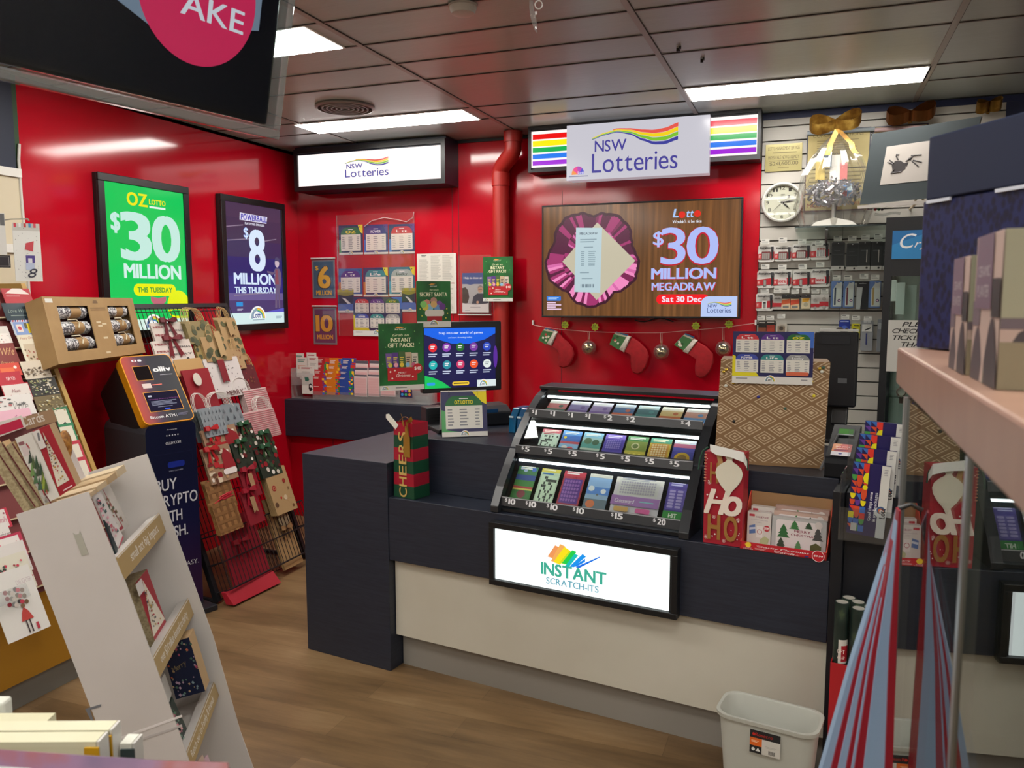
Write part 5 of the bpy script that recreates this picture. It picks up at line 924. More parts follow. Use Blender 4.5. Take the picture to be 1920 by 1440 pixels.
# wall clock
fr = WB(YT-.004); a, b = fr.px(1467, 380); e_, _ = fr.px(1428, 380); R = a-e_
r = thing('wall_clock', 'round white wall clock with black numerals on the slat wall', 'clock', fr.w(a, b)); cf = fr.sub(a, b)
MB().lathe(cf, [(R, 0), (R, .02), (R*.97, .032), (R*.9, .036), (R*.84, .03), (R*.84, .012)], M('d2d2cc', .3), 48).build('clock_rim', r, smooth=True)
s = Sheet(cf, -R, -R, R, R, .0); s.c = .014; s.circ(.5, .5, .425, M('cfd0bc', .5), 48); IK = M('2c2c26', .5)
for h in range(1, 13):
    t = math.radians(90-30*h); x, y = .5+.35*math.cos(t), .5-.35*math.sin(t); w_ = .06 if h > 9 else .034; s.t(str(h), x-w_/1, x+w_/1, y+.04, .085, IK, 0)
for h in range(60): t = h*6.2832/60; x, y = .5+.41*math.cos(t), .5-.41*math.sin(t); s.circ(x, y, .004, IK, 5)
s.lines(.46, .3, .56, .325, 1, M('8a8a7a'), .7, 0); s.lines(.44, .68, .52, .69, 1, M('8a8a7a'), .7, 0); s.build('clock_face', r)
hd = MB()
def hand(mb, ang, ln, w_, c, tail=0): d = (math.cos(ang), math.sin(ang)); p_ = (-d[1], d[0]); mb.prism(cf, [(-d[0]*tail-p_[0]*w_*.4, -d[1]*tail-p_[1]*w_*.4), (d[0]*ln*.5-p_[0]*w_, d[1]*ln*.5-p_[1]*w_), (d[0]*ln, d[1]*ln), (d[0]*ln*.5+p_[0]*w_, d[1]*ln*.5+p_[1]*w_), (-d[0]*tail+p_[0]*w_*.4, -d[1]*tail+p_[1]*w_*.4)], c, c+.001, M('121210', .4))
hand(hd, math.radians(8), R*.68, .0045, .018, .01); hd.build('minute_hand', r); hd = MB(); hand(hd, math.radians(-42), R*.5, .005, .0165, .01); hd.build('hour_hand', r)
hd = MB(); hand(hd, math.radians(223), R*.7, .0012, .0195, R*.42); hd.lathe(cf.sub(R*.42*math.cos(math.radians(43)), R*.42*math.sin(math.radians(43)), .0195), [(.006, 0), (.006, .001)], M('121210', .4), 12); hd.build('second_hand', r)
MB().lathe(cf, [(R*.9, .034), (R*.5, .038), (.005, .039)], glass_mat('clock_glass', 'fafafa', .6), 40).build('clock_glass', r, smooth=True)
# plaque and certificates
def goldtext(s, L_, ink='5a5034'):
    for t, x0, x1, y, h in L_: s.t(t, x0, x1, y, h, M(ink, .5), 0)
GP = mottled('brass_plate', [(.3, '9a905e'), (.7, 'b0a672')], 4, .3, (1, 1, 1), metal=.3)
s = psheet(WB(YT-.006), (1436, 272), (1503, 319), 0, GP, .004); goldtext(s, [('LOTTO MANAGEMENT SERVICES', .07, .93, .22, .12), ('MOSS VALE NEWSAGENCY', .08, .92, .55, .12), ('$241,608.00', .12, .9, .78, .13)]); s.lines(.2, .3, .85, .36, 1, M('7a7048'), .6, 0); s.lines(.1, .6, .9, .64, 1, M('7a7048'), .6, 0); s.lines(.35, .86, .65, .9, 1, M('7a7048'), .6, 0)
tag(s.build('brass_plaque'), 'small brass plaque lettered Moss Vale Newsagency on the slat wall', 'plaque')
PAR = mottled('parchment', [(.3, 'b5a368'), (.7, 'c9b97e')], 5, .55); MAR = M('4a1222', .5)
for i, (tl, br, lb) in enumerate((((1516, 248), (1628, 314), 'upper parchment certificate behind the cellophane basket'), ((1512, 318), (1626, 391), 'lower maroon framed certificates behind the cellophane basket'), ((1640, 240), (1735, 300), 'parchment certificate behind the dark framed picture'))):
    fr = WB(YT-.006); a0, b1 = fr.px(*tl); a1, b0 = fr.px(*br); r = thing('certificate', lb, 'certificate', fr.w((a0+a1)/2, b0), 'certificates on the slat wall')
    MB().box(fr, a0-.006, a1+.006, b0-.008, b1+.006, -.0005, .006, (M('20243c', .4), MAR, M('2a1a3c', .4))[i]).build('backing_board', r)
    s = Sheet(fr, a0, b0, a1, b1, .006, PAR, .001)
    if i == 1: s.rect(.46, 0, .52, 1, MAR); s.t('MILLION', .03, .44, .93, .1, M('8a3a20'), 1); s.t('MATERIAL', .54, .98, .9, .08, M('a85a20'), 1); s.lines(.05, .1, .42, .7, 6, M('8a7a48'), .3); s.lines(.56, .1, .95, .65, 6, M('8a7a48'), .3)
    else: s.t('CONGRATULATIONS', .08, .9, .16, .07, M('7a6a3a'), 0); s.lines(.15, .25, .85, .55, 5, M('8a7a48'), .35); s.t('$1,000,000', .08, .55, .68, .1, M('5a5030'), 1, .2); s.lines(.15, .75, .85, .92, 3, M('8a7a48'), .35)
    s.build('parchment', r)
mb = MB(); fr = WB(YT-.02)
for x0, x1, h in ((1514, 1640, '9aa4ac'), (1640, 1735, 'b89a9c')): a0, b1 = fr.px(x0, 243 if x0 < 1600 else 236); a1, b0 = fr.px(x1, 250 if x0 < 1600 else 246); tag(MB().tube([fr.w(a0, (b0+b1)/2, 0), fr.w(a1, (b0+b1)/2, 0)], .012, M(h, .3), 10).build('paper_roll', smooth=True), ('pale grey' if x0 < 1600 else 'pale pink')+' rolled paper lying along the top of the certificates', 'roll', None)
# glass shelf with brackets
fr = WB(YT); a0, zg = WB(YT-.3).px(1490, 425); a1, _ = WB(YT-.3).px(1668, 421); r = thing('glass_shelf', 'glass shelf fixed to the slat wall above the batteries', 'shelf', fr.w((a0+a1)/2, zg-.008, .15))
GLS = glass_mat('shelf_glass', 'e4efec', 1.2, 1.5); MB().box(fr, a0, .55, zg-.008, zg, .002, .3, GLS).build('glass_plate', r); MB().box(fr, a0, .55, zg-.0079, zg-.0001, .3, .3012, M('2c3a3a', .2)).build('glass_edge', r)
for px in (1550, 1700):
    a, _ = WB(YT-.2).px(px, 440); MB().prism(F(fr.w(a, 0, 0), fr.n, fr.v), [(0, zg-.009), (.25, zg-.009), (.25, zg-.02), (.03, zg-.09), (0, zg-.16)], -.006, .006, M('8c9094', .25, .9)).build('bracket', r, bevel=.001)
# wrapped gift basket
def bow(r, c, w_, mt, tails=True):
    for sg in (-1, 1):
        mb = MB(); A, B_ = [], []
        for i in range(11):
            t = i/10*math.pi*2; A.append(c+Vector((sg*w_*(.5-.5*math.cos(t)), -.012+.02*math.sin(t), w_*.32*math.sin(t)*(.5-.5*math.cos(t))**.5+.25*w_*(.5-.5*math.cos(t))*(1 if sg > 0 else .3)))); B_.append(A[-1]+Vector((0, -.03, .05)))
        mb.strip(A, B_, mt); mb.build('bow_loop', r, smooth=True)
    for sg in ((-1, 1) if tails else ()):
        mb = MB(); A = [c+Vector((sg*.02*i*(.6 if sg < 0 else 1.2)*(1 if i < 4 else .8), -.03-.006*i, -.028*i)) for i in range(6)]; mb.strip(A, [p+Vector((.028, .004, 0)) for p in A], mt); mb.build('bow_tail', r, smooth=True)
GR = mottled('gold_ribbon', [(.35, '5a3812'), (.55, '8a6628'), (.7, 'b89448')], 14, .32, (1, 1, 1), metal=.6)
fr = WB(YT-.17); neck = fr.P(1565, 246); base = fr.P(1562, 424); base.z = zg+.002
r = thing('gift_basket', 'cellophane wrapped gift basket with a gold bow on the glass shelf', 'gift basket', base)
CEL = glass_mat('cellophane', 'f6f6f4', 2.2, 1.5, .06, .035); mb = MB(); rings = []; n = 28; H_ = neck.z-base.z
for k, (t, rad_) in enumerate(((0.0, .02), (.0, .17), (.2, .2), (.38, .19), (.55, .16), (.72, .12), (.86, .07), (.95, .03), (1.0, .016), (1.04, .03))):
    rn = random.Random(k); rings.append([base+Vector((math.cos(6.283*i/n)*rad_*(1+.12*(1 if i % 2 else -1)*min(1, t+.1)+rn.uniform(-.05, .05)), .62*math.sin(6.283*i/n)*rad_*(1+.1*(1 if i % 2 else -1)), H_*t+.002)) for i in range(n)])
mb.loft(rings, CEL, caps=False); mb.build('cellophane_wrap', r)
bow(r, neck+Vector((0, -.03, .0)), .13, GR)
mb = MB(); mb.tube([neck+Vector((0, 0, -.02)), neck+Vector((.006, 0, .03)), neck+Vector((.0, 0, .06))], [.012, .02, .03], CEL, 10, caps=False); mb.build('wrap_top', r)
TIN = M('d0d0d6', .25, .9); rn = random.Random(8); tb = MB(); tc = fr.P(1562, 362)
for i in range(460):
    th, ph, q = rn.uniform(0, 6.283), rn.uniform(-1.2, 1.2), rn.uniform(.6, 1); c = tc+Vector((.15*math.cos(th)*math.cos(ph)*q, .09*math.sin(th)*math.cos(ph)*q, .075*math.sin(ph)*q)); d1 = Vector((rn.uniform(-1, 1), rn.uniform(-1, 1), rn.uniform(-1, 1))).normalized()*.02; d2 = Vector((rn.uniform(-1, 1), rn.uniform(-1, 1), rn.uniform(-1, 1))).normalized()*.007
    tb.quad([c-d1-d2, c+d1-d2, c+d1+d2, c-d1+d2], TIN)
tag(tb.build('tinsel'), 'silver tinsel heaped inside the cellophane wrapped basket', 'tinsel', None, 'stuff')
for i, (x, y, w_, h_, mt, lb) in enumerate(((1538, 318, 16, 40, 'c8b060', 'yellow packet inside the cellophane basket on its left'), (1566, 315, 18, 46, 'dcdad4', 'white folded packet in the centre of the cellophane basket'), (1582, 322, 12, 30, 'c06a6a', 'pinkish packet inside the cellophane basket on its right'), (1552, 300, 14, 26, '5a6a7a', 'grey packet high inside the cellophane basket'), (1588, 358, 18, 20, '3a7ab0', 'blue and red small box low in the cellophane basket'))):
    f3 = fr.sub(0, 0, -.02+.012*i); a0, b1 = f3.px(x-w_/2, y-h_/2); a1, b0 = f3.px(x+w_/2, y+h_/2); mb = MB(); mb.box(f3, a0, a1, b0, b1, 0, .02, M(mt, .4)); 
    if i == 4: mb.box(f3, a0, (a0+a1)/2, b0, (b0+b1)/2, .02, .021, M('b82a30')); mb.box(f3, (a0+a1)/2, a1, (b0+b1)/2, b1, .02, .021, M('c8dce4'))
    tag(mb.build('gift_packet'), lb, 'packet', 'packets in the cellophane basket')
MB().tube([base+Vector((0, 0, .0)), Vector((base.x, base.y, tc.z-.05))], .012, M('a8a8a6', .25, .4), 10).build('stem', r, smooth=True)
MB().prism(F(base+Vector((0, -.08, .001)), (1, 0, 0), (0, 0, 1)), [(-.115, 0), (.115, 0), (.09, .02), (.03, .034), (0, .042), (-.03, .034), (-.09, .02)], 0, .03, M('cac8c0', .4)).build('white_plinth', r)
nb = WB(YT-.055).P(1706, 228); r = thing('gold_bow', 'gold brown ribbon bow showing above the dark framed picture', 'bow', nb); bow(r, nb, .12, M('7a4a26', .25, .8), False); MB().ball(nb, .012, GR, 10, 6).build('knot', r)
nb = WB(YT-.055).P(1852, 211); r = thing('gold_bow', 'small gold bow peeping over the big blue box', 'bow', nb); bow(r, nb, .06, GR, False); MB().ball(nb, .01, GR, 10, 6).build('knot', r)
# framed picture leaning out
pts = [(1637, 251), (1920, 205), (1900, 380), (1612, 384)]; PF = F(WB(YT-.32).P(1612, 384), Vector((1, -.42, 0)), (0, 0, 1)).tip(-.1)
c4 = [PF.px(1612, 384), PF.px(1800, 366), PF.px(1840, 218), PF.px(1636, 251)]
r = thing('framed_picture', 'large dark matted picture of an ink beetle hung high on the slat wall', 'picture', PF.w(c4[0][0], c4[0][1]))
MB().prism(PF, c4, -.02, 0, M('2a3336', .6), M('8a8e8c', .3)).build('dark_mat', r, bevel=.002)
i4 = [PF.px(1650, 347), PF.px(1790, 333), PF.px(1800, 256), PF.px(1663, 275)]; mb = MB(); mb.prism(PF, i4, .0, .002, M('a09a94', .6)); IN = M('2e2a2c', .6)
def ink(pts, c): mb.flat(PF, [PF.px(*p, c) for p in pts][::-1], c, IN)
ink([(1672, 310), (1678, 302), (1688, 301), (1696, 306), (1698, 316), (1690, 322), (1674, 324)], .003)
ink([(1696, 306), (1703, 304), (1700, 312), (1695, 312)], .0032); ink([(1704, 296), (1710, 295), (1708, 301), (1702, 300)], .0034)
for p_ in ([(1668, 300), (1676, 306)], [(1680, 292), (1684, 300)], [(1680, 290), (1686, 290)], [(1664, 304), (1674, 308)], [(1710, 302), (1722, 312)], [(1698, 303), (1712, 293)], [(1708, 292), (1728, 290)], [(1712, 300), (1728, 304)], [(1672, 324), (1676, 318)], [(1670, 325), (1690, 322)]): mb.tube([PF.P(*q, .003) for q in p_], .003, IN, 5)
mb.build('ink_drawing', r); MB().box(PF, c4[0][0], c4[0][0]+.5, c4[0][1]-.02, c4[0][1]-.004, -.1, .03, M('a09a94', .4)).build('picture_ledge', r)
fr = WB(YT-.25); o = MB(); o.tube([fr.P(1640+8*i, 401+2*math.sin(i), 0) for i in range(7)], .007, CLR, 8); o.build('plastic_tube', smooth=True, label='clear plastic tube with coloured beads below the framed picture', cat='tube')
for x, h in ((1641, 'c03a4a'), (1648, '1c6a3a'), (1654, '3a2a3a')): tag(MB().ball(fr.P(x, 393), .007, M(h, .3), 10, 6).build('bead', smooth=True), {'c03a4a': 'red', '1c6a3a': 'green', '3a2a3a': 'dark'}[h]+' bead standing under the framed picture', 'bead')
lo_ = [fr.P(1722-10*math.cos(a*.35)+4, 383-20*math.sin(a*.45), 0) for a in range(9)]; tag(MB().tube([(lo_[0].x, YT+.002, lo_[0].z)]+lo_, .006, M('c8b89a', .4), 8).build('wire_loop', smooth=True), 'cream plastic loop at the lower edge of the framed picture', 'loop')
mb = MB(); a_, b_ = fr.px(1702, 405); mb.lathe(F(fr.w(a_, b_-.02, -.02), (1, 0, 0), (0, -1, 0)), [(.04, 0), (.036, .015), (.02, .028), (.004, .03)], M('e85a2a', .4), 16); tag(mb.build('orange_cap', smooth=True), 'orange cap sitting on top of the dark glass cabinet', 'cap')
# ---------------------------------------------------------------- dark glass cabinet with notice
DF = F((0, 4.55, 0), (math.cos(-.14), math.sin(-.14), 0), (0, 0, 1)); a0, zt = DF.px(1662, 408); a1 = a0+.62; zb_ = .3; ai0 = DF.px(1672, 600)[0]
r = thing('glass_cabinet', 'dark framed glass display cabinet with a blue sign at its top', 'cabinet', DF.w((a0+a1)/2, zb_, -.2)); DK = M('191a1e', .4)
mb = MB(); mb.box(DF, a0, a0+.035, zb_, zt, -.03, 0, DK); mb.box(DF, a1-.035, a1, zb_, zt, -.03, 0, DK); zs0 = DF.px(1670, 518)[1]; mb.box(DF, a0+.035, a1-.035, zs0, zt, -.03, 0, DK); mb.box(DF, a0+.035, a1-.035, zb_, zb_+.1, -.03, 0, DK); dfr_ = mb.build('door_frame', r)
mb = MB(); mb.box(DF, a0, a1, zt-.02, zt, -.4, -.03, DK); mb.box(DF, a0, a1, zb_, zb_+.03, -.4, -.03, M('8a7a5c', .6)); mb.box(DF, a0, a0+.03, zb_+.03, zt-.02, -.4, -.37, DK); mb.box(DF, a1-.03, a1, zb_+.03, zt-.02, -.4, -.37, DK); mb.build('cabinet_case', r)
MB().box(DF, a0+.03, a1-.03, zb_+.03, zt-.02, -.4, -.395, M('8e948e', .6)).build('back_board', r); MB().box(DF, a0+.035, a1-.035, zb_+.1, zs0, -.018, -.014, GLS).build('door_glass', dfr_)
sa0, sb1 = DF.px(1674, 433); sb0 = DF.px(1672, 486)[1]; s = Sheet(DF, sa0, sb0, a1-.06, sb1, 0, M('1f6fae', .4), .002); s.poly([(0, .5), (.3, .1), (.3, 1), (0, 1)], M('2a86c4', .4)); s.t('C', .05, .17, .62, .5, M('e8eef2'), 0, .3); s.t('ry', .19, .3, .6, .26, M('e8eef2'), 0, .35); s.build('blue_sign', r)
na0, nb1 = DF.px(1666, 600); nb0 = DF.px(1664, 696)[1]; s = Sheet(DF, na0, nb0, na0+.29, nb1, .003, M('cdccc6', .6), .001)
for t, x0, x1, y in (('PLEASE', .22, .82, .12), ('CHECK YOUR', .06, .96, .25), ('TICKET HERE', .06, .96, .38), ('THANKS', .2, .8, .51)): s.t(t, x0, x1, y, .085, M('1a1a1c'), 1, .25)
s.poly([(.34, .72), (.5, .92), (.3, .9), (.24, .99), (.2, .7)], M('5a5a5c')); tag(s.build('paper_notice'), 'white paper notice asking to check your ticket here on the cabinet door', 'notice')
for z in (zs0-.33, zs0-.62): MB().box(DF, a0+.036, a1-.036, z, z+.006, -.36, -.03, GLS).build('glass_shelf', r)
for i, (x, y, lb) in enumerate(((1690, 735, 'rose gold watch on a stand in the glass cabinet'), (1716, 730, 'dark strapped watch behind the rose watch in the cabinet'))):
    c = DF.P(x, y, -.1); r2 = thing('wrist_watch', lb, 'watch', c, 'watches in the glass cabinet'); wf = F(c, DF.u, DF.v); m_ = M(('b88a84', '2a2a2e')[i], .25, .7)
    MB().lathe(wf, [(.024, -.004), (.024, .004), (.019, .006), (.019, .003)], m_, 24).build('watch_case', r2, smooth=True); MB().lathe(wf, [(.0185, .003), (.0185, .0035)], M('c8b8b0', .3), 20).build('dial', r2)
    for sg in (-1, 1): MB().prism(wf, [(-.01, sg*.022), (.01, sg*.022), (.008, sg*.06), (-.008, sg*.06)][::sg], -.02, -.004, m_).build('strap', r2)
for i, (x, y, w_, h_, lb) in enumerate(((1688, 560, 14, 60, 'tall pale box on the upper shelf in the glass cabinet'), (1706, 580, 18, 90, 'pale grey carton on the upper shelf in the glass cabinet'), (1676, 545, 8, 40, 'thin white figurine box near the cabinet door edge'))):
    f3 = DF.sub(0, 0, -.2-.03*i); A_, B1 = f3.px(x-w_/2, y-h_/2); A2, B0 = f3.px(x+w_/2, y+h_/2); tag(MB().box(f3, A_, A2, B0, B1, -.05, 0, M(('b8beb8', 'a8b0aa', 'c4c8c2')[i], .5)).build('carton', bevel=.002), lb, 'carton', 'cartons in the glass cabinet')
# monitor and card terminal behind the counter
mf = F(CF.w(1.75, 0, -.85), (math.cos(-.14), math.sin(-.14), 0), (0, 0, 1)); a0, b1 = mf.px(1527, 622); a1, b0 = mf.px(1603, 765)
r = thing('staff_monitor', 'black back of a computer monitor behind the patterned box', 'monitor', mf.w((a0+a1)/2, ZU, -.1)); MB().box(mf, a0, a1, b0, b1, -.05, 0, M('0d0f16', .45)).build('monitor_shell', r, bevel=.008)
mb = MB(); mb.box(mf, a0+.03, a1-.03, b1-.05, b1-.015, .0005, .006, M('15171f', .5)); mb.build('vent_panel', r); mb = MB(); mb.box(mf, a1-.07, a1-.035, b0+.1, b0+.12, .0005, .002, M('5a5c60', .5)); mb.build('rating_sticker', r)
mb = MB(); mb.box(mf, (a0+a1)/2-.03, (a0+a1)/2+.03, ZU+.012, b0+.02, -.06, -.045, M('101114', .5)); mb.box(mf, (a0+a1)/2-.1, (a0+a1)/2+.1, ZU+.001, ZU+.012, -.15, .0, M('101114', .5)); mb.build('monitor_stand', r)
mb = MB(); mb.box(mf, a0+.02, a1-.0, b1+.003, b1+.012, -.03, -.01, M('c8c8c4', .4)); tag(mb.build('white_ruler'), 'white toothed strip resting along the top of the staff monitor', 'strip')
mb = MB(); mb.tube([mf.P(1570+2.5*i, 619-3*math.sin(i*.9), -.02) for i in range(9)], .008, M('2a1c18', .5), 6); tag(mb.build('sunglasses'), 'dark spectacles lying on top of the staff monitor', 'glasses')
tfm = F(CF.w(1.66, 0, -.6), (math.cos(-.14), math.sin(-.14), 0), (0, 0, 1)).tip(.25); a0, b1 = tfm.px(1560, 750); a1, b0 = tfm.px(1588, 788)
r = thing('card_terminal', 'small black card payment terminal with a green light behind the ticket checker', 'card terminal', tfm.w((a0+a1)/2, b0)); MB().box(tfm, a0, a1, b0-.02, b1, -.03, 0, M('111317', .35)).build('terminal_body', r, bevel=.006)
MB().box(tfm, a0+.012, a0+.03, b1+.0, b1+.004, -.01, -.004, E('20e060', 1.5)).build('green_light', r); MB().box(tfm, a0+.006, a1-.006, b1-.02, b1-.014, .0005, .0015, M('8a8c90', .3)).build('silver_line', r)
# ticket checker
ka, _ = CF.px(1545, 893, -.17); kb, _ = CF.px(1598, 899, -.17); kf = CF.sub(ka, ZU, -.17); wd = kb-ka; r = thing('ticket_checker', 'black sloping ticket checker with a small green screen', 'ticket checker', kf.w(wd/2, .001, -.13))
sidek = F(kf.w(0, 0, 0), kf.n, kf.v); prof_ = [(.0, .001), (.0, .05), (-.01, .07), (-.24, .15), (-.27, .14), (-.28, .1), (-.28, .001)]
MBk = MB().prism(sidek, prof_, -wd, .0, M('121419', .55, 0, .25))
ck_ = MBk.build('checker_body', r, bevel=.006)
sv = F(kf.w(0, .07, -.01), kf.u, (kf.n*-.23+kf.v*.08)); s = Sheet(sv, .006, .004, wd-.006, .235, .0008); s.rr(.12, .62, .92, .98, M('c8504a', .5), .05); s.poly([(.12, .62), (.5, .62), (.12, .9)], M('d88a5a', .5)); s.rect(.12, .86, .92, .98, M('d8d4dc')); s.t('Are you a', .24, .84, .72, .035, M('f4dcd0'), 1); s.t('winner?', .28, .76, .78, .035, M('f4dcd0'), 1); s.lines(.2, .8, .84, .84, 2, M('5a2a60'), .5); s.circ(.5, .92, .08, M('4a4a9a'), 14); s.build('instruction_label', ck_)
s = Sheet(sv, wd*.2, .15, wd*.84, .205, .002, M('2f3338', .6, 0, .2), .004); s.rect(.08, .12, .92, .78, E('3a7a24', .8, .6, .1)); s.rect(.05, .84, .95, .95, M('a8b4b0', .6, 0, .2)); s.build('green_screen', ck_)
mb = MB(); mb.tube([kf.w(-.01+.004*i, .03+.012*i, .02-.02*i) for i in range(9)], .005, M('8a8e92', .3, .7), 6); mb.build('side_bar', r, smooth=True)
# black side unit, brochure holder, wrapping rolls
r = thing('side_unit', 'black open fronted shelf unit at the right end of the counter', 'shelf unit', CF.w(2.1, 0, -.3)); BK = M('0f121b', .5)
MB().box(CF, 1.804, 2.45, .62, 1.0, -.6, -.03, BK).build('upper_box', r); MB().box(CF, 1.804, 2.45, 0, .619, -.6, -.55, BK).build('back_panel', r); MB().box(CF, 1.804, 2.45, 0, .05, -.549, -.03, BK).build('unit_base', r)
hf = CP(.0); ACR = glass_mat('smoky_acrylic', 'eef1f3', 1.2, 1.5, .02, .02)
qs = [((1586.5, 998), (1655.6, 1015), (1669.7, 874.5), (1600.5, 865.6)), ((1596, 960), (1668, 985), (1683, 848), (1606, 838.7)), ((1602, 930), (1675, 955), (1686, 822), (1612, 813)), ((1612, 900), (1683, 930), (1697, 797), (1622.8, 788.7))]
cs_ = (.035, .0, -.035, -.07); A_, B_ = hf.px(1572, 1003, .05), hf.px(1665, 1020, .05)
r = thing('acrylic_holder', 'smoky clear acrylic holder of lottery brochures fixed to the counter end', 'brochure holder', hf.w((A_[0]+B_[0])/2, A_[1], 0))
ha0, ha1 = A_[0], B_[0]+.05; hb = min(A_[1], B_[1]); MB().box(hf, ha0, ha1, hb-.004, hb, -.1, .06, ACR).build('holder_base', r); MB().box(hf, ha0, ha1, hb, hb+.1, .057, .06, ACR).build('holder_front', r); MB().box(hf, ha0, ha0+.003, hb, hb+.2, -.1, .057, ACR).build('holder_side', r); MB().box(hf, ha0+.003, ha1, hb, hb+.32, -.1, -.097, ACR).build('holder_back', r)
for i in (3, 2, 1, 0):
    c = cs_[i]; p = [hf.px(*q, c) for q in qs[i]]; u_ = Vector((p[1][0]-p[0][0], p[1][1]-p[0][1])); bf = F(hf.w(p[0][0], p[0][1], c), hf.u*u_[0]+hf.v*u_[1], hf.v); W_ = u_.length; Ht = Vector((p[3][0]-p[0][0], p[3][1]-p[0][1])).length
    sk_ = Vector((p[3][0]-p[0][0], p[3][1]-p[0][1])); bf = F(bf.o, hf.u*sk_[1]*1.0-hf.v*sk_[0]*1.0, hf.u*sk_[0]+hf.v*sk_[1])
    r2 = thing('brochure', 'purple lottery brochure with coloured shapes, %s of the stepped four beside the checker' % ('front one', 'second', 'third', 'rearmost')[i], 'brochure', bf.w(W_/2, 0), 'lottery brochures in the acrylic holder')
    s = Sheet(bf, 0, 0, W_, Ht, -.012, M('26205c', .35), .012); geo(s, 4, 0.0, .44, 0.0, .95, 3, 11, ('e0502a', 'e8382a', '3a70c0', '4aa04a', 'f0e010', '6a3a9a', 'e0502a'))
    s.poly([(.44, .12), (.34, .14), (.3, .2), (.34, .26), (.44, .28)], M('f2e60c')); s.circ(.38, .33, .07, M('f2e60c'), 14); s.rect(.77, 0, 1, 1, M('d8d8d4')); s.vt('Good things come', .6, .78, .38, .085, M('e8e8f0'), 1); s.vt('in small packages', .73, .78, .38, .085, M('e8e8f0'), 1)
    s.circ(.83, .64, .15, M('dcdcd8'), 24); s.circ(.85, .61, .11, M('3a5a8a'), 20); s.circ(.86, .62, .08, M('c86a3a'), 20); s.circ(.87, .63, .055, M('d8d8d4'), 20); s.vt('Lott', .97, .72, .58, .14, M('1a1a20'), 2); s.lines(.84, .05, .94, .14, 4, M('9a9aa0'), .4); s.rect(.1, .84, .26, .95, M('d0ccc4')); s.build('brochure_front', r2)
r = thing('roll_box', 'red cardboard box holding gift wrap rolls beside the counter end', 'box', CF.w(1.87, 0, .06)); zr = CP(.13).px(1562, 1242)[1]; RBX = M('ad1a22', .5)
xr0 = CP(.13).px(1557, 1250)[0]; xr1 = xr0+.17; mb = MB(); c0_, c1_ = .003, .133
mb.box(CF, xr0, xr1, .006, zr, c1_-.003, c1_, RBX); mb.box(CF, xr0, xr1, .006, zr+.02, c0_, c0_+.003, RBX); mb.box(CF, xr0, xr0+.003, .006, zr, c0_+.003, c1_-.003, RBX); mb.box(CF, xr1-.003, xr1, .006, zr, c0_+.003, c1_-.003, RBX); mb.box(CF, xr0, xr1, 0, .006, c0_, c1_, RBX); mb.build('box_tray', r)
TUB = mottled('dark_green_wrap', [(.45, '1c2a26'), (.6, '26352f'), (.72, '4a5a40')], 26, .4, (1, 1, .6)); TI = M('b8b4ac', .6)
tc_ = CP(-.05); 
for i, (x, y, c) in enumerate(((1579, 1128, .1), (1610, 1140, .105), (1609, 1128, .06), (1632, 1137, .065), (1641, 1149, .105), (1592, 1120, .03))):
    a, zt_ = CP(c).px(x, y); R = .021; bfr = F(CF.w(a, 0, c), CF.u, -CF.n); r2 = thing('wrap_roll', 'dark green gift wrap roll, %s of six in the red box' % ('front left', 'front middle', 'rear middle', 'rear right', 'front right', 'rear left')[i], 'gift wrap roll', CF.w(a, .06, c), 'gift wrap rolls in the red box')
    MB().lathe(bfr, [(R*.85, zt_), (R, zt_), (R, .008)], TUB, 20, caps=False).build('wrap_paper', r2, smooth=True); MB().lathe(bfr, [(R*.86, .012), (R*.86, zt_-.0005), (R*.74, zt_-.0005), (R*.74, .012)], TI, 18).build('inner_tube', r2, smooth=True)
    if i < 2:
        lw_ = MB(); z0 = zt_-.19; pts = [(.7, z0), (2.2, z0+.075)]
        A1 = [bfr.w(R*1.02*math.cos(t), R*1.02*math.sin(t), z0) for t in [(-.9+.2*k)-1.57+.75 for k in range(10)]]; A2 = [p+Vector((0, 0, .075)) for p in A1]; lw_.strip(A1, A2, M('d8d4cc', .5)); lw_.strip([p+CF.n*.0012+Vector((0, 0, .006)) for p in A1[2:9]], [p+CF.n*.0012-Vector((0, 0, .018)) for p in A2[2:9]], M('a81c28', .5))
        ff = CP(c+R+.004); lw_.text(ff, 'GIFT', a-.006, a+.016, z0+.034, .012, 0, M('f0e0d8'), 1); lw_.text(ff, 'WRAP', a-.006, a+.016, z0+.016, .01, 0, M('f0e0d8'), 0); lw_.build('paper_label', r2)
# ---------------------------------------------------------------- waste bin
bfl = TOP(0, ANG); p = hz(1442, 1470, .0); zt_ = .33
def inv(px, z): return hz(px[0], px[1], z)
LB, RB_ = inv((1343, 1330), zt_), inv((1540, 1372), zt_); Bk = inv((1375, 1291), zt_); cen = (inv((1357, 1305), zt_)+inv((1537, 1368), zt_))/2
TL_, TR_, BR_q, BL_q = inv((1366, 1292), zt_), inv((1540, 1335), zt_), inv((1534, 1383), zt_), inv((1343, 1335), zt_)
u_ = ((TR_-TL_)+(BR_q-BL_q)); bf = F(((TL_+TR_+BR_q+BL_q)/4).xy.to_3d(), u_, Vector((-u_.y, u_.x, 0))); wA = max((TR_-TL_).dot(bf.u), .1)/2+.005; wB = abs((TL_-BL_q).dot(bf.v)+(TR_-BR_q).dot(bf.v))/4
r = thing('waste_bin', 'pale grey plastic waste bin in front of the counter', 'bin', bf.o); BP = M('b2b3aa', .42); rings = []
def rr_ring(k, z, g=0): return [bf.w(a, b, z) for a, b in rrect(-wA*k-g, -wB*k-g, wA*k+g, wB*k+g, .05*k, 5)]
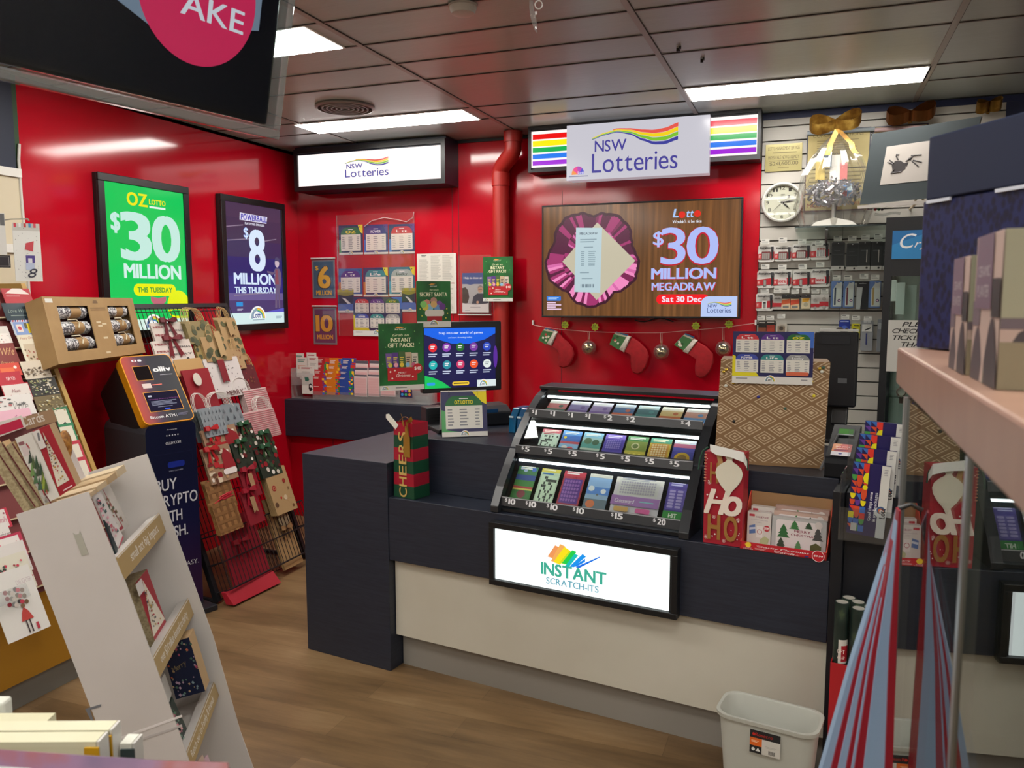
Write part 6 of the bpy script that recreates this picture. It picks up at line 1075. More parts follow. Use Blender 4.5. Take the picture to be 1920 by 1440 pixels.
MB().loft([rr_ring(.8, .001), rr_ring(.97, zt_-.012), rr_ring(.97, zt_-.012, .008), rr_ring(.97, zt_, .009), rr_ring(.97, zt_, 0), rr_ring(.965, zt_-.004, -.002), rr_ring(.8, .006, -.004)], BP).build('bin_body', r, smooth=True)
sf = F(bf.w(0, -wB*.97-.0, zt_), bf.u, (bf.v*.17*wB+Vector((0, 0, .33)))); s = psheet(sf, (1407, 1366), (1462, 1424), .0016, M('c8c4bc', .5), .0006)
s.rect(0, 0, 1, .34, M('1c1c20')); s.t('Rosetto', .16, .75, .24, .14, M('a82018'), 1, .2); s.circ(.12, .18, .05, M('c02418'), 10); s.rect(0, .34, .4, .68, M('d8641c')); s.lines(.05, .45, .3, .56, 2, M('f0d0b0')); s.rect(0, .68, .4, 1, M('1c1c20')); s.circ(.12, .84, .06, M('d8d8d4'), 8); s.poly([(.28, .75), (.36, .9), (.2, .9)], M('d8d8d4')); s.lines(.5, .6, .9, .7, 2, M('a09c94'), .3)
for k in range(9): s.rect(.62+.026*k, .76, .62+.026*k+.008*(1+k % 2), .93, M('2a2a2c'))
s.build('bin_label', r)
# ---------------------------------------------------------------- bitcoin machine
R_ = math.radians; d_ = Vector((math.sin(R_(16)), math.cos(R_(16)), 0)); AF = F(Vector((-2.943, 3.233, 0))-d_*.27, d_, (0, 0, 1))
r = thing('cash_kiosk', 'black and navy bitcoin cash machine with a tilted orange rimmed head', 'machine', AF.w(.135, 0, -.2))
mt, nt, b, N, L = nodes('navy_violet_print'); g = N('NewGeometry'); sp = N('SeparateXYZ'); L(g.outputs['Position'], sp.inputs[0]); c = ramp(N, L, sp.outputs['Z'], [(.15, '2a0f3c'), (.5, '14163a'), (.8, '101530')]); L(c, b.inputs['Base Color']); b.inputs['Roughness'].default_value = .3; KNV = mt
MBx = MB().prism(AF, [(0, .03), (.27, .03), (.27, .96), (.262, .985), (.24, 1.0), (.03, 1.0), (.008, .985), (0, .96)], -.4, -.004, M('34373e', .4))
ped_ = MBx.build('pedestal', r, bevel=.004)
MB().box(AF, -.03, .3, 0, .029, -.45, .08, M('23252b', .4)).build('base_plate', r, bevel=.004)
s = Sheet(AF, 0, .03, .27, 1.0, -.004, None, 0); MBp = rrect(0.001, .031, .269, .999, .03, 4); s.flat(AF, MBp, -.0035, KNV); s.c = -.003; WTX = M('c8cad2', .4)
s.t('Powered by', .42, .62, .035, .006, WTX, 0)
for i in range(5): s.circ(.41+.055*i, .062, .014, WTX, 10)
s.t('OLLIV.COM', .38, .68, .108, .013, WTX, 1)
s.rr(.4, .2, .74, .232, M('1c2c88', .3), .4); s.t('INSERT CASH HERE', .42, .7, .252, .007, M('8a8ea8'), 0)
for x0, y0, x1, y1 in ((.1, .155, .9, .1565), (.1, .155, .104, .62), (.896, .155, .9, .62)): s.rect(x0, y0, x1, y1, M('23284c', .4))
for t, x0, x1, y in (('BUY', .14, .56, .345), ('CRYPTO', .14, .97, .43), ('WITH', .14, .64, .515), ('CASH.', .14, .74, .6)): s.t(t, x0, x1, y, .058, WTX, 1)
s.t('SAFE. EASY.', .3, .93, .77, .024, WTX, 0); s.build('front_print', ped_)
MB().lathe(F(AF.w(.14, .385, -.003), AF.u, AF.v), [(.012, 0), (.012, .006), (.008, .012)], M('c8c8cc', .15, .9), 14).build('lock', ped_, smooth=True)
HF = F(AF.w(0, 1.006, 0), AF.u, AF.v).tip(R_(34.5)); HL = .395
rim_ = MB().prism(HF, rrect(0, 0, .27, HL, .03, 4), -.05, 0, M('d8900f', .35)).build('orange_rim', r, bevel=.006)
MB().loft([[HF.w(a, b, -.0505) for a, b in rrect(.003, .004, .267, HL-.004, .03, 4)], [HF.w(a, b, -.3) for a, b in rrect(.012, .06, .258, HL-.02, .03, 4)]], M('16181c', .5)).build('head_shell', r)
mt, nt, b, N, L = nodes('kiosk_face_print'); g = N('NewGeometry')
dt = N('VectorMath'); dt.operation = 'DOT_PRODUCT'; dt.inputs[1].default_value = HF.u*.8+HF.v*-.0; L(g.outputs['Position'], dt.inputs[0]); ad = N('Math'); ad.operation = 'SUBTRACT'; ad.inputs[1].default_value = HF.o.dot(HF.u*.8); L(dt.outputs['Value'], ad.inputs[0]); m_ = N('Math'); m_.operation = 'MULTIPLY'; m_.inputs[1].default_value = 4.6; L(ad.outputs[0], m_.inputs[0])
c = ramp(N, L, m_.outputs[0], [(.0, 'b04e40'), (.15, '9a4a4a'), (.34, '4e3a4c'), (.5, '33333c'), (1, '26282d')]); L(c, b.inputs['Base Color']); b.inputs['Roughness'].default_value = .25
s = Sheet(HF, .006, .006, .264, HL-.006, 0, None, 0); s.flat(HF, rrect(.005, .005, .265, HL-.005, .026, 5), .0012, mt); s.c = .0014
OR = M('e09a2a', .35)
s.rr(.2, .05, .3, .08, WTX, .4); s.rr(.32, .05, .4, .08, WTX, .4); s.circ(.25, .065, .02, M('a85a5a'), 8)
s.rect(.16, .15, .5, .37, OR); s.rect(.17, .156, .49, .364, M('120c10', .15)); s.t('olliv', .56, .93, .25, .07, M('d8d8dc', .4), 2); s.rect(.66, .3, .92, .308, M('9a9aa4')); s.rect(.22, .42, .4, .49, M('c8b8b4')); s.lines(.42, .44, .62, .46, 1, M('e06a5a'), .6, 0)
s.rect(.17, .55, .87, .845, OR); s.rect(.182, .556, .858, .839, E('1a1634', .8)); s.rr(.24, .6, .32, .625, E('c8c8d8'), .4); s.t('Warning Warning Warning', .23, .84, .668, .014, E('8a4a8a'), 1); s.lines(.26, .69, .8, .76, 4, E('8a8ca0'), .55); s.lines(.36, .775, .66, .785, 1, E('9a9cb0'), .7, 0); s.rr(.48, .805, .6, .825, E('3a58d8'), .5)
s.t('Bitcoin ATM', .13, .63, .94, .04, M('d8d8dc', .4), 1); s.rect(.66, .895, .665, .945, M('d8d8dc')); s.lines(.69, .9, .92, .94, 3, M('6a6a8a'), .4); s.build('head_face', rim_)
# ---------------------------------------------------------------- gift bag rack
RG = F((-2.9, 0, 0), (0, 1, 0), (0, 0, 1)).tip(R_(19.3)); RB1 = M('17171b', .45)
y0, y1 = 3.31, 4.1; HT = 1.66
r = thing('bag_rack', 'black leaning wire rack of gift bags standing by the red wall', 'rack', (-3.2, (y0+y1)/2, 0))
for y in (y0, y1): MB().box(RG, y-.014, y+.014, .014, HT, -.03, 0, RB1).build('side_rail', r)
MB().box(RG, y0-.014, y1+.014, HT+.001, HT+.025, -.03, 0, RB1).build('top_bar', r)
for y in (y0, y1): a_ = RG.w(y, .02, -.02); MB().tube([a_, (XL+.15, y, .02)], .014, RB1, 8).build('foot', r)
mb = MB()
for k in range(10): mb.tube([RG.w(y0+.015, .02+.18*k, -.01), RG.w(y1-.015, .02+.18*k, -.01)], .003, RB1, 5)
for k in range(28): y = y0+.03*k+.015; mb.tube([RG.w(y, .015, -.006), RG.w(y, HT, -.006)], .0022, RB1, 5)
mb.build('wire_grid', r)
mb = MB(); 
for k in range(3): mb.tube([RG.w(y0, .06+.15*k, .0), RG.w(y0, .06+.15*k, .09), RG.w(y1, .06+.15*k, .09), RG.w(y1, .06+.15*k, .0)], .004, RB1, 6)
for k in range(28): y = y0+.03*k+.01; mb.tube([RG.w(y, .06, .093), RG.w(y, .36, .093)], .0022, RB1, 5)
mb.tube([RG.w(y0, .06, .09), RG.w(y1, .06, .09)], .005, RB1, 6); mb.build('front_basket', r)
def handle(mb, fr, a0, a1, b, c, h, mt, rad=.0019):
    pts = []
    for i in range(11):
        t = i/10; x = a0+(a1-a0)*(.5-.5*math.cos(math.pi*t)); pts.append(fr.w(x, b-.012+(h+.012)*math.sin(math.pi*t)**.6, c))
    mb.tube(pts, rad, mt, 6)
def bag(tl, br, c, body, draw=None, hcol=None, hh=.06, n=1, th=.0085, label='', group=None, stepb=0, what='gift_bag', stepc=.0095, hw=(.28, .72), bow=None, tagc=None, shear=True):
    br = (br[0]+.2*(br[1]-tl[1]), br[1]) if shear else br; a0, b1 = RG.px(*tl, c); a1, b0 = RG.px(*br, c); obs = []
    for k in range(n):
        cc = c-stepc*k; db = stepb*k; f = RG.sub(0, db, 0)
        r = thing(what, (label % (ORD[k] if n > 1 else '')) if '%s' in label else label, 'gift bag', RG.w((a0+a1)/2, b0, cc), group)
        mt = M(body, .55) if isinstance(body, str) else body
        mb = MB(); mb.loft([[f.w(a0, b0, cc-th), f.w(a1, b0, cc-th), f.w(a1, b0, cc), f.w(a0, b0, cc)], [f.w(a0+.002, b1, cc-th*.35), f.w(a1-.002, b1, cc-th*.35), f.w(a1, b1, cc-.002), f.w(a0, b1, cc-.002)]], mt); bb_ = mb.build('bag_body', r)
        if k == 0 and draw: s = Sheet(f, a0, b0, a1, b1, cc, None, 0); s.c = cc+.0004; draw(s); s.build('printed_front', bb_)
        if hcol: mb = MB(); wd = a1-a0; handle(mb, f, a0+wd*hw[0], a0+wd*hw[1], b1, cc-.003, hh, M(hcol, .6)); mb.build('handle', r, smooth=True)
        if k == 0 and bow:
            bx, by, bs, bc = bow; o = f.w(a0+(a1-a0)*bx, b1+(b0-b1)*by, cc+.008); bm = M(bc, .35); mb = MB()
            for sg in (-1, 1): mb.loft([[o+f.u*sg*x+f.v*y+f.n*z for x, y, z in ring] for ring in ([(0, -.004, 0), (0, .004, 0), (0, .004, .006), (0, -.004, .006)], [(bs*.6, -.014, .0), (bs*.6, .016, .0), (bs*.6, .016, .02), (bs*.6, -.014, .02)], [(bs, -.01, 0), (bs, .014, 0), (bs, .014, .014), (bs, -.01, .014)])], bm)
            mb.build('bow', r)
            for sg in (-1, 1): mb = MB(); mb.flat(f, [((a0+(a1-a0)*bx)+q[0]*bs, (b1+(b0-b1)*by)+q[1]*bs) for q in ((sg*.05, 0), (sg*.35+.1, -1.6), (sg*.62+.1, -1.35), (sg*.85+.1, -1.6), (sg*.3, 0))][::sg], cc+.007, bm); mb.build('ribbon_tail', r)
        if k == 0 and tagc:
            tx, ty, w_, h_, col, round_ = tagc; A = a0+(a1-a0)*tx; B = b1+(b0-b1)*ty; mb = MB(); mb.prism(f, arc(A, B, w_/2, 0, 345, 16, h_/2) if round_ else [(A-w_/2, B-h_/2), (A, B-h_/2+.012), (A+w_/2, B-h_/2), (A+w_/2, B+h_/2), (A-w_/2, B+h_/2)], cc+.012, cc+.014, M(col, .6)); mb.build('paper_tag', r)
def spots(cols, n, seed, r0=.03, r1=.07):
    def f(s):
        rn = random.Random(seed)
        for i in range(n): s.circ(rn.uniform(.06, .94), rn.uniform(.05, .95), rn.uniform(r0, r1), M(cols[i % len(cols)], .5), 10)
    return f
def txmas(s):
    for i in range(6): s.t(('MERRY', 'CHRISTMAS', 'XMAS', 'MERRY', 'CHRISTMAS', 'XMAS')[i] if i % 2 else 'MERRY', .06+.3*(i % 2), .46+.5*(i % 2), .2+.15*i, .08, M('8a2a34' if i % 2 == 0 else '4a4648'), 1)
    for x, y in ((.2, .9), (.8, .85)): s.circ(x, y, .04, M('2a2628'), 8)
KR, KRH, WH_ = 'a88a60', 'c2a06c', 'd8d2cc'
bag((281, 606), (347, 652), .02, 'c8bcb4', txmas, None, n=2, label='white Merry Christmas print bag in the upper left of the rack, %s of two', group='Merry Christmas print bags', bow=(.5, -.05, .06, '5a1620'), stepb=0)
bag((284, 640), (361, 678), .05, 'cfc4bc', txmas, None, n=2, label='white Merry Christmas print bag in the lower stack, %s of two', group='Merry Christmas print bags', bow=(.5, -.05, .07, '6a1822'))
LEAF = ('5c5c3c', '4a5038', '6a6644', '3c4432')
def camo(seed): return spots(LEAF, 14, seed, .06, .12)
bag((407, 598), (450, 674), .03, KR, camo(4), KRH, .07, 4, label='kraft bag with leaf print at the top right of the rack, %s of its stack', group='leaf print kraft bags', stepb=.006, tagc=(.5, .25, .05, .1, KR, False))
bag((346, 604), (396, 642), .05, '8a7a52', camo(1), KRH, .085, 6, label='top left leaf print kraft bag on the rack, %s of its stack', group='leaf print kraft bags', stepb=.004, hw=(.2, .85))
bag((361, 637), (402, 674), .045, '94804f', camo(2), None, n=2, label='kraft bag with leaf print low in the brown group, %s of two', group='leaf print kraft bags', tagc=(.8, .3, .035, .13, 'b0936a', False))
bag((375, 632), (428, 674), .06, KR, camo(3), KRH, .075, 4, label='kraft bag with leaf print and tag in the middle, %s of its stack', group='leaf print kraft bags', stepb=.004, tagc=(.62, .35, .05, .16, 'b4976c', False))
bag((430, 655), (456, 690), .05, 'a88a62', spots(('7a2a2a', '8a6a48'), 8, 9), KRH, .07, 3, label='kraft bag with red foot at the right of the brown group, %s of three', group='small kraft bags', stepb=.004)
bag((451, 686), (483, 735), .04, '5c1a22', spots(('7a4a30', '4a1018', '8a2a2c'), 14, 11), KRH, .08, 5, label='dark red patterned bag with kraft handles at the right edge, %s of its stack', group='dark red patterned bags', stepb=.003, hw=(.15, .9))
bag((325, 675), (381, 700), .06, 'b8935e', None, None, n=2, label='plain tan paper bag behind the kiosk head, %s of two', group='plain tan bags', stepb=.003)
bag((380, 674), (454, 738), .055, 'd0cac8', lambda s: (spots(('5a5658',), 30, 6, .008, .014)(s), s.t('MERRY', .35, .85, .97, .12, M('6a4a48'), 1)), 'd8d4d0', .03, 2, label='white dotted bag with a dark red tag, %s of two', group='white dotted bags', stepb=.004, tagc=(.42, .35, .055, .14, '7a1422', False))
bag((340, 695), (401, 770), .09, '8c1220', None, None, n=2, label='plain dark red bag with a white oval tag, %s of two', group='plain dark red bags', stepb=.003, tagc=(.4, .24, .06, .075, 'cfc8bc', True))
def trees(s):
    rn = random.Random(3)
    for i in range(6):
        for j in range(4): x, y = .08+.165*i+.04*(j % 2), .12+.24*j; s.poly([(x-.03, y+.1), (x+.03, y+.1), (x, y-.06)], M('4c545c' if (i+j) % 3 else '6a7278', .5))
def stripes(s):
    for i in range(14): s.rect(0, .03+.07*i, 1, .06+.07*i, M('b06a70', .5))
bag((455, 733), (506, 778), .06, 'd0b4b2', stripes, WH_, .085, 5, label='pink striped bag in the rear stack, %s from the front', group='pink striped bags', stepb=.003, hw=(-.35, .35))
bag((446, 778), (521, 814), .1, 'c9a8a6', stripes, WH_, .085, 4, label='pink striped bag in the forward stack with handles on the right, %s one', group='pink striped bags', stepb=.003, hw=(.55, .95))
bag((370, 770), (458, 812), .12, '7c868c', trees, WH_, .085, 7, label='grey tree print bag with white handles beside the kiosk, %s of its stack', group='grey tree print bags', stepb=.003, hw=(.32, .85))
bag((372, 768), (420, 812), .15, '848e94', trees, WH_, .09, 3, label='grey tree print bag close to the kiosk head, %s of three', group='grey tree print bags', stepb=.003, hw=(-.1, .5))
def scene_(seed, base):
    def f(s):
        rn = random.Random(seed); cs = ('8a6a4a', 'c8b8a0', 'a82428', '5a3a28', 'd8ccc0', '7a1a20', 'b08a60')
        for i in range(34): x, y = rn.uniform(0, .88), rn.uniform(0, .88); s.rr(x, y, x+rn.uniform(.06, .22), y+rn.uniform(.06, .2), M(cs[rn.randrange(7)], .45), .25)
    return f
def hat(s):
    scene_(5, 0)(s); s.poly([(.55, .75), (.6, .3), (.75, .1), (.95, .3), (1, .6), (1, .75)], M('8a1a22')); s.rr(.5, .68, 1, .84, M('d8d0cc'), .5)
bag((376, 808), (449, 846), .14, '9a7a60', hat, None, n=2, label='photo print Christmas bag in the upper pair, %s of two', group='photo print bags', bow=(.25, .0, .05, 'b01a20'))
bag((377, 843), (438, 894), .17, '94765c', hat, None, n=2, label='photo print Christmas bag in the lower pair beside the kiosk, %s of two', group='photo print bags', bow=(.25, .05, .05, 'b01a20'))
fest = ('2a4a30', '8a1a22', '1a2a1c', 'c8c0b4', '5a1a1c', '3a5a3a', 'e0dcd4')
for i, (tl, br, c, w_) in enumerate((((437, 799), (478, 838), .13, 'upper left'), ((478, 815), (514, 852), .13, 'upper right'), ((432, 832), (476, 884), .16, 'lower left'), ((476, 842), (522, 886), .15, 'lower right'))):
    bag(tl, br, c, '1a2a1e', spots(fest, 26, i+20, .04, .1), None, n=2, label='dark green bauble print bag, '+w_+' pair, %s of two', group='bauble print bags', bow=(.45, .0, .045, '1c4a2c'), tagc=(.4, -.03, .03, .02, 'e0dcd6', False))
def plaid(s):
    for i in range(4): s.rect(.04+.26*i, 0, .14+.26*i, 1, M('6a4826')); s.rect(0, .05+.26*i, 1, .15+.26*i, M('7a5630'))
def twine(tl, br, c, lb):
    a0, b1 = RG.px(*tl, c); a1, b0 = RG.px(*br, c); rn = random.Random(int(tl[0]))
    mb = MB()
    for k in range(9):
        o = RG.w(a0+(a1-a0)*(.1+.09*k), b1-.005, c-.004-.003*k); mb.tube([o+RG.u*(.05*math.sin(i*.6)+.015*i)+RG.v*(.03*math.sin(i*.3*3.14/2.9)+.004*k*.3) for i in range(10)], .0028, M('b02030', .5), 5)
    return mb
for i, (tl, br, c, w_) in enumerate((((382, 905), (438, 946), .16, 'upper'), ((396, 946), (449, 988), .185, 'lower'))):
    bag(tl, br, c, '8a6238', plaid, None, n=3, label='brown plaid bag with red twine handles in the '+w_+' stack, %s from the front', group='brown plaid bags', stepb=.004)
    r2 = twine(tl, br, c, ''); tag(r2.build('twine_handles', smooth=True), 'tangle of red twine handles over the %s brown plaid bags' % w_, 'twine', None, 'stuff')
for i, (tl, br, c, w_) in enumerate((((447, 884), (484, 926), .165, 'upper'), ((450, 924), (488, 975), .19, 'lower'))): bag(tl, br, c, '7c1020', None, None, n=2, label='small crimson bag with a tan tag in the '+w_+' pair, %s of two', group='small crimson bags', bow=(.5, .0, .06, '8e1428'), tagc=(.5, .45, .035, .09, '9a7a58', False), stepb=.003)
def dots(s):
    for x, y, q, h in ((.22, .42, .09, '9a2028'), (.22, .42, .06, KR), (.22, .42, .04, '9a2028'), (.75, .32, .07, '8a2a24'), (.12, .78, .08, '5a4430'), (.6, .68, .08, 'c4b494'), (.4, .66, .04, 'b03028'), (.85, .5, .04, '7a5a38'), (.85, .9, .05, '6a4a30')): s.circ(x, y, q, M(h, .5), 14)
bag((494, 884), (545, 952), .15, 'a78a60', dots, 'c2aa74', .09, 5, label='kraft bag printed with red dots low on the right, %s of its stack', group='red dot kraft bags', stepb=.002, hw=(.1, .6))
bag((493, 938), (569, 1052), .17-.095, 'a8875c', None, None, n=2, shear=False, label='large kraft bag with a cream tag and ribbon in the bottom basket, %s of two', group='large kraft bags', bow=(.6, .46, .05, 'a07a52'), tagc=(.62, .34, .1, .1, 'c8b896', True), stepb=.0)
bag((404, 980), (513, 1088), .16-.085, '8c1226', None, None, n=2, shear=False, label='large crimson bag with a ribbon bow in the bottom basket, %s of two', group='large crimson bags', bow=(.45, .33, .07, '96202e'), stepb=.0)
a0, b0 = RG.px(430, 1126, .1); a1, _ = RG.px(513, 1088, .1); q0, q1 = hz(424, 1133, .012), hz(513, 1090, .012)
mb = MB(); dd = (q1-q0).normalized(); mb.loft([[q0, q1, q1+Vector((.05, 0, 0)), q0+Vector((.05, 0, 0))], [q0+Vector((-.03, 0, .06)), q1+Vector((-.03, 0, .06)), q1+Vector((.0, 0, .06)), q0+Vector((.0, 0, .06))]], M('a01a2a', .5)); tag(mb.build('red_bag', origin=Vector(((q0.x+q1.x)/2, (q0.y+q1.y)/2, .012))), 'bright red folded bag foot sticking out below the bottom basket', 'gift bag')
# ---------------------------------------------------------------- greeting card rack
RK = F((-2.86, 0, .45), (0, 1, 0), (0, 0, 1)).tip(R_(23.3)); WD = mottled('pale_wood', [(.3, 'a8823e'), (.7, 'b8924e')], 6, .5, (1, 1, 4)); YE = 2.66
r = thing('card_rack', 'tiered pale wood greeting card rack with yellow base doors on the left', 'card rack', (-3.2, 2.0, 0))
MB().box(RK, .7, YE, 0, 1.32, -.03, -.012, M('6a2a2a', .6)).build('back_board', r)
MB().prism(F((0, YE, 0), (1, 0, 0), (0, 0, 1)), [(XL+.02, .45), (-2.84, .45), (-3.39, 1.69), (XL+.02, 1.69)], -.022, 0, WD).build('side_board', r, bevel=.002)
for k in range(9): MB().box(RK, .7, YE-.001, .02+.145*k, .026+.145*k, -.011, .006, M('b8a888', .5)).build('card_ledge', r)
cab = M('a8781f', .45)
bc_ = MB().box(F((-2.9, 0, 0), (0, 1, 0), (0, 0, 1)), 1.0, YE, .11, .449, -.6, -.001, M('b48a3a', .5)).build('base_cabinet', r)
for a, b_ in ((1.0, 1.6), (1.605, 1.935), (1.94, 2.66)): MB().box(F((-2.88, 0, 0), (0, 1, 0), (0, 0, 1)), a, b_-.004, .11, .445, -.018, 0, cab).build('base_door', bc_, bevel=.002)
MB().box(F((-2.905, 0, 0), (0, 1, 0), (0, 0, 1)), 1.0, YE-.01, 0, .109, -.5, 0, M('7c7a74', .5)).build('kick_tiles', r)
MB().box(F((-2.88, 0, 0), (0, 1, 0), (0, 0, 1)), 1.0, YE, .445, .452, -.05, .004, M('d0b070', .5)).build('ledge_strip', r)
def floral(cols, n, seed, y0=.3, y1=.95):
    def f(s):
        rn = random.Random(seed)
        for i in range(n): x, y = rn.uniform(.05, .95), rn.uniform(y0, y1); q = rn.uniform(.02, .06); s.poly([(x-q, y), (x-q*.2, y-q*.9), (x+q, y-q*.2), (x+q*.3, y+q)], M(cols[rn.randrange(len(cols))], .5))
    return f
cards = [((0, 541), (55, 572), 'a82430', lambda s: (s.poly([(.1, .3), (.4, 0), (.7, 0), (.95, .35)], M('d8ccc8')), s.lines(.1, .45, .6, .52, 1, M('e8c8c8'))), 'red card with white snow at the top of the left rack'),
 ((1, 569), (53, 600), '2e3e48', lambda s: (s.t('Love Wife', .15, .85, .55, .2, M('8a9a94'), 0, .3), s.lines(.2, .7, .8, .8, 1, M('8a9a94'))), 'dark slate card below the snow card on the left rack'),
 ((18, 601), (64, 627), 'c8ccd8', lambda s: ([s.poly([(.1*i, 0), (.1*i+.05, 0), (.1*i+.02, .12), (.1*i-.03, .12)], M('b03040' if i % 2 else '3a4a9a')) for i in range(10)], s.rect(.06, .14, .94, 1, M('7f97c8')), s.rect(.15, .3, .4, .8, M('d8ccc8')), s.circ(.28, .55, .08, M('c04a58'), 10), s.rect(.6, .25, .95, .9, M('d8c02a')), s.rect(.5, .2, .62, .6, M('5a5a48'))), 'airmail striped card on the left rack'),
 ((-30, 613), (15, 645), 'd0cac4', lambda s: (s.rect(.1, .4, .9, .95, M('e0d8d2')), floral(('3a3a3a', 'b03040'), 10, 3, .5, .9)(s)), 'small white card at the left edge beside the airmail card'),
 ((30, 629), (80, 676), 'd8d0bc', lambda s: (s.t('Happy Christmas', .1, .85, .16, .09, M('a8624a'), 0, .3), s.rect(.12, .34, .92, .96, M('c4b49c')), floral(('8a3a30', '6a5a40', 'a85a48'), 14, 4, .55, .9)(s)), 'tall cream Happy Christmas card on the left rack'),
 ((-30, 646), (28, 686), '7a2c28', lambda s: (s.t('Wife', .4, .9, .5, .3, M('c89a6a'), 0, .35), s.t('love', .3, .75, .9, .15, M('b88a5a'), 0, .35)), 'maroon Wife card on the left rack'),
 ((36, 679), (89, 707), 'cfc4b2', floral(('6a5a48', '8a7a60', '4a3c30'), 40, 5, .35, .85), 'cream card with a brown mound of flowers on the left rack'),
 ((-30, 685), (37, 703), 'c8402e', lambda s: (s.rect(.4, .35, .8, .8, M('d8683a')), s.circ(.85, .35, .05, M('e8d8d0'), 8)), 'orange red card on the left rack'),
 ((-30, 702), (39, 720), 'b01c30', lambda s: s.t('FOR YOU', .55, .8, .62, .25, M('e8d0d0'), 1), 'plain crimson card under the orange card on the left rack'),
 ((50, 712), (105, 738), '2c2c28', floral(('c8c8b0', '8a9a6a', 'b8a878', 'd8d0c0'), 60, 6, .08, .95), 'black card with cream flowers on the left rack'),
 ((0, 722), (55, 750), 'b8303c', lambda s: (s.rect(.02, .06, .98, .98, M('d4ccc6')), floral(('b04a50', '9a9a90', '8a7a70'), 16, 7, .6, .95)(s), s.t('Mum', .3, .6, .5, .2, M('b08a8a'), 0, .3)), 'red edged white floral card on the left rack'),
 ((-30, 748), (61, 775), 'd4d0cc', lambda s: (s.t('Wife', .5, .85, .75, .4, M('8a8684'), 0, .35), floral(('5a5a5a', 'b06a6a'), 20, 8, .1, .5)(s)), 'white Wife card with grey lettering on the left rack'),
 ((62, 745), (117, 771), '6a5c3c', floral(('8a7a4a', '4a4428', 'b0a070', 'c8c8b0'), 50, 9, .1, .95), 'olive autumn leaf card on the left rack'),
 ((97, 766), (129, 800), '1f6a44', lambda s: (s.rect(.05, .1, .85, 1, M('d0cab8')), s.poly([(.3, .8), (.5, .7), (.7, .95), (.4, 1)], M('1c2a20'))), 'green bordered cream card, upper one at the rack end'),
 ((108, 797), (139, 832), '2a7a50', lambda s: (s.rect(.0, .12, .88, 1, M('d0cab8')),), 'green bordered cream card, lower one at the rack end'),
 ((127, 829), (152, 863), 'b02a3c', lambda s: (s.rect(.0, .16, .8, 1, M('d0c8b8')),), 'red bordered cream card, upper one at the rack end'),
 ((142, 859), (164, 895), 'b02a3c', lambda s: (s.rect(.0, .16, .8, 1, M('d0c8b8')),), 'red bordered cream card, lower one at the rack end'),
 ((-30, 776), (60, 798), 'd8a8b8', lambda s: s.t('wife', .5, .7, .8, .5, M('b06a8a'), 0, .3), 'pale pink card below the white Wife card'),
 ((-30, 962), (16, 987), 'b82840', lambda s: (s.rect(.05, .05, .88, .92, M('d0c8c4')), s.t('Family', .3, .85, .7, .3, M('b06a7a'), 0, .3), s.circ(.8, .25, .05, M('8a4a58'), 8)), 'red edged white Family card at the lower left edge'),
 ((-30, 990), (18, 1023), 'd2cecA'.lower(), lambda s: (s.t('Daughter', .2, .95, .6, .25, M('7a7674'), 0, .35),), 'white script card at the lower left edge'),
 ((-30, 1016), (46, 1040), 'b02848', lambda s: (s.rect(.02, .1, .9, 1, M('d6d0cc')), floral(('b03048', '7a4a3a', 'c83a58'), 20, 11, .3, .8)(s)), 'white card with red poinsettia, upper one in the lower left tiers'),
 ((-30, 1034), (52, 1068), 'cdc8c4', lambda s: (s.t('Daughter & Partner', .2, .85, .55, .2, M('9a9694'), 0, .3), floral(('a83a48', '5a4a40', '4a5a3a'), 24, 12, .75, .98)(s)), 'white Daughter and Partner card in the lower left tiers'),
 ((-30, 1056), (57, 1098), 'ccc8b8', lambda s: (floral(('b83048', 'c8485a', '8a3a38', '3a4a40'), 40, 13, .2, .8)(s), s.rect(.4, .75, .75, .95, M('d0b8a0'))), 'cream card with a large red flower in the lower left tiers'),
 ((-30, 1085), (68, 1174), 'd0cdc8', lambda s: (s.t('DAUGHTER', .6, .95, .25, .07, M('b8a8ac'), 0), [s.circ(.3+.07*(i % 6)+.02*(i % 2), .3+.09*(i//6)+.02*(i % 3), .05, M(('8a2030', '6a5038', 'c03a50', '3a3638', 'd0c4bc', '7a7a78')[(i*5) % 6]), 12) for i in range(18)], s.poly([(.48, .66), (.56, .58), (.64, .66), (.7, .78), (.42, .78)], M('b03a34')), s.rect(.5, .78, .53, .97, M('3a2a2c')), s.rect(.58, .78, .61, .97, M('3a2a2c')), s.circ(.56, .56, .05, M('7a5a40'), 10), s.rect(.7, .86, .76, .96, M('a83040'))), 'large white Daughter card with a cluster of balloons'),
]
for i, (tl, br, bg, dr, lb) in enumerate(cards):
    c = .004+.0018*(tl[1]-540)/10; fr = RK; s = psheet(fr, tl, (br[0]+.3*(br[1]-tl[1]), br[1]), c, M(bg, .5), .0025); dr(s); tag(s.build('greeting_card'), lb, 'greeting card', 'greeting cards on the left rack')
for i, (tl, br, h) in enumerate((((30, 674), (86, 681), 'd2cab8'), ((38, 704), (97, 712), 'd2c8b0'), ((52, 736), (110, 744), 'd4cab4'))): pass
r = thing('card_holder', 'clear plastic holder bracket at the foot of the left card rack', 'holder', RK.w(RK.px(8, 1175)[0], 0, .1)); a0, b0 = RK.px(8, 1172, .13); a1, _ = RK.px(70, 1150, .13); MB().box(RK, a0, a1, .0, .05, .128, .131, CLR).build('front_lip', r); MB().box(RK, a0, a0+.004, .0, .1, .03, .127, CLR).build('side_lip', r)
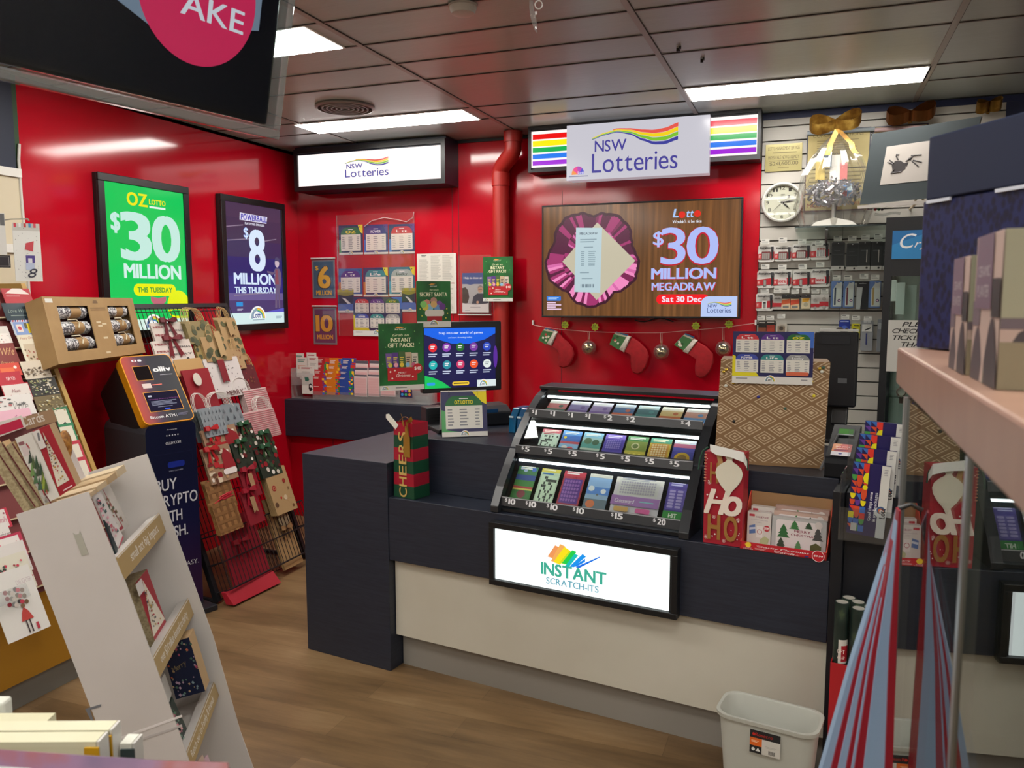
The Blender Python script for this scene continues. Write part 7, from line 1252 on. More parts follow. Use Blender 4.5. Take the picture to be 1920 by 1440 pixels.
# cracker box
o_ = hx(110, 683, -3.12); XF = F(o_, (-.26, .965, 0), (0, 0, 1)).tip(R_(20)); KC = mottled('kraft_card', [(.3, '94754a'), (.7, '9e7f52')], 12, .6)
poly = [XF.px(110, 683), XF.px(273, 661), XF.px(248, 559), XF.px(78, 556)]
r = thing('cracker_box', 'kraft gift box of Christmas crackers with two windows, propped above the card rack', 'gift box', XF.w(poly[0][0], poly[0][1]))
def bil(u, v): (ax, ay), (bx, by), (cx, cy), (dx, dy) = poly; return ((1-u)*(1-v)*dx+u*(1-v)*cx+u*v*bx+(1-u)*v*ax, (1-u)*(1-v)*dy+u*(1-v)*cy+u*v*by+(1-u)*v*ay)   # u right, v down
mb = MB(); mb.prism(XF, poly, -.09, -.08, KC)
for u0, u1, v0, v1 in ((0, .03, 0, 1), (.97, 1, 0, 1), (.03, .97, 0, .04), (.03, .97, .96, 1)): mb.prism(XF, [bil(u0, v1), bil(u1, v1), bil(u1, v0), bil(u0, v0)], -.08, -.005, KC)
mb.build('box_body', r); MB().prism(XF, [bil(.04, .95), bil(.96, .95), bil(.96, .05), bil(.04, .05)], -.0795, -.076, M('3c0e1a', .6)).build('maroon_liner', r)
mb = MB(); wins = [(.12, .14, .44, .84), (.66, .14, .92, .82)]
us = [0, .12, .42, .66, .9, 1]
for u0, u1, v0, v1 in ((0, 1, 0, .14), (0, .12, .14, .83), (.44, .66, .14, .83), (.92, 1, .14, .83), (0, 1, .83, 1)):
    mb.prism(XF, [bil(u0, v1), bil(u1, v1), bil(u1, v0), bil(u0, v0)], -.0048, 0, KC)
mb.build('window_front', r)
s_ = MB(); s_.flat(XF, [bil(.02, .09), bil(.09, .09), bil(.09, .03), bil(.02, .03)], .0006, M('c8c8c0')); s_.flat(XF, [bil(.5, .1), bil(.56, .1), bil(.55, .05), bil(.51, .05)], .0006, M('6a5030'))
for y in (.17, .2): s_.flat(XF, [bil(.46, y+.02), bil(.63, y+.02), bil(.63, y), bil(.46, y)], .0006, M('7a5e38'))
for (u, v) in ((.49, .4), (.5, .46), (.55, .43), (.53, .66), (.52, .9)): s_.flat(XF, [bil(u, v+.03), bil(u+.05, v+.03), bil(u+.05, v), bil(u, v)], .0006, M('c8b898'))
s_.build('printed_labels', r)
FLW = mottled('leaf_print_paper', [(.42, 'd0d0d0'), (.47, '3a3a42'), (.53, '44444c'), (.58, 'd4d4d4')], 55, .45); KCR = M('a08054', .5)
for wi, (u0, v0, u1, v1) in enumerate(wins):
    for k in range(3):
        va = v0-.06+.25*k; um = u0+(u1-u0)*.48; lb = '%s cracker in the %s window of the kraft box' % (('top', 'middle', 'bottom')[k], ('left', 'right')[wi]); p0_ = bil(u0+.005, va+.12); p1_ = bil(u1-.005, va+.12)
        r2 = thing('christmas_cracker', 'leaf print and kraft '+lb, 'cracker', XF.w(*p0_, -.011), 'crackers in the kraft box'); rad = abs(bil(u0, va)[1]-bil(u0, va+.2)[1])/2; A_ = XF.w(*p0_, -.008-rad); B_ = XF.w(*p1_, -.008-rad)
        for q0, q1, m_ in ((0, .46, FLW), (.46, .8, KCR), (.8, 1, FLW)):
            mb = MB(); mb.tube([A_.lerp(B_, q0), A_.lerp(B_, q1)], rad if m_ is FLW else rad*.97, m_, 16); o = mb.build('paper_sleeve', r2, smooth=True); o.scale = (1, 1, 1)
        if k: mb = MB(); mb.tube([A_.lerp(B_, .3)+XF.n*rad*1.02+XF.v*rad, A_.lerp(B_, .5)+XF.n*(rad+.012)+XF.v*rad*.9, A_.lerp(B_, .62)+XF.n*(rad+.004)+XF.v*rad*.4, A_.lerp(B_, .56)+XF.n*(rad+.002)-XF.v*.01], .003, M('d8d0b8', .4), 6); mb.build('ribbon', r2, smooth=True)
# hanging packets on the far left
hp = F((-3.22, 2.62, 1.6), Vector((.55, .83, 0)), (0, 0, 1))
for i, (tl, br, c, bg, lb, dr) in enumerate((((22, 418), (80, 528), .03, 'd0d0cc', 'clear packet of white ME and infinity print napkins hanging on the left', lambda s: (s.rect(0, 0, 1, .13, M('b8b6b0')), [s.rect(.05+.18*i, .0, .14+.18*i, .07, M(('c03a4a', 'd8d8d8', 'b03a3a', '4a8ab0', 'c04a58')[i])) for i in range(5)], s.poly([(.45, .34), (.75, .3), (.7, .48), (.4, .45)], M('b8404a')), s.rect(.42, .55, .75, .68, M('4a3a80')), s.rect(.5, .6, .65, .68, M('c8c8d0')), s.rect(.4, .68, .72, .8, M('aab4cc')), s.t('8', .42, .72, .93, .15, M('26263a'), 0, .3), spots(('4a4a50', '8a8a90'), 40, 2, .008, .016)(s))), ((-30, 398), (13, 478), .05, 'c8c6c2', 'white packet hanging at the left edge of the picture', lambda s: s.rect(.75, .02, .98, .3, M('5a5a5c'))), ((-30, 478), (20, 502), .045, '201c22', 'black packet with a pale frame at the left edge', lambda s: (s.rect(.1, .1, .95, .9, M('8a8688')), s.rect(.12, .14, .93, .86, M('241e26'))))))    :
    s = psheet(hp, tl, br, c, M(bg, .35), .012); dr(s); r2 = tag(s.build('hanging_packet'), lb, 'packet', 'packets hanging on the left')
    if i == 0: a, b = hp.px(52, 416, .04); hook = MB().tube([hp.w(a, b, .1), hp.w(a, b+.012, .05), hp.w(a-.05, b+.02, -.1), hp.w(a-.15, b+.02, -.42)], .003, M('9a9a9a', .3, .8), 6); tag(hook.build('display_hook', smooth=True), 'wire display hook carrying the napkin packet', 'hook')
mb = MB(); mb.tube([hx(36, 270, XL+.02), hx(35, 300, XL+.02), hx(37, 330, XL+.02), hx(40, 370, XL+.02), hx(43, 405, XL+.02), hx(50, 480, XL+.02), hx(54, 545, XL+.02), hx(58, 600, XL+.02)], .007, M('c8c4bc', .5), 8); tag(mb.build('white_cable', smooth=True), 'white cable running down the left edge of the red wall', 'cable')
# ---------------------------------------------------------------- white cardboard card stand
A_ = O0+ray(220, 1045)*(1.8/ray(220, 1045).dot(fw)); TH = R_(15.5); ST = F(A_, (-math.sin(R_(31)), math.cos(R_(31)), 0), (0, 0, 1)).tip(TH); EP = F(A_, ST.n, ST.v); SL = .385
FP = F(ST.w(SL, 0, 0), ST.n, ST.v); WC = mottled('white_card', [(.3, 'c2bcb8'), (.7, 'c9c3c0')], 5, .55); WC2 = M('cfcac6', .55)
bF = -(A_.z-.003)/ST.v.z
bot = lambda c: (-(A_.z-.004)-ST.n.z*c)/ST.v.z
TLc = EP.px(30, 965); TRc = EP.px(165, 922); cL = TLc[0]; cR = EP.px(222, 1050)[0]
r = thing('card_stand', 'white cardboard floor stand with tan shelf edges leaning back on the left', 'card stand', ST.w(SL/2, bF, -.1))
cRb = EP.px(345, 1420)[0]; front = [(cRb, bot(cRb)), EP.px(287, 1236), EP.px(233, 1087), EP.px(178, 955), TRc]; near = [(cL, bot(cL))]+front[:1]+front[1:]+[TLc]
MB().prism(EP, near, -.004, .0, WC).build('near_panel', r)
fc = [FP.px(275, 851), FP.px(400, 1195), FP.px(450, 1370)]; fe = fc[-1][0]; far = [(cL, bot(cL)), (fe, bot(fe)), fc[2], fc[1], fc[0], FP.px(165, 886)]
MB().prism(FP, far, -.004, 0, WC2).build('far_panel', r)
bk0 = cL+.004
MB().box(ST, .001, SL-.001, bot(bk0)+.002, TRc[1]-.02, bk0-.004, bk0, WC2).build('back_panel', r)
slots = MB()
hs = [EP.px(*p) for p in ((162, 1040), (150, 1032), (137, 1001), (142, 999), (147, 1006), (148, 998), (151, 1003))]; hx0, hy0 = EP.px(136, 999); hx1, hy1 = EP.px(162, 1040)
MB().prism(EP, [(hx0+.001, hy1), (hx0+.016, hy1), (hx0+.016, hy0), (hx0+.012, hy0-.006), (hx0+.005, hy0-.006), (hx0+.001, hy0)], .0004, .0012, M('a8a69a', .6)).build('hand_slot', r)
MB().prism(EP, [EP.px(160, 1329), EP.px(190, 1320), EP.px(189, 1325), EP.px(169, 1331), EP.px(176, 1353), EP.px(172, 1353)], .0004, .001, M('6e7076', .6)).build('tab_slot', r)
for y0, y1, h in ((1385, 1340, 'dad4d2'), (1401, 1358, 'b4aeac')): MB().prism(EP, [EP.px(218, y0+4), EP.px(342, y1+4), EP.px(341, y1), EP.px(217, y0)], .0004, .0012, M(h, .5)).build('crease', r)
TAN = M('a98f60', .5); lips = [((220.8, 1045), (233, 1087), 'small act big impact'), ((287.3, 1235.8), (297.5, 1272.3), 'over $3.4 million donated to charity'), ((347, 1422), (356, 1452), 'Reach out to Family & Friends')]
shelfb = []
for i, (t_, b_, txt) in enumerate(lips):
    c0, bt_ = EP.px(*t_); c1, bb = EP.px(*b_); c = (c0+c1)/2; shelfb.append((bb, c, bt_))
    s = Sheet(ST, .002, bb, SL-.002, bt_, c-.003, TAN, .003); s.rect(0, 0, 1, .06, M('d8d0c4')); s.t(txt, .12 if i else .2, .86, .68, .42, M('e0dad0'), 1); sh_ = MB().box(ST, .002, SL-.002, bb, bb+.004, bk0+.001, c-.0035, WC2).build('shelf', r); s.build('shelf_edge', sh_)
    MB().quad([ST.w(.002, bt_, c-.001), ST.w(SL-.002, bt_, c-.001), ST.w(SL-.002, bt_-.004, c-.03), ST.w(.002, bt_-.004, c-.03)], WC2).build('shelf_lip_top', sh_)
# lowest shelf, mostly out of frame
# card boxes on top of the stand (faces turned to the camera)
def ppoly(fr, pts, c0, c1, mt, side=None): return MB().prism(fr, [fr.px(*p, c1) for p in pts][::-1], c0, c1, mt, side)
def pins(fr, pts, c, mb, mt): mb.flat(fr, [fr.px(*p, c) for p in pts][::-1], c, mt)
SPN = mottled('speckled_card', [(.4, '8f7f60'), (.6, 'a89a78')], 160, .6); WOODE = M('b89a72', .6); MRN = M('5c1420', .5)
TP = F(EP.w(0, 0, -.05), EP.u, EP.v)
def topbox(pts, face, label, draw=None, side=None, name='card_box_pack', dep=.035):
    r2 = thing(name, label, 'card box', TP.w(*TP.px(*pts[3])), 'card boxes on top of the white stand'); ppoly(TP, pts, -dep, 0, face, side or WOODE).build('box_body', r2)
    mb = MB(); draw(mb) if draw else None
    if mb.v: mb.build('box_print', r2)
for i, (xt, xb) in enumerate(((-32, 50), (-12, 68), (7, 84))):
    def dr(mb, xt=xt, xb=xb): pins(TP, [(xt+15, 832), (xt+17, 831), (xb+17, 950), (xb+15, 951)], .0008, mb, MRN)
    topbox([(xt, 840), (xt+17, 828), (xb+16, 955), (xb, 968)], SPN, 'speckled tan card box, %s of three in the row on top of the white stand' % ('leftmost', 'middle', 'rightmost')[i], dr)
def dr(mb):
    rn = random.Random(2); Wm = M('3a4a3a', .5)
    for k, (x, y, h) in enumerate(((56, 858, '2c3a30'), (62, 868, '4a5a3a'), (68, 868, '2f4a34'), (60, 882, '6a8a50'), (70, 882, '3f4a38'), (76, 880, '2c4434'), (66, 896, '4a6a4a'), (80, 896, '5a6a34'), (74, 908, '3a5a44'), (82, 906, '8a9a3a'), (86, 912, '4a5a30'))): pins(TP, [(x-1, y-16), (x+6, y+9), (x-3, y+12)], .0008+.0002*k, mb, M(h, .5))
    for x, y in ((86, 918), (80, 920)): pins(TP, [(x, y), (x+1.5, y), (x+4, y+9), (x+2.5, y+9)], .003, mb, M('b03a3a'))
    pins(TP, [(34, 830), (44, 827), (46, 833), (36, 836)], .001, mb, M('8a5a60')); pins(TP, [(39, 838), (50, 835), (56, 852), (46, 856)], .001, mb, M('c8b8b8')); pins(TP, [(48, 833), (50, 831), (56, 840), (55, 842)], .001, mb, M('a83a48'))
topbox([(28, 822), (61, 809), (112, 931), (83, 946)], M('cfcbc4', .45), 'white card box printed with dark green trees on top of the stand', dr)
def dr(mb):
    pins(TP, [(80, 810), (130, 900), (108, 913)], .0008, mb, M('d4ccbc', .5)); rn = random.Random(6)
    for k in range(46):
        t = rn.uniform(.15, .97); w_ = (rn.random()-.5)*.8*t; x = 80+ (119-80)*t+ w_*22; y = 810+(906-810)*t-w_*13; q = rn.uniform(1, 2.2); pins(TP, [(x-q, y), (x, y-q), (x+q, y), (x, y+q)], .001+.0001*k, mb, M(('a82838', '8a6a2a', '3a4a5a', 'b08a3a', '6a3a30')[rn.randrange(5)], .5))
    pins(TP, [(61, 810), (73, 805), (87, 838), (76, 843)], .006, mb, M('d0cac6', .5)); pins(TP, [(69, 812), (73, 811), (76, 826), (72, 827)], .0062, mb, M('6a6a6e'))
    pins(TP, [(118, 919), (135, 909), (136, 911), (119, 921)], .006, mb, M('e0c8c8'))
topbox([(61, 808), (92, 796), (143, 910), (113, 930)], M('9c1c2c', .45), 'red card box with a patterned tree triangle on top of the stand', dr)
for i in range(4):
    mb = MB(); q = [(120+10*i, 925-7*i), (180+4*i, 893-5*i), (186+4*i, 890-5*i), (150+10*i, 912-8*i)]; f = F(ST.w(0, TRc[1]-.004, -.03), ST.u, -ST.n); 
    a0_, c0_ = .05+.075*i, .02; mb.box(ST, .03+.08*i, .1+.08*i, TRc[1]-.022, TRc[1]-.012+.003*i, cR-.15, cR-.03, M(('b8a080', 'c0aa88', 'b09670', 'c4b090')[i], .6)); tag(mb.build('card_pack'), 'tan edged card pack lying in the top tray of the white stand, %s' % ('nearest', 'second', 'third', 'farthest')[i], 'card pack', 'card packs in the top tray')
HS = F(EP.w(0, 0, -.3), EP.u, EP.v); s = psheet(HS, (42, 784), (104, 800), 0, None, 0); tg = thing('header_sign', 'brown header sign lettered Christmas Cards behind the card boxes', 'sign', HS.w(*HS.px(60, 800)))
ppoly(HS, [(40, 783), (98, 767), (107, 790), (50, 806)], -.003, 0, M('9a7c60', .5)).build('sign_board', tg)
t0 = HS.px(-30, 821, .001); t1 = HS.px(85, 789, .001); tf_ = HS.sub(t0[0], t0[1], .001, math.atan2(t1[1]-t0[1], t1[0]-t0[0])); mb = MB(); ln = math.hypot(t1[0]-t0[0], t1[1]-t0[1]); mb.text(tf_, 'Christmas Cards', ln*-.05, ln, 0, .024, 0, M('d8d0c8'), 1); mb.build('sign_lettering', tg)
tg = thing('pink_card', 'bright pink card in a white frame standing behind the card boxes', 'card', HS.w(*HS.px(20, 815, .02))); HS2 = HS.sub(0, 0, .03); ppoly(HS2, [(-20, 797), (40, 779), (48, 801), (-20, 826)], -.003, 0, M('d4cfca', .5)).build('white_frame', tg); ppoly(HS2, [(-20, 804), (38, 785), (44, 801), (-20, 822)], .0003, .001, M('b81844', .5)).build('pink_print', tg)
tg = thing('white_packet', 'white packet with pink lettering standing right of the red card box', 'packet', HS.w(*HS.px(140, 890))); ppoly(HS2.sub(0, 0, -.02), [(118, 848), (136, 842), (160, 895), (144, 902)], -.003, 0, M('cbc6c8', .5)).build('packet_body', tg); 
mb = MB(); mb.ball(HS.P(122, 836, .06), .02, mottled('amber_weave', [(.4, '7a4a18'), (.6, 'b07a30')], 90, .5, bmp=.6), 14, 10, (.8, .8, 2.0)); tag(mb.build('amber_ornament', smooth=True), 'amber coloured ornament bag between the red box and the rack', 'ornament')
# cards on the shelves
def flat_card(pts, c, mt, label, draw=None, th=.004, name='christmas_card'):
    f = ST; r2 = thing(name, label, 'card', f.w(*f.px(*pts[3], c), c), 'cards on the white stand shelves'); ppoly(f, pts, c-th, c, mt).build('card_body', r2); mb = MB()
    if draw: draw(mb, c+.0006); mb.build('card_print', r2)
def blotch(cx, cy, dx, dy, n, cols, seed, q0=1.2, q1=3):
    def f(mb, c):
        rn = random.Random(seed)
        for k in range(n): t, w_ = rn.random(), (rn.random()-.5); x, y = cx+dx*t+w_*14*(.3+t), cy+dy*t+w_*-6; q = rn.uniform(q0, q1); pins(ST, [(x-q, y-q*.4), (x+q*.2, y-q*1.6), (x+q, y+q*.3), (x, y+q*1.5)], c+.0001*k, mb, M(cols[rn.randrange(len(cols))], .5))
    return f
flat_card([(168, 908), (196, 890), (243, 985), (226, 999)], -.075, M('cfc9c4', .5), 'white card with a red border and bird tree, behind on the upper shelf', lambda mb, c: (pins(ST, [(176, 908), (185, 902), (232, 990), (222, 998)], c, mb, M('a83848')), pins(ST, [(180, 910), (186, 906), (228, 986), (221, 992)], c+.0003, mb, M('d0cac4')), blotch(200, 935, 22, 46, 26, ('6a5a3a', '8a6a4a', 'a05a50', '4a5a48'), 3)(mb, c+.0006)))
flat_card([(172, 925), (186, 916), (232, 1008), (221, 1034)], -.035, M('cdc8c6', .5), 'white card with a pink flower tree at the front of the upper shelf', lambda mb, c: (pins(ST, [(222, 1028), (221, 1034), (232, 1008), (230, 1004)], c, mb, M('b04a58')), blotch(184, 935, 32, 70, 34, ('c86a80', 'd89aa8', '3a5a58', '2c3a48', 'b85a6a'), 4)(mb, c+.0004)))
flat_card([(196, 975), (203, 985), (221, 1028), (219, 1042)], -.02, M('1c2c30', .5), 'dark card edge at the near end of the upper shelf')
c2 = shelfb[1][1]-.03; rbx = thing('card_box_pack', 'red card box with a patterned tree on the second shelf of the stand', 'card box', ST.w(*ST.px(293, 1209, c2), c2)); ppoly(ST, [(254, 1093), (275.6, 1066.7), (313.5, 1171.7), (293, 1209.6)], c2-.05, c2, M('9c1c2c', .45), SPN).build('box_body', rbx)
mb = MB(); pins(ST, [(267, 1087), (309, 1160), (288, 1194)], c2+.0006, mb, M('d4ccbc', .5)); blotch(272, 1105, 24, 68, 40, ('a82838', '8a6a2a', '3a4a5a', 'b08a3a', '8a8a80'), 7, .8, 1.8)(mb, c2+.001); pins(ST, [(254, 1097), (265, 1084), (271, 1106), (261, 1119)], c2+.006, mb, M('d0cac6')); mb.build('box_print', rbx)
for k in range(2): flat_card([(278+3*k, 1067), (284+3*k, 1064), (310+3*k, 1146), (304+3*k, 1150)], c2-.055-.012*k, M(('cfc4b8', 'c8b8a8')[k], .5), ('cream card edge behind the red box on the second shelf', 'tan card edge farthest back on the second shelf')[k])
BF_ = F(ST.w(.26, 0, 0), ST.n, ST.v); bx_ = thing('card_box_pack', 'dark blue floral card box on the third shelf of the stand', 'card box', BF_.w(*BF_.px(330, 1311))); ppoly(BF_, [(303, 1212), (354, 1195), (385, 1296), (330, 1311.5)], -.06, 0, M('101a38', .4), WOODE).build('box_body', bx_)
mb = MB(); rn = random.Random(9)
for k in range(70):
    u, v = rn.random(), rn.random()
    if .2 < u < .75 and .25 < v < .7: continue
    x, y = 303+(354-303)*u+(330-303)*v*(1-u)+(385-354)*v*u, 1212+(1195-1212)*u+(1311-1212)*v*(1-u)+(1296-1195)*v*u; q = rn.uniform(1.2, 3.4); pins(BF_, [(x-q, y), (x, y-q), (x+q, y+q*.2), (x+q*.2, y+q)], .0006+.00008*k, mb, M(('b0506a', '4a6a58', '8aa0a8', 'c86a48', 'b89ab0', '6a8a7a', 'c8a880')[rn.randrange(7)], .5))
mb.text(BF_.sub(*BF_.px(325, 1262, .003), .003, .28), 'Merry', 0, .04, 0, .014, 0, M('8a7a5a'), 0, .3); mb.build('box_print', bx_)
c3 = shelfb[2][1]-.03
flat_card([(303, 1272), (309, 1262), (322, 1300), (317, 1324)], c3-.03, M('cac6c0', .5), 'white lily card standing on the third shelf')
flat_card([(318, 1325), (323, 1306), (355, 1376), (344, 1414)], c3, M('1c2c28', .45), 'dark floral card at the near end of the third shelf', blotch(322, 1330, 20, 62, 40, ('b0486a', 'c8788a', '4a7a5a', '7a9a8a', 'd8a0a0'), 12, 1, 2.6))
c4 = shelfb[2][1]-.02
for k, (x, h) in enumerate(((372, 'c4ac9c'), (381, 'c8a8b4'))): flat_card([(x, 1425), (x+8, 1415), (x+22, 1450), (x+12, 1462)], c4, M(h, .5), ('tan card just showing on the lowest visible shelf', 'pale pink card just showing on the lowest visible shelf')[k])
# ---------------------------------------------------------------- books and magazine close to the camera
BKF = F(O0+ray(110, 1400)*.9, (math.cos(R_(21)), math.sin(R_(21)), 0), (0, 0, 1))
PG = mottled('cream_pages', [(.35, 'c6c2a2'), (.65, 'd2cfb4')], 4, .7, (1, 1, 30)); CV = M('c2930f', .45)
for i, (tl, br, c, cover, lb) in enumerate((((-60, 1357), (98, 1480), -.05, None, 'cream paged book farthest back in the near row'), ((-60, 1373), (215, 1500), -.02, 'y', 'long cream paged book with a yellow cover in the near row'), ((-60, 1395), (190, 1500), .008, 'y', 'cream paged book with a yellow cover nearest the camera'), ((222, 1397), (256, 1500), -.03, 'w', 'small white booklet standing right of the near books'))):
    a0, b1 = BKF.px(*tl, c); a1, b0 = BKF.px(*br, c); r2 = thing('book', lb, 'book', BKF.w((a0+a1)/2, b1-.2, c-.015), 'books close to the camera'); MB().box(BKF, a0, a1-.004, b1-.2, b1, c-.024, c-.003, PG if cover != 'w' else M('d8d8cc', .6)).build('page_block', r2)
    if cover: MB().box(BKF, a1-.016, a1, b1-.205, b1-.006, c-.0025, c, CV if cover == 'y' else M('2a3a3c', .5)).build('book_cover', r2); MB().box(BKF, a1-.003, a1, b1-.2, b1, c-.024, c-.003, M('c8c6c0', .5)).build('spine', r2)
a0, b1 = BKF.px(-60, 1318, -.09); a1, b0 = BKF.px(13, 1420, -.09); tag(MB().box(BKF, a0, a1, b1-.22, b1, -.11, -.09, M('d0d2c8', .6)).build('white_booklet', bevel=.004), 'white upright booklet at the lower left corner', 'booklet')
MG = F(O0+ray(200, 1440)*.72, (math.cos(R_(21)), math.sin(R_(21)), 0), (0, 0, 1)).tip(.5); mb = MB(); L0 = [MG.px(*p) for p in ((-80, 1500), (440, 1500), (425, 1430), (300, 1426), (150, 1416), (-80, 1400))]
mb.prism(MG, L0, -.006, 0, mottled('magazine_print', [(.3, '6a5a78'), (.5, '8a6a88'), (.6, '9a5a5a'), (.7, 'a07a8a')], 9, .3)); mb.flat(MG, [MG.px(*p, .001) for p in ((-80, 1432), (60, 1440), (-80, 1480))][::-1], .001, M('c8c8cc')); tag(mb.build('magazine'), 'glossy purple magazine top lying across the lower left corner', 'magazine')
# ---------------------------------------------------------------- television hung from the ceiling
q_ = O0+ray(517, 262)*(1.75/ray(517, 262).dot(fw)); U_ = Vector((math.sin(R_(10.5)), math.cos(R_(10.5)), 0)); best = None
for k in range(-400, 100):
    f = F(q_, U_, (0, 0, 1)).tip(k/1000); p1 = f.px(547, 0); e = abs(p1[0])
    if best is None or e < best[0]: best = (e, f)
TV = best[1]; bl_ = TV.px(0, 150); TW = .95; THt = .6
r = thing('hanging_television', 'black flat screen hung from the ceiling at the top left, in a clear edged cover', 'television', TV.w(-TW/2, 0, -.03))
MB().box(TV, -TW+.02, -.022, .026, THt-.03, -.05, -.006, M('0a0b0f', .12)).build('television_case', r, bevel=.006)
ED = glass_mat('acrylic_edge', 'd6dede', 2.0, 1.5, .02, .12); mb = MB()
mb.box(TV, -TW, 0, 0, .02, -.06, .012, ED); mb.build('acrylic_bottom_edge', r, bevel=.003); MB().box(TV, -.018, 0, .0205, THt, -.06, .012, ED).build('acrylic_side_edge', r, bevel=.003)
MB().box(TV, -TW, -.0185, .0205, THt, .006, .011, glass_mat('acrylic_front', 'f4f6f6', .25)).build('acrylic_front', r)
s = Sheet(TV, -TW+.03, .036, -.032, THt-.04, -.006, M('070a16', .1, 0, .25), .003); X_ = lambda x, y: TV.px(x, y, -.003)
mb = s; SC_ = EL('c02050')
def scr(pts, mt): s.flat(TV, [X_(*p) for p in pts][::-1], s.up(), mt)
top = THt-.045
pa, pb, pc = X_(185, 0), X_(290, 55), X_(470, 60); s.flat(TV, [(pa[0]-.1, pa[1]+.06), (pb[0], pb[1]), (pc[0]+.02, pb[1]+.06), (pc[0]+.02, top), (pa[0]-.1, top)], s.up(), EL('6a7a8c'))
cc_ = X_(375, -15); ce = X_(425, 116); Rr = math.hypot(cc_[0]-ce[0], cc_[1]-ce[1]); s.flat(TV, [p for p in arc(cc_[0], cc_[1], Rr, 0, 352, 44) if p[1] < 9], s.up(), SC_)
k0, k1 = X_(338, 24), X_(455, 66); kh = abs(X_(432, 5)[1]-X_(430, 54)[1]); f2 = TV.sub(k0[0], k0[1], s.up()+.0003, math.atan2(k1[1]-k0[1], k1[0]-k0[0])); ln = math.hypot(k1[0]-k0[0], k1[1]-k0[1]); s.text(f2, 'AKE', 0, ln, 0, .042, 0, EL('c8ccd4'), 1)
s.build('screen', r)
p = TV.w(-.5, .3, -.06); p2 = TV.w(-.5, .45, -.2)
MB().tube([(p.x-.1, p.y, ZC-.001), (p.x-.1, p.y, p.z), (p.x, p.y, p.z)], .02, M('1c1c20', .4), 10).build('ceiling_bracket', r)
# ---------------------------------------------------------------- glass cabinet beside the camera
GX = .12; WOODP = mottled('pinkish_wood', [(.3, '8c6a5a'), (.7, '9a7a68')], 5, .35, (1, 3, 1))
r = thing('near_display_cabinet', 'tall glass sided display cabinet with a wooden top right beside the camera', 'display cabinet', (.4, .5, 0))
MB().box(FL, .108, .8, -.6, 1.18, 1.505, 1.553, WOODP).build('top_board', r, bevel=.003)
MB().box(FL, GX+.002, .8, -.6, 1.03, 0, .06, M('3a3a3c', .5)).build('base', r)
MB().box(FL, .62, .64, -.6, 1.03, .06, 1.504, M('3c3a38', .6)).build('back_panel', r)
AL = M('a8acb0', .28, .9); GLC = glass_mat('cabinet_glass', 'dfe8e4', 1.15, 1.5)
GF = F((GX, 0, 0), (-math.sin(R_(.75)), math.cos(R_(.75)), 0), (0, 0, 1)); MB().box(GF, .662, 1.022, .061, 1.504, 0, .004, GLC).build('door_glass', r); MB().box(GF, -.55, .65, .061, 1.504, 0, .004, GLC).build('door_glass', r)
MB().box(GF, 1.0225, 1.032, .061, 1.504, -.003, .012, AL).build('corner_post', r); MB().box(GF, .6505, .6615, .061, 1.504, -.002, .01, AL).build('door_edge', r)
MB().box(FL, GX+.012, .62, 1.026, 1.03, .061, 1.504, GLC).build('end_glass', r)
PTN = mottled('blue_scale_print', [(.2, '080b28'), (.45, '0c1138'), (.6, '161f4c')], 150, .4, (1, 1, .6), voro=True)
P0 = Vector((.128, 1.165, 1.5545)); q = P0+Vector((math.sin(R_(32.5)), -math.cos(R_(32.5)), 0)); BX = F(P0, q-P0, (0, 0, 1)); zt_ = BX.px(1727, 263)[1]; zm = BX.px(1726, 379)[1]
r = thing('blue_carton', 'large dark blue carton on the wooden cabinet top with a scale patterned lower half', 'carton', BX.w(.2, 0, -.1))
MB().box(BX, 0, .38, 0, zm, -.24, 0, PTN).build('lower_carton', r, bevel=.002); MB().box(BX, -.004+.012, .384, zm+.0005, zt_, -.24, .003, M('0a1834', .5)).build('carton_lid', r, bevel=.002)
mb = MB()
for x0, x1 in ((.01, .05), (.12, .2)): MB().box(BX, x0, x1, zm-.004, zm+.0, .0004, .004, M('b8bcc8', .5)).build('torn_slot', r)
PLM, PNK, SAGE, DKG = M('6e5e6c', .4), M('b8a298', .45), M('9a9a84', .45), M('232c28', .45)
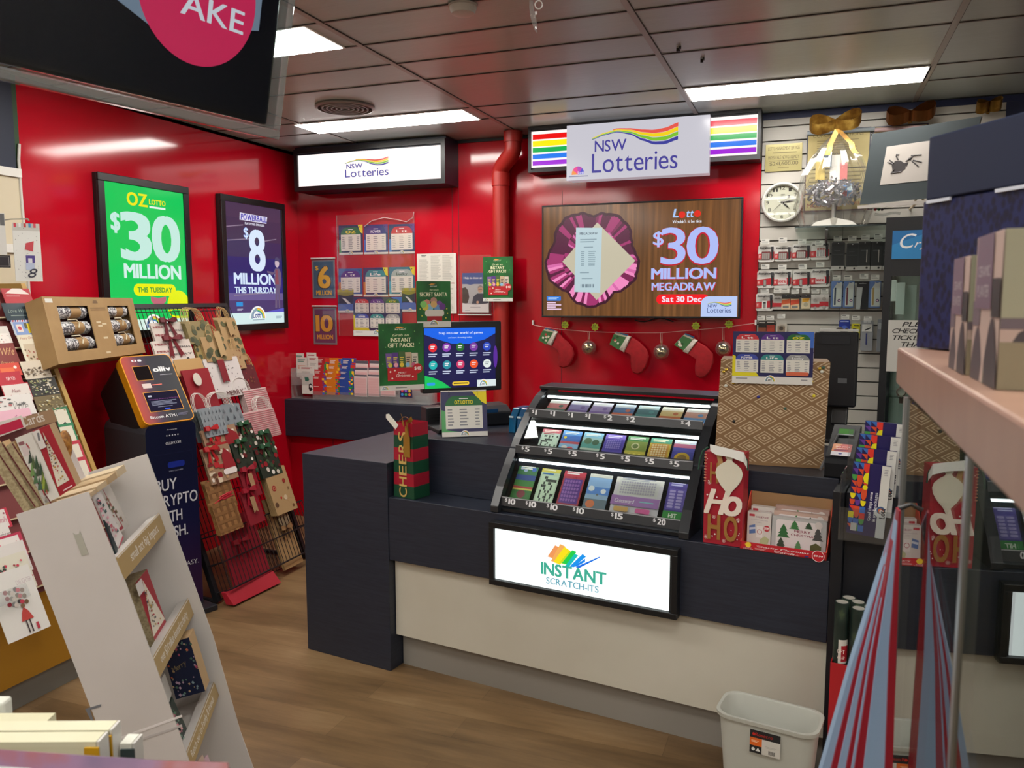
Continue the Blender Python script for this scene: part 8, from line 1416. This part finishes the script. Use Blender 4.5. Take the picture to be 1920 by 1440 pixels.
def planter(y0, y1, x0, dep, z1, label):
    r2 = thing('planter_box', label, 'box', (x0+dep/2, (y0+y1)/2, 1.5535), 'planter boxes on the cabinet top'); MB().box(FL, x0, x0+dep, y0, y1, 1.5535, z1, M('9a9284', .5)).build('carton', r2, bevel=.002)
    for fr, a0, a1 in ((F((x0, y1, 1.5535), (0, -1, 0), (0, 0, 1)), 0, y1-y0), (F((x0, y0, 1.5535), (1, 0, 0), (0, 0, 1)), 0, dep)):
        s = Sheet(fr, a0, 0, a1, z1-1.5535, 0, None, 0); s.c = .0004; rn = random.Random(int(y0*100))
        wv = lambda x0_, x1_, y0_, y1_, h: s.poly([(x0_+(x1_-x0_)*(.5-.5*math.cos(t/8*3.14)), y1_-(y1_-y0_)*math.sin(t/8*3.14)) for t in range(9)][::-1]+[(x1_, 1), (x0_, 1)][::1], h) if False else s.poly([(x0_, 1)]+[(x0_+(x1_-x0_)*t/8, y1_-(y1_-y0_)*math.sin(t/8*3.14)) for t in range(9)]+[(x1_, 1)], h)
        s.rect(0, 0, 1, 1, PNK if a1 > .07 or True else SAGE); wv(.0, .45, .62, .9, M('4a4448', .45)); wv(.4, .8, .6, 1, PNK); wv(.5, .75, .72, 1, SAGE); s.rect(0, .45, .3, .62, M('6a5f66', .45)); wv(.55, 1.0, .55, .85, M('3c3a3c', .45)); s.rect(.72, .3, 1, .55, DKG)
        if fr.u.x > .5: s.rect(0, 0, 1, .55, SAGE); s.rect(.3, .42, 1, .7, DKG); s.rect(0, .7, .5, 1, M('8a8068', .45)); s.build('printed_face', r2); continue
        s.rect(.08, 0, .7, .5, PLM); s.t('CERAMIC', .16, .62, .28, .07, M('b8aeb4'), 0); s.t('PLANTER', .16, .62, .42, .08, M('b8aeb4'), 0); s.build('printed_face', r2)
planter(.775, .86, .124, .05, 1.655, 'tall ceramic planter box with plum label, farther one on the cabinet top')
planter(.66, .76, .126, .07, 1.668, 'tall ceramic planter box with plum label, nearer one on the cabinet top')
# folded gift bags hanging at the cabinet corner
BL_, RD_, TQ = mottled('blue_satin_paper', [(.3, '7c98b8'), (.7, '90a8c4')], 6, .45, (1, 1, .4)), M('8c0f24', .4), M('3c6a74', .5)
HFm = F((0, .93, 0), (1, 0, 0), (0, 0, 1)); seq = [(1545, 1562, BL_), (1562, 1577, RD_), (1575, 1591, BL_), (1590, 1601, RD_), (1600, 1607, BL_), (1606, 1624, RD_), (1623, 1662, BL_), (1663, 1674, RD_)]
hk = HFm.px(1689, 955)
tag(MB().tube([(.112, .95, 1.504), (.112, .95, hk[1]+.004), (hk[0], .95, hk[1]-.004)], .003, M('2a2a2c', .4), 8).build('bag_hook'), 'dark hook under the wooden top holding the fan of folded bags', 'hook')
for i, (x0, x1, mt) in enumerate(seq):
    f = HFm.sub(0, 0, -.02+.004*i); n = len(seq); t = i/(n-1); xa = 1682+6*t; top_ = 985-26*t; A, B = f.px(x0, 1440), f.px(x1, 1440); T0, T1 = f.px(xa-2.2, top_), f.px(xa+1.4, top_-2); ext = 1.55
    E0 = (T0[0]+(A[0]-T0[0])*ext, T0[1]+(A[1]-T0[1])*ext); E1 = (T1[0]+(B[0]-T1[0])*ext, T1[1]+(B[1]-T1[1])*ext); M0 = (T0[0]+(A[0]-T0[0])*.55-.003, T0[1]+(A[1]-T0[1])*.55); M1 = (T1[0]+(B[0]-T1[0])*.55, T1[1]+(B[1]-T1[1])*.55)
    dep = .015; rings = []
    for (pl_, pr_) in ((T0, T1), (M0, M1), (E0, E1)): rings.append([f.w(pl_[0], pl_[1], 0), f.w(pr_[0], pr_[1], 0), f.w(pr_[0]-.002, pr_[1], -dep), f.w(pl_[0]-.002, pl_[1], -dep)])
    tag(MB().loft(rings, mt).build('folded_bag'), '%s folded gift bag hanging edge on by the cabinet glass, %s from the left' % ('light blue' if mt is BL_ else 'dark red', ('first', 'second', 'third', 'fourth', 'fifth', 'sixth', 'seventh', 'eighth')[i]), 'gift bag', 'folded bags hanging by the cabinet')
